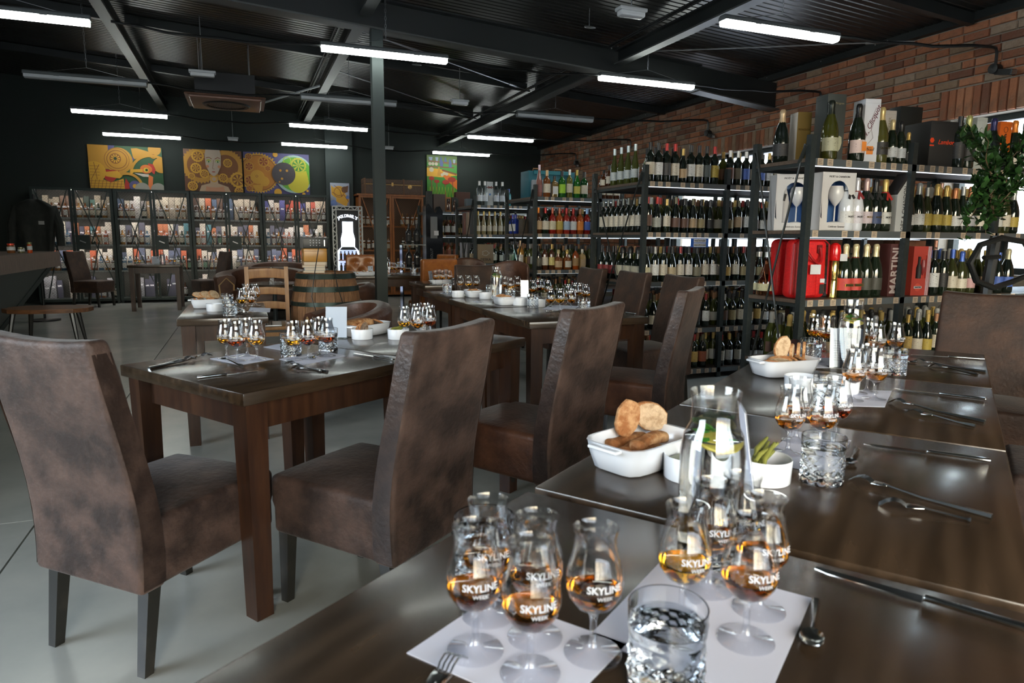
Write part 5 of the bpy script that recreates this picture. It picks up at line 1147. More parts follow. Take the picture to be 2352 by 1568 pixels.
for ci in range(4):
    for si in range(4):
        z = SH[si] + .0005; cnt = {'whisky_carton': 0, 'whisky_bottle': 0}
        def reg(o, nm, cn, row):
            i = cnt[nm]; cnt[nm] += 1
            tag(o, '%s %s, %s from left, %s shelf, %s mesh cabinet' % (cn, nm.replace('_', ' '), ORD[i], shn[si], cabn[ci]), 'bottle' if 'bottle' in nm else 'box', 'whisky on the %s shelf of the %s cabinet' % (shn[si], cabn[ci]))
        x = x0 + ci * 1.285 + .085; xe_ = x0 + ci * 1.285 + 1.20
        while x < xe_:
            if si == 3 and cr.random() < .45: x += .12; continue
            s_, h_ = cr.choice(list(boxme)); h2 = h_
            c = cr.choice(CC2[si] if not (ci == 0 and si == 0) else [(.08, .16, .14), (.2, .13, .1), (.05, .07, .06), (.3, .26, .2), (.12, .26, .24)])
            if ci == 3 and si == 0: c = cr.choice([(.62, .58, .54), (.50, .10, .07), (.10, .10, .30), (.60, .50, .40)]) if len(boxme) else c
            t = bpy.data.objects.new('whisky_carton', None); C.objects.link(t); t.location = (x, 14.46 + .25 + cr.uniform(-.02, .02), z)
            put('body', boxme[(s_, h_)], t, col=c); put('price_tag', wtag, t, (0, -s_ / 2 - .001, .20 + cr.uniform(-.03, .05))).rotation_euler.y = cr.uniform(-.1, .1); reg(t, 'whisky_carton', cname(c), 'back')
            x += s_ * 1.04 + cr.uniform(0, .008)
        x = x0 + ci * 1.285 + .09
        while x < xe_:
            if cr.random() < (.08 if si < 3 else .70): x += .09; continue
            k_, g_, l_ = cr.choice(FR)
            if si in (1, 2) and cr.random() < .35: g_, l_ = cr.choice([((.05, .12, .2), WH), ((.4, .1, .05), WH), (DG, (.2, .35, .25))])
            t = bpy.data.objects.new('whisky_bottle', None); C.objects.link(t); t.location = (x, 14.46 + .10 + cr.uniform(0, .03), z); t.scale = (1, 1, 1.1 if k_ == 'square' else .98)
            put('body', BK[k_][0], t, col=g_); put('label', BK[k_][1], t, col=l_); put('price_tag', wtag, t, (0, -.046, .155)); reg(t, 'whisky_bottle', {'spirit': 'amber', 'square': 'square amber'}[k_] if g_ in (AMB, AMBD, (.25, .10, .02), (.35, .16, .03)) else 'dark', 'front')
            x += .094 + cr.uniform(0, .014)
# oak cabinet, suitcase
cabinet(2.26, 1.37, 'orange oak cabinet with wire doors beneath the brown suitcase', 'oak_cabinet', ((.10, .05, .03), OAKR), mat('brass_wire', (.16, .09, .04), .5), [1.50, 1.0, .55, .12], h=2.12, Y=14.42, lock=False, led=False)
MB().box(2.23, 3.66, 14.36, 14.86, 2.12, 2.155).build('cornice', OAKR, None, smooth=0)
cn_ = bpy.data.objects['cornice']; kb = [o for o in bpy.data.objects if o.get('label', '').startswith('orange oak')][0]; cn_.parent = kb; cn_.location = (-2.26, -14.42, 0)
for si, z in enumerate((1.50, 1.0, .55)):
    x = 2.36; i = 0
    while x < 3.55:
        if abs(x - 2.945) > .05 and cr.random() < .86:
            k_, g_, l_ = cr.choice(FR); t = bpy.data.objects.new('whisky_bottle', None); C.objects.link(t); t.location = (x, 14.42 + .12, z + .0005)
            put('body', BK[k_][0], t, col=g_); put('label', BK[k_][1], t, col=l_); put('price_tag', wtag, t, (0, -.05, .17))
            tag(t, 'whisky bottle with %s label, %s from left, %s shelf, oak cabinet' % (cname(l_), ORD[i], shn[si]), 'bottle', 'whisky on the %s shelf of the oak cabinet' % shn[si]); i += 1
        x += .105
t = thing('suitcase', 'old brown travel trunk with wooden ribs and brass locks on the cabinet', 'suitcase', (3.0, 14.60, 2.156)); TR = mat('trunk_brown', (.085, .050, .035), .55, n=(40, (.12, .075, .05), .45, .6))
MB().rbox(1.24, .40, .20, .015, (0, 0, .10), n=2).build('body', TR, t); MB().rbox(1.24, .40, .105, .015, (0, 0, .257), n=2).build('lid', TR, t)
for x in (-.60, -.21, .21, .60): MB().rbox(.028, .415, .325, .005, (x, 0, .158), n=1, rn=1).build('rib', mat('rib_wood', (.16, .075, .035), .5), t)
MB().box(-.62, .62, -.206, -.198, .195, .205).build('seam_trim', mat('brass', (.45, .28, .10), .35, metal=.8), t, smooth=0)
for x in (-.03,): MB().box(x - .02, x + .02, -.212, -.2, .17, .24).build('lock', MATS['brass'], t, smooth=0)
MB().lathe([(.045, 0), (.045, .006), (.03, .01), (0, .01)], 18, M=Matrix.Translation((.34, -.203, .165)) @ Matrix.Rotation(PI / 2, 4, 'X')).build('brass_crest', MATS['brass'], t)
# ================================================================ paintings (flat painted pieces on canvas)
def painting(lb, x0, x1, z0, z1, bgc, Y=YW - .03):
    t = thing('painting', lb, 'painting', ((x0 + x1) / 2, Y, (z0 + z1) / 2), group=None); w_, h_ = x1 - x0, z1 - z0
    put('canvas', MB().rbox(w_, .03, h_, .003, (0, 0, 0), n=1, rn=1).mesh('canvas', CART, 30), t, col=bgc)
    L_ = {'n': 0}; W_, H_ = w_, h_
    def clip(poly):
        def cl(pl, f, g):
            o = []
            for i in range(len(pl)):
                a, b = pl[i], pl[(i + 1) % len(pl)]; fa, fb = f(a), f(b)
                if fa >= 0: o.append(a)
                if fa * fb < 0: k = fa / (fa - fb); o.append((a[0] + (b[0] - a[0]) * k, a[1] + (b[1] - a[1]) * k))
            return o
        for f in (lambda p: p[0] + W_ / 2, lambda p: W_ / 2 - p[0], lambda p: p[1] + H_ / 2, lambda p: H_ / 2 - p[1]):
            poly = cl(poly, f, 0)
            if len(poly) < 3: return None
        return poly
    def P_(name, polys, col):
        mb = MB(); y = -.0155 - L_['n'] * .0004; L_['n'] += 1
        for pl in polys:
            pl = clip([((u - .5) * W_, (v_ - .5) * H_) for u, v_ in pl])
            if pl:
                q = [Vector((a, b, 0)) for a, b in pl]; tris = []
                for tr3 in tessellate_polygon([q]):
                    A, B_, C_ = (q[i] for i in tr3); tris.append(tuple(tr3) if (B_ - A).cross(C_ - A).z > 0 else tuple(reversed(tr3)))
                mb.add([(a, y, b) for a, b in pl], tris); y -= .00006; L_['n'] += .15
        if mb.v: put(name, mb.mesh(name, CART, 0), t, col=col)
    asp = W_ / H_
    def disc(u, v_, r, n=28, a0=0, a1=2 * PI, k=1): return [(u + r * math.cos(a0 + (a1 - a0) * i / n) / asp, v_ + k * r * math.sin(a0 + (a1 - a0) * i / n)) for i in range(n if abs(a1 - a0 - 2 * PI) < 1e-6 else n + 1)]
    def ring(u, v_, r0, r1, n=26, a0=0, a1=2 * PI):
        return [[(u + rr * math.cos(a) / asp, v_ + rr * math.sin(a)) for rr, a in ((r0, b), (r1, b), (r1, c), (r0, c))] for b, c in [(a0 + (a1 - a0) * i / n, a0 + (a1 - a0) * (i + 1) / n) for i in range(n)]]
    def gear(u, v_, r, nt=20):
        pl = []
        for i in range(nt * 2):
            a = PI * i / nt; rr = r * (1.0 if i % 2 else .90); pl.append((u + rr * math.cos(a) / asp, v_ + rr * math.sin(a)))
        return pl
    def spokes(u, v_, r, n, w2=.12):
        return [[(u, v_)] + [(u + r * math.cos(a + s) / asp, v_ + r * math.sin(a + s)) for s in (-w2, w2)] for a in [2 * PI * i / n for i in range(n)]]
    def stroke(pts, w2):
        o = []
        for i in range(len(pts) - 1):
            (x_, y_), (x2, y2) = pts[i], pts[i + 1]; dx, dy = (x2 - x_) * asp, y2 - y_; l = math.hypot(dx, dy) or 1; nx, ny = -dy / l * w2 / asp, dx / l * w2
            o.append([(x_ + nx, y_ + ny), (x_ - nx, y_ - ny), (x2 - nx, y2 - ny), (x2 + nx, y2 + ny)])
        return o
    return t, P_, disc, ring, gear, spokes, stroke
OC = (.50, .24, .03); OC2 = (.62, .32, .03); OD = (.22, .08, .02); GRD = (.03, .085, .035); PUR = (.09, .08, .20); RDP = (.42, .03, .02)
t, P, disc, ring, gear, spokes, stroke = painting('wide painting of golden patterned curves and a red crested bird, leftmost', -2.60, -1.37, 2.13, 2.92, GRD)
P('arm_shape', [disc(.08, .85, .30, 20), [(0, 1), (.12, 1), (.35, .72), (.30, .68), (.05, .75)]], OC); P('top_disc', [disc(.23, .95, .16), disc(.9, .95, .14)], OC); P('purple_ribs', [[(.27, 1), (.36, 1), (.33, .85), (.27, .82)], [(.60, .95), (.64, .9), (.64, .75), (.57, .62), (.60, .80)]], PUR)
P('shell', [disc(.40, .66, .30), [(.08, .72), (.30, .65), (.35, .45), (.22, .45), (.12, .58)]], OC); P('shell_rings', ring(.38, .68, .20, .215) + ring(.38, .68, .255, .265), OD); P('shell_core', [disc(.36, .70, .12)], OD); P('core_petals', spokes(.36, .70, .10, 10, .18), OC2); P('core_dot', [disc(.36, .70, .035)], (.03, .05, .02))
P('red_fields', [[(.20, .44), (.40, .42), (.36, .25), (.28, .12), (.20, .22)], [(.45, .0), (.48, .25), (.54, .1), (.52, 0)], [(.03, .2), (.1, .22), (.15, .05), (.04, .08)]], RDP)
P('lattice_shapes', [disc(.07, .38, .24, 20), [(0, 0), (0, .22), (.12, .25), (.28, .14), (.45, .24), (.46, 0)], [(.21, .38), (.38, .42), (.44, .30), (.40, .24), (.22, .28)]], OC2)
P('lattice_lines', stroke([(.02, .2), (.14, .55)], .006) + stroke([(.1, .2), (.07, .6)], .006) + sum([stroke([(.0 + k * .05, .0), (.03 + k * .05, .2)], .005) for k in range(9)], []) + sum([stroke([(0, .05 + k * .06), (.45, .05 + k * .06)], .004) for k in range(3)], []) + sum([stroke([(.01, .30 + k * .07), (.14, .30 + k * .07)], .004) for k in range(4)], []), OD)
P('upper_limb', [[(.58, .95), (.66, .96), (.92, .85), (.90, .75), (.75, .78), (.62, .70), (.60, .75)], disc(.88, .80, .07)], OC); P('limb_ring', ring(.88, .80, .03, .04), OD)
P('green_ring', ring(.85, .35, .42, .48, 30, .8, 3.2) + ring(.50, .05, .28, .34, 20, .2, 2.0), OC); P('right_disc', [disc(.98, .58, .18)], OC); P('lower_eye', [disc(.60, .08, .12)], PUR); P('lower_eye_iris', [disc(.60, .07, .05)], OC2)
P('bird_crest', [[(.80, .62), (.87, .60), (.90, .48), (.88, .36), (.82, .45)]], RDP); P('bird_head', [disc(.77, .48, .13, 20, k=.8)], (.60, .15, .03)); P('beak', [[(.72, .48), (.56, .46), (.55, .33), (.60, .40), (.72, .40)]], OC2); P('lower_beak', [[(.60, .38), (.80, .36), (.82, .30), (.72, .30)]], (.5, .45, .38)); P('eye', [disc(.77, .46, .055, 16)], (.55, .45, .05)); P('pupil', [disc(.775, .46, .03, 12)], (.02, .05, .02)); P('neck', [[(.80, .35), (.86, .30), (.84, .0), (.78, 0), (.79, .2)]], (.65, .16, .04)); P('feathers', [disc(.70, .0, .16), disc(.92, .0, .16)], (.30, .28, .24))
t, P, disc, ring, gear, spokes, stroke = painting('painting of a pale face surrounded by golden gear wheels, second from left', -1.00, .05, 2.13, 2.93, (.16, .07, .04))
P('big_gear', [gear(.28, .62, .44, 34), gear(.72, .62, .42, 34)], OC); P('gear_inner', [disc(.28, .62, .30), disc(.72, .62, .28)], OD)
for u, v_, r in ((.24, .84, .15), (.20, .55, .13), (.34, .42, .11), (.75, .70, .11), (.66, .34, .11), (.92, .30, .20), (.13, .12, .12), (.12, .36, .08), (.93, .02, .12)):
    P('gear', [gear(u, v_, r, 16)], OC2); P('gear_face', [disc(u, v_, r * .68)], OD); P('gear_spokes', spokes(u, v_, r * .62, 7, .2), OC2)
P('neck_shoulders', [[(.44, .35), (.56, .35), (.57, .20), (.74, .12), (.78, 0), (.24, 0), (.28, .14), (.43, .20)]], (.50, .34, .22)); P('dress', [[(.36, .12), (.44, .10), (.56, .10), (.66, .13), (.68, 0), (.34, 0)]], (.55, .26, .15))
P('face', [[(.36, .88), (.38, 1), (.62, 1), (.64, .88), (.63, .62), (.57, .44), (.50, .36), (.43, .44), (.37, .62)]], (.46, .36, .28)); P('brows', stroke([(.38, .80), (.43, .82), (.48, .78)], .008) + stroke([(.53, .78), (.58, .82), (.62, .80)], .008), OD)
P('eyelids', [disc(.425, .73, .055, 16, k=.8), disc(.58, .73, .055, 16, k=.8)], (.35, .36, .06)); P('eyes', [disc(.425, .715, .040, 14, k=.6), disc(.58, .715, .04, 14, k=.6)], (.55, .55, .45)); P('irises', [disc(.425, .715, .022, 12), disc(.58, .715, .022, 12)], (.06, .16, .03)); P('nose', stroke([(.51, .76), (.485, .55), (.52, .54)], .006), (.25, .15, .1)); P('lips', [disc(.50, .475, .04, 14, k=.45)], (.38, .12, .08)); P('cheeks', [disc(.60, .60, .035, 14), disc(.40, .60, .035, 14)], (.58, .24, .12)); P('neck_gear', ring(.5, .30, .05, .075), OC2)
t, P, disc, ring, gear, spokes, stroke = painting('painting of a golden sun gear and green moon gear on purple, third', .08, 1.34, 2.12, 2.93, PUR)
P('sun_gear', [gear(.22, .50, .50, 44)], OC2); P('sun_field', [disc(.22, .5, .43)], (.45, .17, .02)); P('sun_rim', ring(.22, .5, .42, .44), OD)
for u, v_, r in ((.30, .78, .14), (.08, .65, .12), (.08, .32, .13), (.36, .62, .08), (.08, .88, .09), (.07, .12, .08)): P('gear', [gear(u, v_, r, 14)], OC); P('gear_face', [disc(u, v_, r * .7)], (.25, .05, .02)); P('gear_spokes', spokes(u, v_, r * .66, 6, .2), OC)
P('profile', [disc(.20, .40, .17), disc(.30, .30, .12), [(.12, .2), (.28, .22), (.26, .05), (.16, .06)]], (.55, .28, .03)); P('profile_eye', ring(.19, .42, .02, .03), OD)
P('moon_disc', [disc(.76, .50, .47)], (.30, .42, .40)); P('moon_green', [disc(.77, .50, .42)], (.12, .34, .03)); P('moon_yellow', [disc(.82, .30, .26, 24), [(.75, .45), (.95, .6), (.98, .4), (.9, .3)]], (.50, .42, .03)); P('moon_gear', [gear(.83, .72, .20, 20)], (.45, .42, .04)); P('moon_gear_face', [disc(.83, .72, .15)], (.06, .22, .03)); P('moon_spokes', spokes(.83, .72, .14, 8, .18), (.45, .42, .04)); P('moon_hub', ring(.83, .72, .03, .05), (.3, .35, .05)); P('small_gear', ring(.66, .83, .08, .10), (.35, .45, .05))
P('eclipse', [disc(.60, .50, .28)], (.055, .045, .05)); P('eclipse_dots', [disc(.55, .58, .03, 12), disc(.65, .58, .03, 12), disc(.57, .38, .03, 12), disc(.53, .30, .02, 12)], OC); P('stars', [disc(.48, .96, .06), disc(.50, .04, .09), disc(.44, .85, .02, 10), disc(.96, .10, .03, 10), disc(.90, .02, .04, 10)], OC2)
t, P, disc, ring, gear, spokes, stroke = painting('small painting of golden curled figures on the pilaster', 1.735, 2.125, 1.90, 2.375, (.30, .32, .40), YW - .16)
P('curve_shapes', [disc(.45, .60, .28), disc(.7, .3, .22), [(.05, .9), (.3, .7), (.2, .4), (.05, .5)], [(.3, .4), (.9, .1), (.8, .0), (.3, .2)]], OC2); P('dark_hair', [disc(.75, .72, .14, 14), [(.6, .8), (.95, .9), (.9, .6)]], (.12, .05, .02)); P('lines', stroke([(.1, .6), (.4, .45), (.7, .5), (.95, .2)], .012) + stroke([(.2, .9), (.5, .7), (.6, .4)], .012) + ring(.45, .6, .2, .22), OD); P('blue_patch', [disc(.15, .12, .15), disc(.9, .4, .08)], (.12, .18, .40))
t, P, disc, ring, gear, spokes, stroke = painting('tall green painting with poppies, bottles and glasses on shelves', 3.83, 4.52, 2.02, 3.06, (.05, .22, .03))
P('shelf_field', [[(0, 1), (1, 1), (1, .8), (0, .85)]], (.10, .16, .04)); P('yellow_table', [[(0, .74), (.42, .72), (1, .62), (1, .60), (.5, .55), (0, .56)]], OC2); P('orange_bed', [[(.42, .66), (.7, .60), (1, .50), (1, .30), (.6, .52)]], (.60, .14, .02)); P('brown_shelves', stroke([(.04, .88), (1, .84)], .012) + stroke([(.02, .76), (.9, .76)], .012) + stroke([(.5, .70), (.98, .62)], .018), (.2, .07, .03))
P('blue_bottles', [[(.44, .97), (.48, .97), (.50, .9), (.54, .86), (.53, .77), (.43, .78), (.42, .87)], [(.60, .97), (.63, .97), (.66, .87), (.57, .87)], [(.74, .93), (.78, .93), (.82, .86), (.82, .76), (.72, .76)]], (.07, .10, .22)); P('cups', [[(.06, .96), (.19, .96), (.17, .89), (.09, .89)], [(.28, .96), (.38, .96), (.36, .88), (.30, .88)], [(.86, .93), (.95, .93), (.93, .85), (.88, .85)]], (.25, .30, .38)); P('glasses', [disc(.10, .82, .035, 12), disc(.20, .82, .035, 12), disc(.31, .82, .035, 12), disc(.15, .70, .05, 12), disc(.50, .60, .035, 12), disc(.57, .63, .035, 12), disc(.65, .62, .035, 12)], (.48, .42, .30)); P('yellow_bottle', [[(.38, .76), (.41, .76), (.44, .68), (.46, .58), (.34, .58), (.36, .68)]], OC)
P('stems', sum([stroke([(u, v_), (u + .02, .05)], .008) for u, v_ in ((.15, .5), (.32, .44), (.60, .44), (.85, .48))], []) + ring(.30, .06, .05, .06) + ring(.58, .05, .08, .09) + ring(.8, .05, .07, .08), (.25, .06, .03)); P('poppies', [disc(.15, .52, .06, 14, k=.7), disc(.32, .46, .06, 14, k=.6), disc(.62, .45, .08, 14, k=.6), disc(.82, .51, .09, 14, k=.6)], (.32, .035, .02)); P('leaf_lines', sum([stroke([(.05 + k * .1, .1), (.1 + k * .1, .35), (.16 + k * .1, .1)], .005) for k in range(9)], []), (.20, .34, .03))
# ================================================================ neon bottle display in a truss frame
t = thing('neon_bottle_display', 'illuminated bottle shaped display in a truss frame with neon lettering', 'display', (2.005, 14.30, 0)); TRM = mat('truss_steel', (.32, .34, .34), .35, metal=.7); H_ = 1.88
a = MB()
for x in (-.295, -.225, .225, .295):
    for y in (-.05, .05): a.bar((x, y, 0), (x, y, H_), .016)
for x in (-.295, .225):
    for y in (-.05, .05):
        z = .05; k = 0
        while z < H_ - .08: a.bar((x + (.07 if k % 2 else 0), y, z), (x + (0 if k % 2 else .07), y, z + .085), .008); z += .085; k += 1
for y in (-.05, .05):
    a.bar((-.295, y, H_), (.295, y, H_), .016).bar((-.295, y, H_ - .07), (.295, y, H_ - .07), .016); x = -.225; k = 0
    while x < .22: a.bar((x, y, H_ - (.07 if k % 2 else 0)), (x + .075, y, H_ - (0 if k % 2 else .07)), .008); x += .075; k += 1
a.build('truss_frame', TRM, t, smooth=0); MB().box(-.222, .222, .0, .012, .05, H_ - .075).build('back_board', mat('display_black', (.02, .022, .025), .5), t, smooth=0)
S_ = [(-.10, 1.57), (.10, 1.57), (.10, 1.36), (.135, 1.22), (.13, 1.06), (.205, .98), (.215, .92), (.215, .12), (-.215, .12), (-.215, .92), (-.205, .98), (-.13, 1.06), (-.135, 1.22), (-.10, 1.36)]
MB().tube([(x, -.02, z) for x, z in S_], .009, 6, closed=True).build('neon_outline', NEON, t)
MB().prism([(x * .93, z) for x, z in S_[:5]] + [(-x * .93, z) for x, z in reversed(S_[:5])], 0, .006, Matrix.Translation((0, -.004, 0)) @ Matrix.Rotation(PI / 2, 4, 'X')).build('lit_neck_panel', emis('lit_panel', (.62, .78, .86), 1.0), t, smooth=0)
MB().box(-.205, .205, -.006, -.001, .13, 1.0).build('lit_body_panel', emis('lit_body', (.35, .48, .85), .9), t, smooth=0)
for z in (.80, .56, .32): MB().box(-.205, .205, -.10, -.006, z - .018, z).build('display_shelf', emis('shelf_glow', (.8, .86, 1), 1.6) if z != .80 else mat('amber_shelf', (.45, .16, .04), .4), t, smooth=0)
word = "JACK DANIEL'S"; n_ = len(word)
for i, ch in enumerate(word):
    if ch == ' ': continue
    u = (i - (n_ - 1) / 2) / n_; ang = -u * 1.15; R_ = .36
    text(ch, .082, NEON, t, facing((math.sin(-ang) * R_, -.012, 1.66 - R_ + math.cos(ang) * R_ + .03), 0, ang), name='neon_letter', bold=.001)
for si, z in enumerate((.80, .56, .32)):
    for i in range(5):
        o = bottle('square', (2.005 - .155 + i * .0775, 14.30 - .055, z + .0006), AMBD if si else (.12, .04, .01), BLK, BLK, 0, 'whisky_bottle', '%s on the %s shelf of the neon display' % (ORD[i], LN[si + 1 if si else 0]), 'whiskies in the neon bottle display', sc=.72)
# tall black glossy display with bottles between oak cabinet and the farthest rack
t = thing('black_promotion_stand', 'tall black glossy stand with notched top and side shelves of black bottles', 'stand', (2.96, 11.7, 0)); GB = mat('gloss_black', (.012, .014, .018), .12, coat=.5)
MB().prism([(-.0, 0), (.30, 0), (.30, 1.72), (.25, 1.80), (.17, 1.68), (.05, 1.84), (.0, 1.80)], -.12, .12, Matrix.Translation((.0, 0, 0)) @ Matrix.Rotation(PI / 2, 4, 'X')).build('body', GB, t, smooth=0)
for z in (.74, 1.14): MB().box(-.42, 0, -.10, .10, z - .012, z).build('side_shelf', TRM, t, smooth=0)
MB().box(-.42, -.40, -.10, .10, 0, 1.14).build('side_post', GB, t, smooth=0); MB().box(.08, .20, -.126, -.1205, 1.25, 1.62).build('bottle_print', mat('print_grey', (.16, .17, .18), .4), t, smooth=0); MB().box(.14, .22, -.13, -.121, 1.30, 1.38).build('sticker', TAGW, t, smooth=0)
text('ABSOLUT', .06, mat('print_grey', (.16, .17, .18), .4), t, facing((.10, -.1215, .95), 0, PI / 2))
for zi, z in enumerate((.74, 1.14)):
    for i in range(2): bottle('spirit', (2.96 - .28 + i * .14, 11.7, z + .0005), BLK, BLK, BLK, 0, 'black_bottle', '%s on the %s side shelf of the black stand' % (ORD[i], ['lower', 'upper'][zi]), 'black bottles on the promotion stand', sc=1.25)
# ================================================================ plant at the right edge
t = thing('plant_stand', 'black metal plant stand with hexagonal ring and T handle at right edge', 'stand', (3.98, 2.6, 0))
MB().tube([(-.03, 0, .02), (-.03, 0, 1.0), (.0, 0, 1.28)], .03, 8).build('pole', BLACK, t); MB().lathe([(.20, 0), (.20, .015), (.03, .03)], 24).build('base', BLACK, t)
hx = [(-.24, 1.13), (-.17, 1.23), (.0, 1.27), (.20, 1.25), (.28, 1.18), (.27, 1.06), (.13, 1.02), (-.02, .99), (-.17, 1.03)]
MB().tube([(x, -.03, z) for x, z in hx], .017, 8, closed=True).build('hexagonal_ring', BLACK, t); MB().tube([(-.13, -.03, 1.16), (.0, -.03, 1.165)], .013, 6).build('handle', BLACK, t)
t = thing('ficus_plant', 'leafy green plant with small glossy leaves hanging over the right rack', 'plant', (3.98, 2.62, 1.38)); lr = random.Random(9)
lm_ = MB().add([(0, 0, 0), (.012, .003, .012), (.015, .004, .028), (0, .001, .052), (-.015, .004, .028), (-.012, .003, .012), (0, -.004, .028)], [(0, 1, 6), (1, 2, 6), (2, 3, 6), (3, 4, 6), (4, 5, 6), (5, 0, 6)])
tips = []
for bi in range(20):
    a = lr.uniform(0, 2 * PI); rr = lr.uniform(.12, .30); zt = lr.uniform(-.15, .50); n_ = 7
    pts = [Vector((0, 0, 0))]
    for k in range(1, n_ + 1):
        q = k / n_; pts.append(Vector((math.cos(a) * rr * q + lr.uniform(-.02, .02), math.sin(a) * rr * q * .8 + lr.uniform(-.02, .02), zt * q + .22 * math.sin(q * PI) * (1 if zt < .1 else .3))))
    MB().tube(pts, [.005 * (1 - .7 * k / n_) for k in range(n_ + 1)], 5).build('branch', mat('twig', (.10, .06, .03), .7), t); tips.append(pts)
fol = MB(); nl = 0; lmesh = lm_.mesh('leaf', LEAFM, 60)
for pts in tips:
    for k in range(1, len(pts)):
        for j in range(9):
            p = pts[k - 1].lerp(pts[k], lr.random()); M_ = Matrix.Translation(p) @ Matrix.Rotation(lr.uniform(0, 2 * PI), 4, 'Z') @ Matrix.Rotation(lr.uniform(-2.2, .8), 4, 'X') @ Matrix.Scale(lr.uniform(.7, 1.25), 4)
            if nl < 290 and j < 3 and p.y < .05: o = put('leaf', lmesh, t); o.matrix_local = M_; nl += 1
            else: fol.add(lm_.v, lm_.f, M_)
stuff(fol.build('leaves', LEAFM, t, smooth=60))
# ================================================================ things on the tables
T = .7705
GP = [(.0, .052), (.010, .054), (.022, .061), (.0305, .074), (.0335, .088), (.0315, .105), (.0265, .122), (.0240, .135), (.0238, .143), (.0262, .153)]
bowl_m = MB().lathe(GP + [(.0252, .153), (.0228, .143), (.0230, .135), (.0255, .122), (.0305, .105)], 32, caps=False).mesh('bowl', GLASS, 60)
stem_m = MB().lathe([(.0, 0), (.033, 0), (.0335, .0012), (.032, .0025), (.012, .0045), (.006, .010), (.0042, .018), (.004, .040), (.0055, .048), (.009, .0535), (.0, .0545)], 28).mesh('stem_foot', STEMG, 60)
def liq_mesh(i, zt):
    pr = [(0, .0535), (.009, .0545), (.0215, .0615), (.0298, .0742)]
    r = .0326 if zt > .083 else .0318
    return MB().lathe(pr + [(r, zt - .0004), (r - .001, zt), (0, zt)], 28).mesh('whisky', LIQ[i], 30)
liq_m = [liq_mesh(0, .081), liq_mesh(1, .080), liq_mesh(2, .080)]
def curved_text(lines):
    mbx = MB()
    for txt, sz, zc, bold in lines:
        me = text_mb(txt, sz, PRINT, extrude=0, bold=bold); v = []
        for p in me.vertices:
            z = zc + p.co.y; r = None
            for (r0, z0), (r1, z1) in zip(GP, GP[1:]):
                if z0 <= z <= z1: r = r0 + (r1 - r0) * (z - z0) / (z1 - z0)
            r = (r or .03) + .0004; a = p.co.x / .033 - PI / 2; v.append((r * math.cos(a), r * math.sin(a), z))
        mbx.add(v, [tuple(q.vertices) for q in me.polygons])
    return mbx.mesh('printed_lettering', PRINT, 0)
print_m = curved_text([('SKYLINE', .0112, .0935, .0002), ('WEEK', .0068, .0835, .0001)])
LN3 = ['golden', 'amber', 'red amber']
def wglass(px, py, liq, lb, z=T, zt=None, rz=-.12, grp='whisky tasting glasses'):
    p = G(px, py, (z + .152) if zt == 'rim' else ((z + .08) if zt == 'bowl' else z)); t = thing('whisky_glass', lb, 'glass', (p.x, p.y, z), rz, grp)
    put('stem_foot', stem_m, t); put('bowl', bowl_m, t); put('whisky', liq_m[liq], t); put('printed_lettering', print_m, t); return t
# cut water tumbler
def cutmesh():
    n = 60; rows = 18; v = []; f = []; H_ = .092
    for i in range(rows + 1):
        z = .062 * i / rows
        for k in range(n):
            a = 2 * PI * k / n; u = k / n * 12; w2 = z / .062 * 3.0
            d = abs(((u + w2) % 1) - .5) + abs(((u - w2) % 1) - .5); r = .0398 + .0026 * (d - .5) * 2 * math.sin(PI * min(1, i / rows * 1.05 + .02)) ** .5
            v.append((r * math.cos(a), r * math.sin(a), z))
    prof = [(.0412, .066), (.0418, H_), (.0410, H_ + .0012), (.0402, H_), (.0386, .012), (.034, .009), (.0001, .009)]
    for r, z in prof:
        for k in range(n): a = 2 * PI * k / n; v.append((r * math.cos(a), r * math.sin(a), z))
    R_ = rows + 1 + len(prof)
    for i in range(R_ - 1):
        for k in range(n): f.append((i * n + k, i * n + (k + 1) % n, (i + 1) * n + (k + 1) % n, (i + 1) * n + k))
    f.append(tuple(range(n - 1, -1, -1))); return MB().add(v, f).mesh('cut_glass', CUT, 25)
tum_m = cutmesh(); wat_m = MB().lathe([(0, .0092), (.034, .0092), (.0387, .0125), (.0402, .074), (.039, .0725), (0, .0725)], 40).mesh('water', WATER, 40)
def tumbler(px, py, lb, z=T, zt='rim', water=True, rz=0):
    p = G(px, py, z + (.093 if zt == 'rim' else 0)); t = thing('water_tumbler', lb, 'glass', (p.x, p.y, z), rz, 'cut water tumblers'); put('cut_glass', tum_m, t)
    if water: put('water', wat_m, t)
    return t
def mat_poly(c, lb, h=.0007):
    t = thing('paper_mat', lb, 'mat', (c[0].x, c[0].y, T), 0, 'white paper tasting mats'); o = c[0]
    a = MB().prism([(p.x - o.x, p.y - o.y) for p in c], 0, h).build('sheet', PAPER, t, smooth=0); return t
def quad3(a, b, c): d = a + (c - b); return [a, b, c, d]
def cc(pts):
    ar = sum(pts[i].x * pts[(i + 1) % len(pts)].y - pts[(i + 1) % len(pts)].x * pts[i].y for i in range(len(pts))); return pts if ar > 0 else pts[::-1]
mat_poly(cc(quad3(G(934, 1501), G(1128, 1370), G(1440, 1480))), 'nearest left white paper mat under five whisky glasses')
c0 = G(1864, 1375); u = (G(1780, 1568) - c0).normalized(); vv = (G(1537, 1378) - c0); vv = (vv - u * vv.dot(u)).normalized()
mat_poly(cc([c0, c0 + u * .25, c0 + u * .25 + vv * .205, c0 + vv * .205]), 'nearest right white paper mat behind the front water tumbler')
mat_poly(cc(quad3(G(1745, 1060), G(1822, 990), G(1955, 1012))), 'white paper mat under the glasses behind the green beans')
mat_poly(cc(quad3(G(2032, 935), G(2048, 898), G(1925, 895))), 'white paper mat under the glasses right of the second menu card')
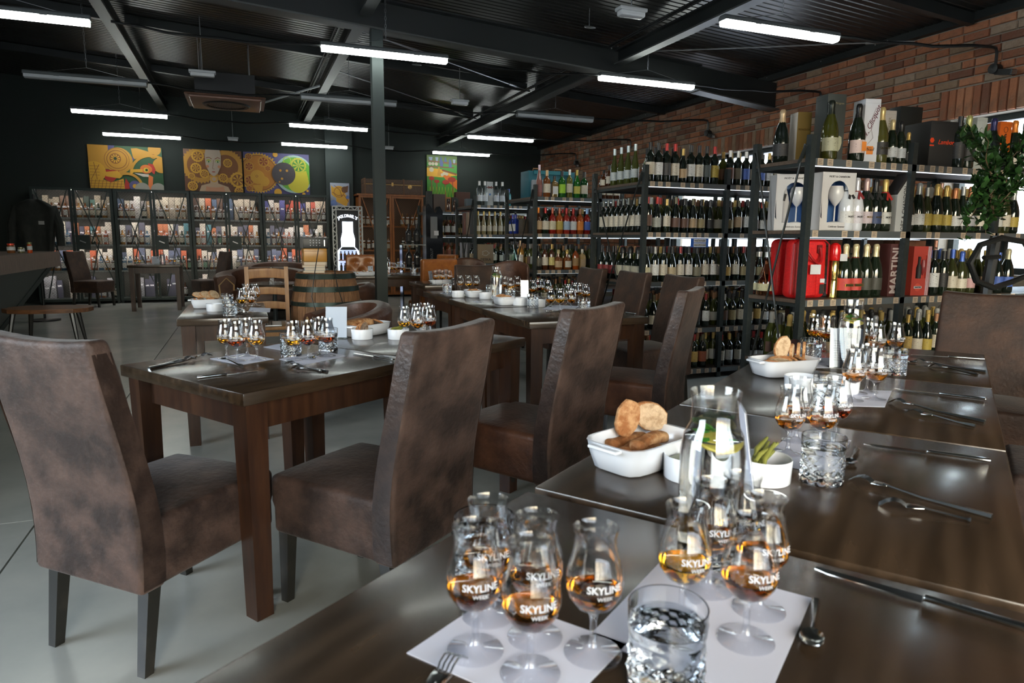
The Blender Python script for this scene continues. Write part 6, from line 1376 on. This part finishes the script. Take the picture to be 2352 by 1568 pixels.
mat_poly(cc(quad3(G(1880, 822), G(2080, 822), G(2078, 845))), 'white paper mat at the far end of the long right table')
mat_poly(cc(quad3(G(482, 824), G(560, 812), G(630, 825))), 'white paper mat at left on the left table with four glasses')
mat_poly(cc(quad3(G(641, 825), G(742, 806), G(797, 818))), 'white paper mat on the left table beside the water tumblers')
mat_poly(cc(quad3(G(570, 715), G(575, 706), G(622, 708))), 'white paper mat on the narrow table'); mat_poly(cc(quad3(G(605, 797), G(640, 790), G(680, 797))), 'small white paper slip behind the left tumbler')
mat_poly(cc(quad3(G(1010, 674), G(1030, 667), G(1075, 670))), 'white paper mat at the far end of the middle row'); mat_poly(cc(quad3(G(1245, 710), G(1265, 700), G(1330, 703))), 'white paper mat near the front of the middle row')
mat_poly(cc(quad3(G(1085, 692), G(1095, 690), G(1108, 694))), 'small printed white card lying on the middle row table')
w5 = ['back left of the five', 'far left of the five', 'middle of the five', 'front of the five', 'right of the five']
for (x, y, l), wd in zip(((1121, 1413, 1), (1091, 1494, 1), (1229, 1462, 1), (1218, 1546, 1), (1361, 1499, 1)), w5): wglass(x, y, l, 'whisky tasting glass, %s on the nearest left mat' % wd)
for (x, y, l), wd in zip(((1566, 1428, 0), (1627, 1352, 1), (1712, 1470, 1), (1742, 1400, 1), (1692, 1330, 0)), ('front left', 'back left', 'front right', 'right rear', 'rearmost')): wglass(x, y, l, 'whisky tasting glass, %s of five on the nearest right mat' % wd)
for (x, y, l), wd in zip(((1809, 1040, 1), (1882, 1040, 1), (1917, 1012, 2), (1828, 1012, 1)), ('left front', 'just behind the middle water tumbler', 'right rear with redder whisky', 'left rear')): wglass(x, y, l, 'whisky glass behind the green beans, %s' % wd)
for (x, y, l), wd in zip(((1956, 919, 1), (2007, 916, 1), (1966, 903, 1), (1990, 900, 1)), ('front left', 'front right', 'rear left', 'rear right')): wglass(x, y, l, 'whisky glass right of the second menu card, %s' % wd)
for (x, y, l), wd in zip(((1894, 806, 1), (2010, 832, 1), (2053, 828, 1), (1992, 812, 1), (1868, 800, 0)), ('left of the second carafe', 'second from the suede chair', 'nearest to the suede chair', 'behind the second carafe', 'farthest left')): wglass(x, y, l, 'whisky glass at the far end of the right table, %s' % wd)
L4 = ['leftmost', 'front', 'rear', 'rightmost']
for (x, y, l), wd in zip(((521, 822, 0), (545, 829, 2), (568, 817, 0), (591, 826, 0)), L4): wglass(x, y, l, 'whisky glass on the left mat of the left table, %s of four' % wd)
for (x, y, l), wd in zip(((675, 827, 0), (709, 824, 2), (735, 813, 1), (752, 818, 2)), ('left before the tumbler', 'middle', 'rear', 'right')): wglass(x, y, l, 'whisky glass on the right mat of the left table, %s of four' % wd)
for (x, y, l), wd in zip(((928, 704, 0), (958, 706, 1), (953, 698, 1), (987, 702, 2), (977, 696, 2)), ('leftmost', 'front middle', 'rear middle', 'rightmost', 'rear right')): wglass(x, y, l, 'whisky glass behind the centre chair back, %s of five' % wd, zt='rim')
for (x, y, l), wd in zip(((557, 716, 0), (579, 716, 1), (567, 703, 0), (588, 702, 1)), ('front left', 'front right', 'rear left', 'rear right')): wglass(x, y, l, 'whisky glass on the narrow table, %s of four' % wd)
def row(xs, y, z, lbf, dy=0):
    for i, x in enumerate(xs): wglass(x, y + (dy if i % 2 else 0), [1, 0, 1, 2][i % 4], lbf % ORD[i], z=z, zt='rim')
row((1057, 1076, 1094), 632, T, 'whisky glass left of the first carafe on the middle row, %s')
row((1160, 1173, 1189), 634, T, 'whisky glass right of the carafe on the middle row, %s', 3)
row((1225, 1244, 1259, 1236), 643, T, 'whisky glass right of the standing menu card on the middle row, %s', -3)
row((1265, 1287, 1313), 662, T, 'whisky glass at the front of the middle row, %s from left')
row((1305, 1332, 1346, 1321), 652, T, 'whisky glass behind the nearest suede chair top, %s', -3)
row((892, 900, 908, 916, 924), 603, T, 'whisky glass on the table behind the column, %s from left', -1)
row((1000, 1008, 1016, 1024, 1032), 620, T, 'whisky glass on the dark table beyond the middle row, %s', -2)
row((632, 643, 653), 624, .6055, 'whisky glass on the round black table, %s from left')
row((310, 320), 587, T, 'whisky glass at left on the small cabinet side table, %s'); row((390, 400), 587, T, 'whisky glass at right on the small cabinet side table, %s')
for x, y, lb, zt in ((1112, 1183, 'water tumbler behind the glasses of the nearest left mat', 'rim'), (1535, 1387, 'large water tumbler at the bottom centre of the picture', 'rim'), (1894, 1000, 'water tumbler in the middle of the long table beside a spoon', 'rim'), (2058, 800, 'water tumbler near the suede chair at the far end', 'rim'),
                     (1905, 864, 'water tumbler behind the three glasses by the beans', 'rim'), (1864, 776, 'water tumbler behind the second bread dish', 'rim'), (669, 817, 'left water tumbler on the left table', ''), (754, 804, 'right water tumbler on the left table near the card', ''), (972, 728, 'water tumbler hidden behind the centre chair back', 'rim'),
                     (521, 674, 'rear water tumbler on the narrow table', 'rim'), (527, 689, 'front water tumbler on the narrow table', 'rim'), (1027, 650, 'water tumbler at the far left corner of the middle row', 'rim'), (1224, 675, 'water tumbler in front of the menu card on the middle row', 'rim'), (1342, 684, 'water tumbler at the right edge of the middle row', 'rim'),
                     (1172, 660, 'water tumbler behind the second bread dish of the middle row', 'rim'), (1127, 653, 'water tumbler beside the first carafe of the middle row', 'rim'), (949, 614, 'water tumbler right end of the table behind the column', 'rim'), (1044, 633, 'water tumbler on the dark table beyond the middle row', 'rim')):
    tumbler(x, y, lb, zt=zt)
# carafes
car_g = MB().lathe([(.0, .003), (.044, .003), (.0465, .010), (.0470, .165), (.043, .190), (.034, .208), (.033, .235), (.0365, .255), (.0355, .2555), (.032, .236), (.0330, .209), (.042, .19), (.0460, .165), (.0455, .012), (.0, .006)], 40).mesh('carafe_glass', GLASS, 60)
car_b = MB().lathe([(0, 0), (.045, 0), (.047, .004), (.045, .008), (0, .006)], 40).mesh('carafe_base', SOLID, 60)
car_w = MB().lathe([(0, .009), (.043, .009), (.045, .013), (.0455, .160), (.042, .186), (.039, .1865), (0, .1865)], 40).mesh('water', WATER, 50)
def carafe(px, py, lb, z=T, garnish=True, sc=1.0):
    p = G(px, py, z + .255 * sc); t = thing('water_carafe', lb, 'carafe', (p.x, p.y, z), .3, 'water carafes'); t.scale = (sc, sc, sc); put('glass_wall', car_g, t); put('base', car_b, t); put('water', car_w, t)
    if garnish:
        r_ = random.Random(4)
        lf = MB()
        for i in range(7):
            a = r_.uniform(0, 6.28); M_ = Matrix.Translation((r_.uniform(-.022, .022), r_.uniform(-.022, .022), .188 + r_.uniform(0, .006))) @ Matrix.Rotation(a, 4, 'Z') @ Matrix.Rotation(-1.3 + r_.uniform(-.3, .3), 4, 'X') @ Matrix.Scale(.55, 4); lf.add(lm_.v, lm_.f, M_)
        lf.build('mint_leaves', MINT, t, smooth=60)
        MB().lathe([(0, -.002), (.026, -.002), (.027, 0), (.026, .002), (0, .002)], 24, M=Matrix.Translation((.008, .004, .176)) @ Matrix.Rotation(.35, 4, 'X')).build('lemon_slice', LEMON, t)
    return t
carafe(1645, 897, 'tall glass carafe of water with mint on the long table, nearest'); carafe(1962, 690, 'glass carafe with mint and lemon behind the second menu card', sc=1.0)
carafe(1140, 612, 'glass carafe with lemon on the middle row of tables'); carafe(889, 590, 'small glass carafe on the table behind the column', garnish=False, sc=.9); carafe(622, 613, 'small glass carafe on the round black table', z=.6055, garnish=False, sc=.85); carafe(372, 576, 'small glass carafe on the small cabinet side table', garnish=False, sc=.9)
# dishes with bread
def dish_mesh(L_, W_, H_):
    a = MB(); n = 28; rings = []
    def rr(hx, hy, z, k=.75):
        o = []
        for i in range(n):
            an = 2 * PI * i / n; c, s = math.cos(an), math.sin(an); q = (abs(c) ** 5 + abs(s) ** 5) ** (-1 / 5); o.append((hx * q * c, hy * q * s, z))
        return o
    hx, hy = L_ / 2, W_ / 2
    for (dx, z) in ((-.022, 0), (-.014, .004), (-.004, H_ * .6), (0, H_ - .003), (.002, H_), (-.003, H_ + .0005), (-.006, H_ - .003), (-.011, H_ * .5), (-.02, .010), (-.05, .006)): rings.append(rr(hx + dx, hy + dx, z))
    v = [p for r in rings for p in r]; f = []
    for i in range(len(rings) - 1):
        for k in range(n): f.append((i * n + k, i * n + (k + 1) % n, (i + 1) * n + (k + 1) % n, (i + 1) * n + k))
    f.append(tuple(range(n - 1, -1, -1))); f.append(tuple((len(rings) - 1) * n + k for k in range(n))); a.add(v, f)
    return a
def slice_mesh(seed, sx=.045, sz=.030, th=.010):
    r_ = random.Random(seed); n = 16; pl = [(sx * math.cos(2 * PI * i / n) * r_.uniform(.92, 1.06), sz * (math.sin(2 * PI * i / n) * r_.uniform(.94, 1.05) + (.12 if math.sin(2 * PI * i / n) > 0 else 0))) for i in range(n)]
    v = []; 
    for k, (q, y) in enumerate(((.93, -th / 2), (1, -th / 2 + .002), (1, th / 2 - .002), (.93, th / 2))): v += [(x * q, y, z * q) for x, z in pl]
    f = [tuple(range(n - 1, -1, -1)), tuple(range(3 * n, 4 * n))]
    for i in range(3): f += [(i * n + k, i * n + (k + 1) % n, (i + 1) * n + (k + 1) % n, (i + 1) * n + k) for k in range(n)]
    m_ = MB().add(v, f).mesh('bread_slice', BREAD, 30); m_.materials.append(CRUMB); m_.polygons[0].material_index = 1; m_.polygons[1].material_index = 1; return m_
slices = [slice_mesh(s) for s in range(5)]
rye = slice_mesh(9, .045, .035, .010); rye.materials[1] = RYE
stick = MB().rbox(.115, .032, .026, .011, (0, 0, 0), n=6, fn=lambda p: (p.x, p.y + .006 * math.cos(p.x * 25), p.z + .003 * math.sin(p.x * 60))).mesh('bread_piece', BREAD, 60)
dishes = {}
def dish(p, rz, lb, L_=.215, W_=.145, H_=.06, n=5, up=0, z=T, sl=None, lab='bread slices'):
    key = (L_, W_, H_)
    if key not in dishes:
        hd = MB()
        for s_ in (-1, 1): hd.rbox(.022, .075, .008, .0035, (s_ * (L_ / 2 + .006), 0, H_ - .006), n=2)
        dishes[key] = (dish_mesh(*key).mesh('dish_body', CER, 50), hd.mesh('handle', CER, 60))
    t = thing('bread_dish', lb, 'dish', (p.x, p.y, z), rz, 'white rectangular bread dishes'); put('dish_body', dishes[key][0], t); put('handle', dishes[key][1], t)
    r_ = random.Random(int(p.x * 100) + 7); c, s = math.cos(rz), math.sin(rz); sub = lb.split(',')[0].replace('white', '').strip()
    def local(o, x, y, zz): o.location = (p.x + c * x - s * y, p.y + s * x + c * y, z + zz)
    for i in range(n):
        me = (sl or slices[i % 5]); o = put('bread_slice', me); local(o, -L_ / 2 + .045 + (L_ - .09) * i / max(1, n - 1), r_.uniform(-.02, .02), .042 + .006 * (i % 2)); o.rotation_euler = (-1.05 + r_.uniform(-.3, .3), r_.uniform(-.3, .3), rz + PI / 2 + r_.uniform(-.5, .5)); o.scale = (1.0, 1, 1.0)
        tag(o, '%s bread slice lying in the %s' % (ORD[i], lb.replace('white rectangular ', '').replace('with bread, ', '').replace('with bread ', '')), 'bread', 'bread in the ' + sub[:40])
    for i in range(up):
        o = put('bread_slice', slices[(i + 2) % 5]); local(o, (.0 + .05 * i) if up < 3 else L_ * (.12 + .1 * i), .03 - .015 * i, .083); o.rotation_euler = (.15 * (i - .5), (-.12, .9, .3, .3)[i % 4] if up < 3 else PI / 2 - .2 * i, rz - (.4 - .5 * i)); o.scale = (.95, 1.1, 1.25) if up < 3 else (.8, 1, .9)
        tag(o, '%s bread slice standing upright in the %s' % (('tall crusty', 'pale', 'second', 'third')[i % 4], sub), 'bread')
    return t
d1 = Vector((.765, 1.185, 0)); a1 = math.atan2(.063, .174)
dish(d1, a1, 'white rectangular dish with bread, left of the nearest carafe', .225, .15, .062, n=0, up=0)
c_, s_ = math.cos(a1), math.sin(a1)
for i, (x, y, zz) in enumerate(((-.02, -.028, .030), (.0, .010, .032), (.015, -.012, .048), (.01, .042, .036))):
    o = put('bread_piece', stick, None, (d1.x + c_ * x - s_ * y, d1.y + s_ * x + c_ * y, T + zz), a1 + (-.1, .12, .05, -.2)[i]); tag(o, 'long crusty bread piece, %s in the nearest dish' % ('front', 'middle', 'top', 'rear')[i], 'bread', 'bread pieces in the nearest dish')
for i, (x, y, zz, ry, sc) in enumerate(((.01, .045, .088, -1.35, (.95, 1.2, .95)), (.075, .035, .082, .5, (1.1, 1.1, 1.0)))):
    o = put('bread_slice', slices[i + 1], None, (d1.x + c_ * x - s_ * y, d1.y + s_ * x + c_ * y, T + zz)); o.rotation_euler = (.12, ry, a1 - .45 + i * .2); o.scale = sc; tag(o, ('round crusty bread end standing in the nearest dish', 'pale bread slice standing in the nearest dish')[i], 'bread')
    if i == 0: o.data = o.data.copy(); o.data.materials[1] = BREAD
dish(Vector((1.775, 1.85, 0)), -.03, 'white rectangular dish with sliced bread by the second menu card', .235, .14, .06, n=4, up=0)
for i, (x, zz, ry, rz2) in enumerate(((.0, .095, -1.25, .1), (.045, .075, 1.2, .8), (.075, .075, 1.3, .9), (.10, .078, 1.35, 1.0))):
    o = put('bread_slice', slices[i], None, (1.775 + x, 1.86, T + zz)); o.rotation_euler = (0, ry, rz2 - .2); o.scale = (.95, 1, 1.0) if i == 0 else (.75, 1, .8); tag(o, '%s bread slice standing in the dish by the second menu card' % ('tallest', 'second', 'third', 'rightmost')[i], 'bread')
dish(Vector((1.735, 5.27, 0)), 1.5, 'white rectangular dish with bread, far one on the middle row', .19, .13, .058, n=5)
dish(Vector((1.75, 4.60, 0)), 1.55, 'white rectangular dish with bread, near one on the middle row', .20, .135, .06, n=6)
dish(Vector((.545, 3.33, 0)), aL + .1, 'white rectangular dish with rye bread behind the menu card', .25, .145, .058, n=2, sl=rye)
o = put('bread_loaf', MB().rbox(.16, .07, .045, .02, n=5, fn=lambda p: (p.x, p.y, p.z + .008 * math.cos(p.x * 20))).mesh('loaf', BREAD, 60), None, (.51, 3.33, T + .052), aL + .1); tag(o, 'half loaf of brown bread in the dish on the left table', 'bread')
dish(Vector((-.245, 4.97, 0)), .05, 'white rectangular dish with piled bread on the narrow table', .20, .14, .06, n=5)
for i in range(3):
    o = put('bread_slice', slices[i + 1], None, (-.29 + i * .045, 4.97, T + .085)); o.rotation_euler = (-1.1 + .3 * i, .2, .4 * i); tag(o, '%s slice on top of the bread pile on the narrow table' % ORD[i], 'bread', 'bread pile on the narrow table')
dish(G(838, 622, .83), 0, 'white rectangular dish with bread behind the steel column', .26, .13, .05, n=3); dish(G(1013, 645, .80), .1, 'white rectangular dish on the dark table beyond the middle row', .22, .10, .04, n=0)
# ramekins
ram = MB().lathe([(.0, 0), (.048, 0), (.0495, .002), (.051, .046), (.0505, .048), (.0485, .047), (.047, .008), (0, .006)], 36).mesh('bowl_body', CER, 50)
beanm = MB().tube([(-.034, 0, 0), (-.015, .004, .003), (.012, .003, .0), (.036, -.002, .004)], [.004, .0055, .0055, .003], 8).mesh('green_bean', BEAN, 60)
def ramekin(p, lb, beans=0, fill=None, z=T, sc=1.0):
    t = thing('round_bowl', lb, 'bowl', (p.x, p.y, z), 0, 'round white bowls'); put('bowl_body', ram, t); t.scale = (sc, sc, sc); r_ = random.Random(beans + 3)
    for i in range(beans):
        o = put('green_bean', beanm, None, (p.x + r_.uniform(-.012, .012), p.y + r_.uniform(-.018, .018), z + .034 * sc + .0042 * i), r_.uniform(.2, .9)); o.rotation_euler.y = r_.uniform(-.5, -.1); tag(o, 'green bean piled in the %s' % lb.replace('with green beans ', '').replace('with beans ', ''), 'vegetable', 'green beans in the ' + lb)
    if fill: MB().lathe([(.0465, .03), (.03, .040), (0, .042)], 24).build('contents', fill, t)
    return t
ramekin(G(1756, 1080, .79), 'round white bowl with green beans right of the nearest carafe', 8); ramekin(G(1583, 1062, .80), 'round white bowl with dip left of the nearest carafe', fill=mat('dip', (.30, .32, .22), .5)); ramekin(G(1640, 1020, .80), 'round white bowl seen through the nearest carafe', fill=MATS['dip'])
ramekin(G(1840, 875, .80), 'round white bowl with pale rim in front of the second bread dish'); ramekin(G(1935, 878, .80), 'round white bowl with dark olives under the second menu card', fill=mat('olives', (.10, .10, .04), .3))
ramekin(G(832, 768, .79), 'round white bowl with rye slice on the left table'); ramekin(G(915, 768, .79), 'round white bowl with beans beside the centre chair back', 5)
for i, rz_ in enumerate((.5, .8)):
    o = put('bread_slice', rye, None, (G(832, 768, .79).x + .006 * i, G(832, 768, .79).y, T + .042 + .004 * i)); o.rotation_euler = (.1, -.45, rz_); o.scale = (.85, 1, .9); tag(o, '%s rye slice in the round bowl on the left table' % ORD[i], 'bread')
ramekin(G(493, 707, .79), 'round white bowl at the front of the narrow table'); ramekin(G(507, 690, .80), 'round white bowl with pickles at the back of the narrow table', fill=mat('pickles', (.40, .20, .04), .4))
ramekin(G(1115, 680, .79), 'round white bowl beside the carafe on the middle row', fill=MATS['olives']); ramekin(G(1195, 694, .79), 'round white bowl with crusts left of the tumbler on the middle row', fill=BREAD, sc=1.15); ramekin(G(1237, 697, .79), 'round white bowl behind the tumbler on the middle row'); ramekin(G(1052, 676, .79), 'round white saucer bowl left on the middle row')
# menu cards in clear holders
ACR = thin_glass('acrylic', (.96, .98, .98), dens=.4)
def card(p, rz, lb, w_=.105, h=.15, lean=.16, z=T, txt=True):
    t = thing('menu_card', lb, 'card', (p.x, p.y, z), rz, 'white menu cards in clear stands'); R_ = Matrix.Rotation(-lean, 4, 'X')
    MB().box(-w_ / 2, w_ / 2, -.0006, .0006, .004, h, R_).build('paper_sheet', PAPER, t, smooth=0); MB().box(-w_ / 2 - .002, w_ / 2 + .002, -.003, -.0015, .0, h + .003, R_).box(-w_ / 2 - .002, w_ / 2 + .002, -.02, .04, 0, .002).build('clear_holder', ACR, t, smooth=0)
    if txt:
        a = MB()
        for i in range(9): a.box(-w_ * .36, w_ * (.10 + .22 * ((i * 7) % 3) / 3), -.0012, -.0008, .03 + i * .009, .0315 + i * .009, R_)
        a.box(w_ * .15, w_ * .36, -.0012, -.0008, h - .035, h - .015, R_); stuff(a.build('printed_lines', mat('grey_print', (.25, .26, .28), .6), t, smooth=0))
    return t
card(G(1938, 846), -.5, 'white menu card with grey square logo by the second bread dish', .10, .15); card(G(1722, 1110), 1.0, 'white menu card seen nearly edge on right of the nearest carafe', .10, .155)
card(G(772, 777), -.35, 'plain white menu card standing on the left table', .10, .15, txt=False); card(G(1205, 688), -.2, 'narrow leaning menu card on the middle row of tables', .06, .15, .12); card(G(852, 630), .2, 'small white card behind the steel column', .07, .11, z=T)
card(G(992, 650), .9, 'white card seen edge on at the dark table beyond the middle row', .09, .13); card(G(358, 606), 0, 'white card on the small cabinet side table', .12, .13)
# cutlery
def along(mbf, a, b, name, lb, z=T, grp='steel cutlery'):
    A, B_ = G(*a, z), G(*b, z); d = B_ - A; t = thing(name, lb, name, (A.x, A.y, z), math.atan2(d.y, d.x), grp); mbf(t, d.length); return t
def knife(t, L_):
    k = L_ / .235
    MB().add([(0, -.004, .001), (.02, -.010, .001), (.12 * k, -.010, .001), (.125 * k, .006, .001), (.0, .004, .001), (0, -.004, .0024), (.02, -.009, .0026), (.12 * k, -.009, .0028), (.125 * k, .006, .004), (.0, .004, .0026)],
             [(4, 3, 2, 1, 0), (5, 6, 7, 8, 9), (0, 1, 6, 5), (1, 2, 7, 6), (2, 3, 8, 7), (3, 4, 9, 8), (4, 0, 5, 9)]).build('blade', STEEL, t)
    MB().rbox(L_ - .12 * k, .012, .008, .0035, (.12 * k + (L_ - .12 * k) / 2, 0, .005), n=4, fn=lambda p: (p.x, p.y * (1 + p.x * 3), p.z)).build('handle', STEEL, t)
def fork(t, L_):
    a = MB(); pts = lambda y, x0, x1: [(x0 + (x1 - x0) * q, y * (1 - .5 * max(0, q - .7)), .004 + .014 * math.sin(q * PI * .9)) for q in (0, .25, .5, .75, 1)]
    for y in (-.0085, -.0028, .0028, .0085): a.tube(pts(y, 0, .045), .0014, 5)
    a.build('tines', STEEL, t); MB().rbox(.028, .022, .0025, .001, (.056, 0, .011), n=3, fn=lambda p: (p.x, p.y * (1 - max(0, p.x) * 30), p.z + p.x * .05)).build('neck', STEEL, t)
    MB().tube([(.062, 0, .012), (.09, 0, .009), (.13, 0, .005), (L_, 0, .004)], [.003, .0028, .0035, .0065], 6).build('handle', STEEL, t)
def spoon(t, L_):
    MB().lathe([(0, .0), (.010, .002), (.014, .006), (.0135, .007), (.009, .0035), (0, .002)], 20, M=Matrix.Diagonal((1.5, 1, 1, 1)).to_4x4() @ Matrix.Translation((.013, 0, 0))).build('spoon_bowl', STEEL, t); MB().tube([(.038, 0, .007), (.06, 0, .008), (L_ - .04, 0, .004), (L_, 0, .004)], [.0025, .002, .003, .006], 6).build('handle', STEEL, t)
along(knife, (1873, 1306), (2400, 1462), 'knife', 'table knife lying at bottom right of the nearest table'); along(knife, (1984, 1020), (2276, 1062), 'knife', 'knife on the long table, second from the camera'); along(knife, (2050, 893), (2266, 920), 'knife', 'knife on the long table, third from the camera'); along(knife, (2092, 815), (2262, 827), 'knife', 'knife at the far end of the long table')
along(fork, (1952, 1105), (2278, 1192), 'fork', 'long fork with tines crossing a spoon on the long table'); along(fork, (2018, 1162), (2228, 1200), 'fork', 'shorter fork crossing under the long fork'); along(fork, (2044, 925), (2262, 972), 'fork', 'fork behind the middle water tumbler, rear of pair'); along(fork, (2080, 950), (2240, 982), 'fork', 'fork behind the middle water tumbler, front of pair'); along(fork, (2098, 832), (2264, 856), 'fork', 'fork at the far end of the long table'); along(fork, (2135, 843), (2245, 862), 'fork', 'small fork at the far end of the long table')
along(spoon, (1862, 1492), (1874, 1388), 'spoon', 'small spoon right of the nearest right mat'); along(spoon, (1950, 1070), (1968, 1037), 'spoon', 'small spoon beside the middle water tumbler'); along(spoon, (2104, 833), (2075, 835), 'spoon', 'small spoon beside the far water tumbler')
along(fork, (1058, 1514), (960, 1640), 'fork', 'fork tips at the bottom edge beside the nearest left mat')
along(knife, (592, 853), (452, 870), 'knife', 'knife at the front edge of the left table'); along(knife, (813, 812), (905, 828), 'knife', 'knife near the centre chair back on the left table'); along(fork, (484, 818), (342, 848), 'fork', 'front fork at the left corner of the left table'); along(fork, (448, 826), (358, 842), 'fork', 'rear fork at the left corner of the left table')
along(fork, (658, 838), (752, 856), 'fork', 'fork in front of the right mat on the left table'); along(fork, (672, 848), (735, 855), 'fork', 'short fork in front of the right mat on the left table'); along(spoon, (510, 825), (556, 842), 'spoon', 'spoon lying on the left mat of the left table'); along(spoon, (712, 826), (735, 815), 'spoon', 'dark spoon on the right mat of the left table')
along(knife, (1415, 716), (1460, 722), 'knife', 'knife on the middle row beside the first suede chair'); along(spoon, (1262, 706), (1275, 700), 'spoon', 'small spoon at the front of the middle row'); along(fork, (538, 703), (560, 714), 'fork', 'fork beside the mats on the narrow table')
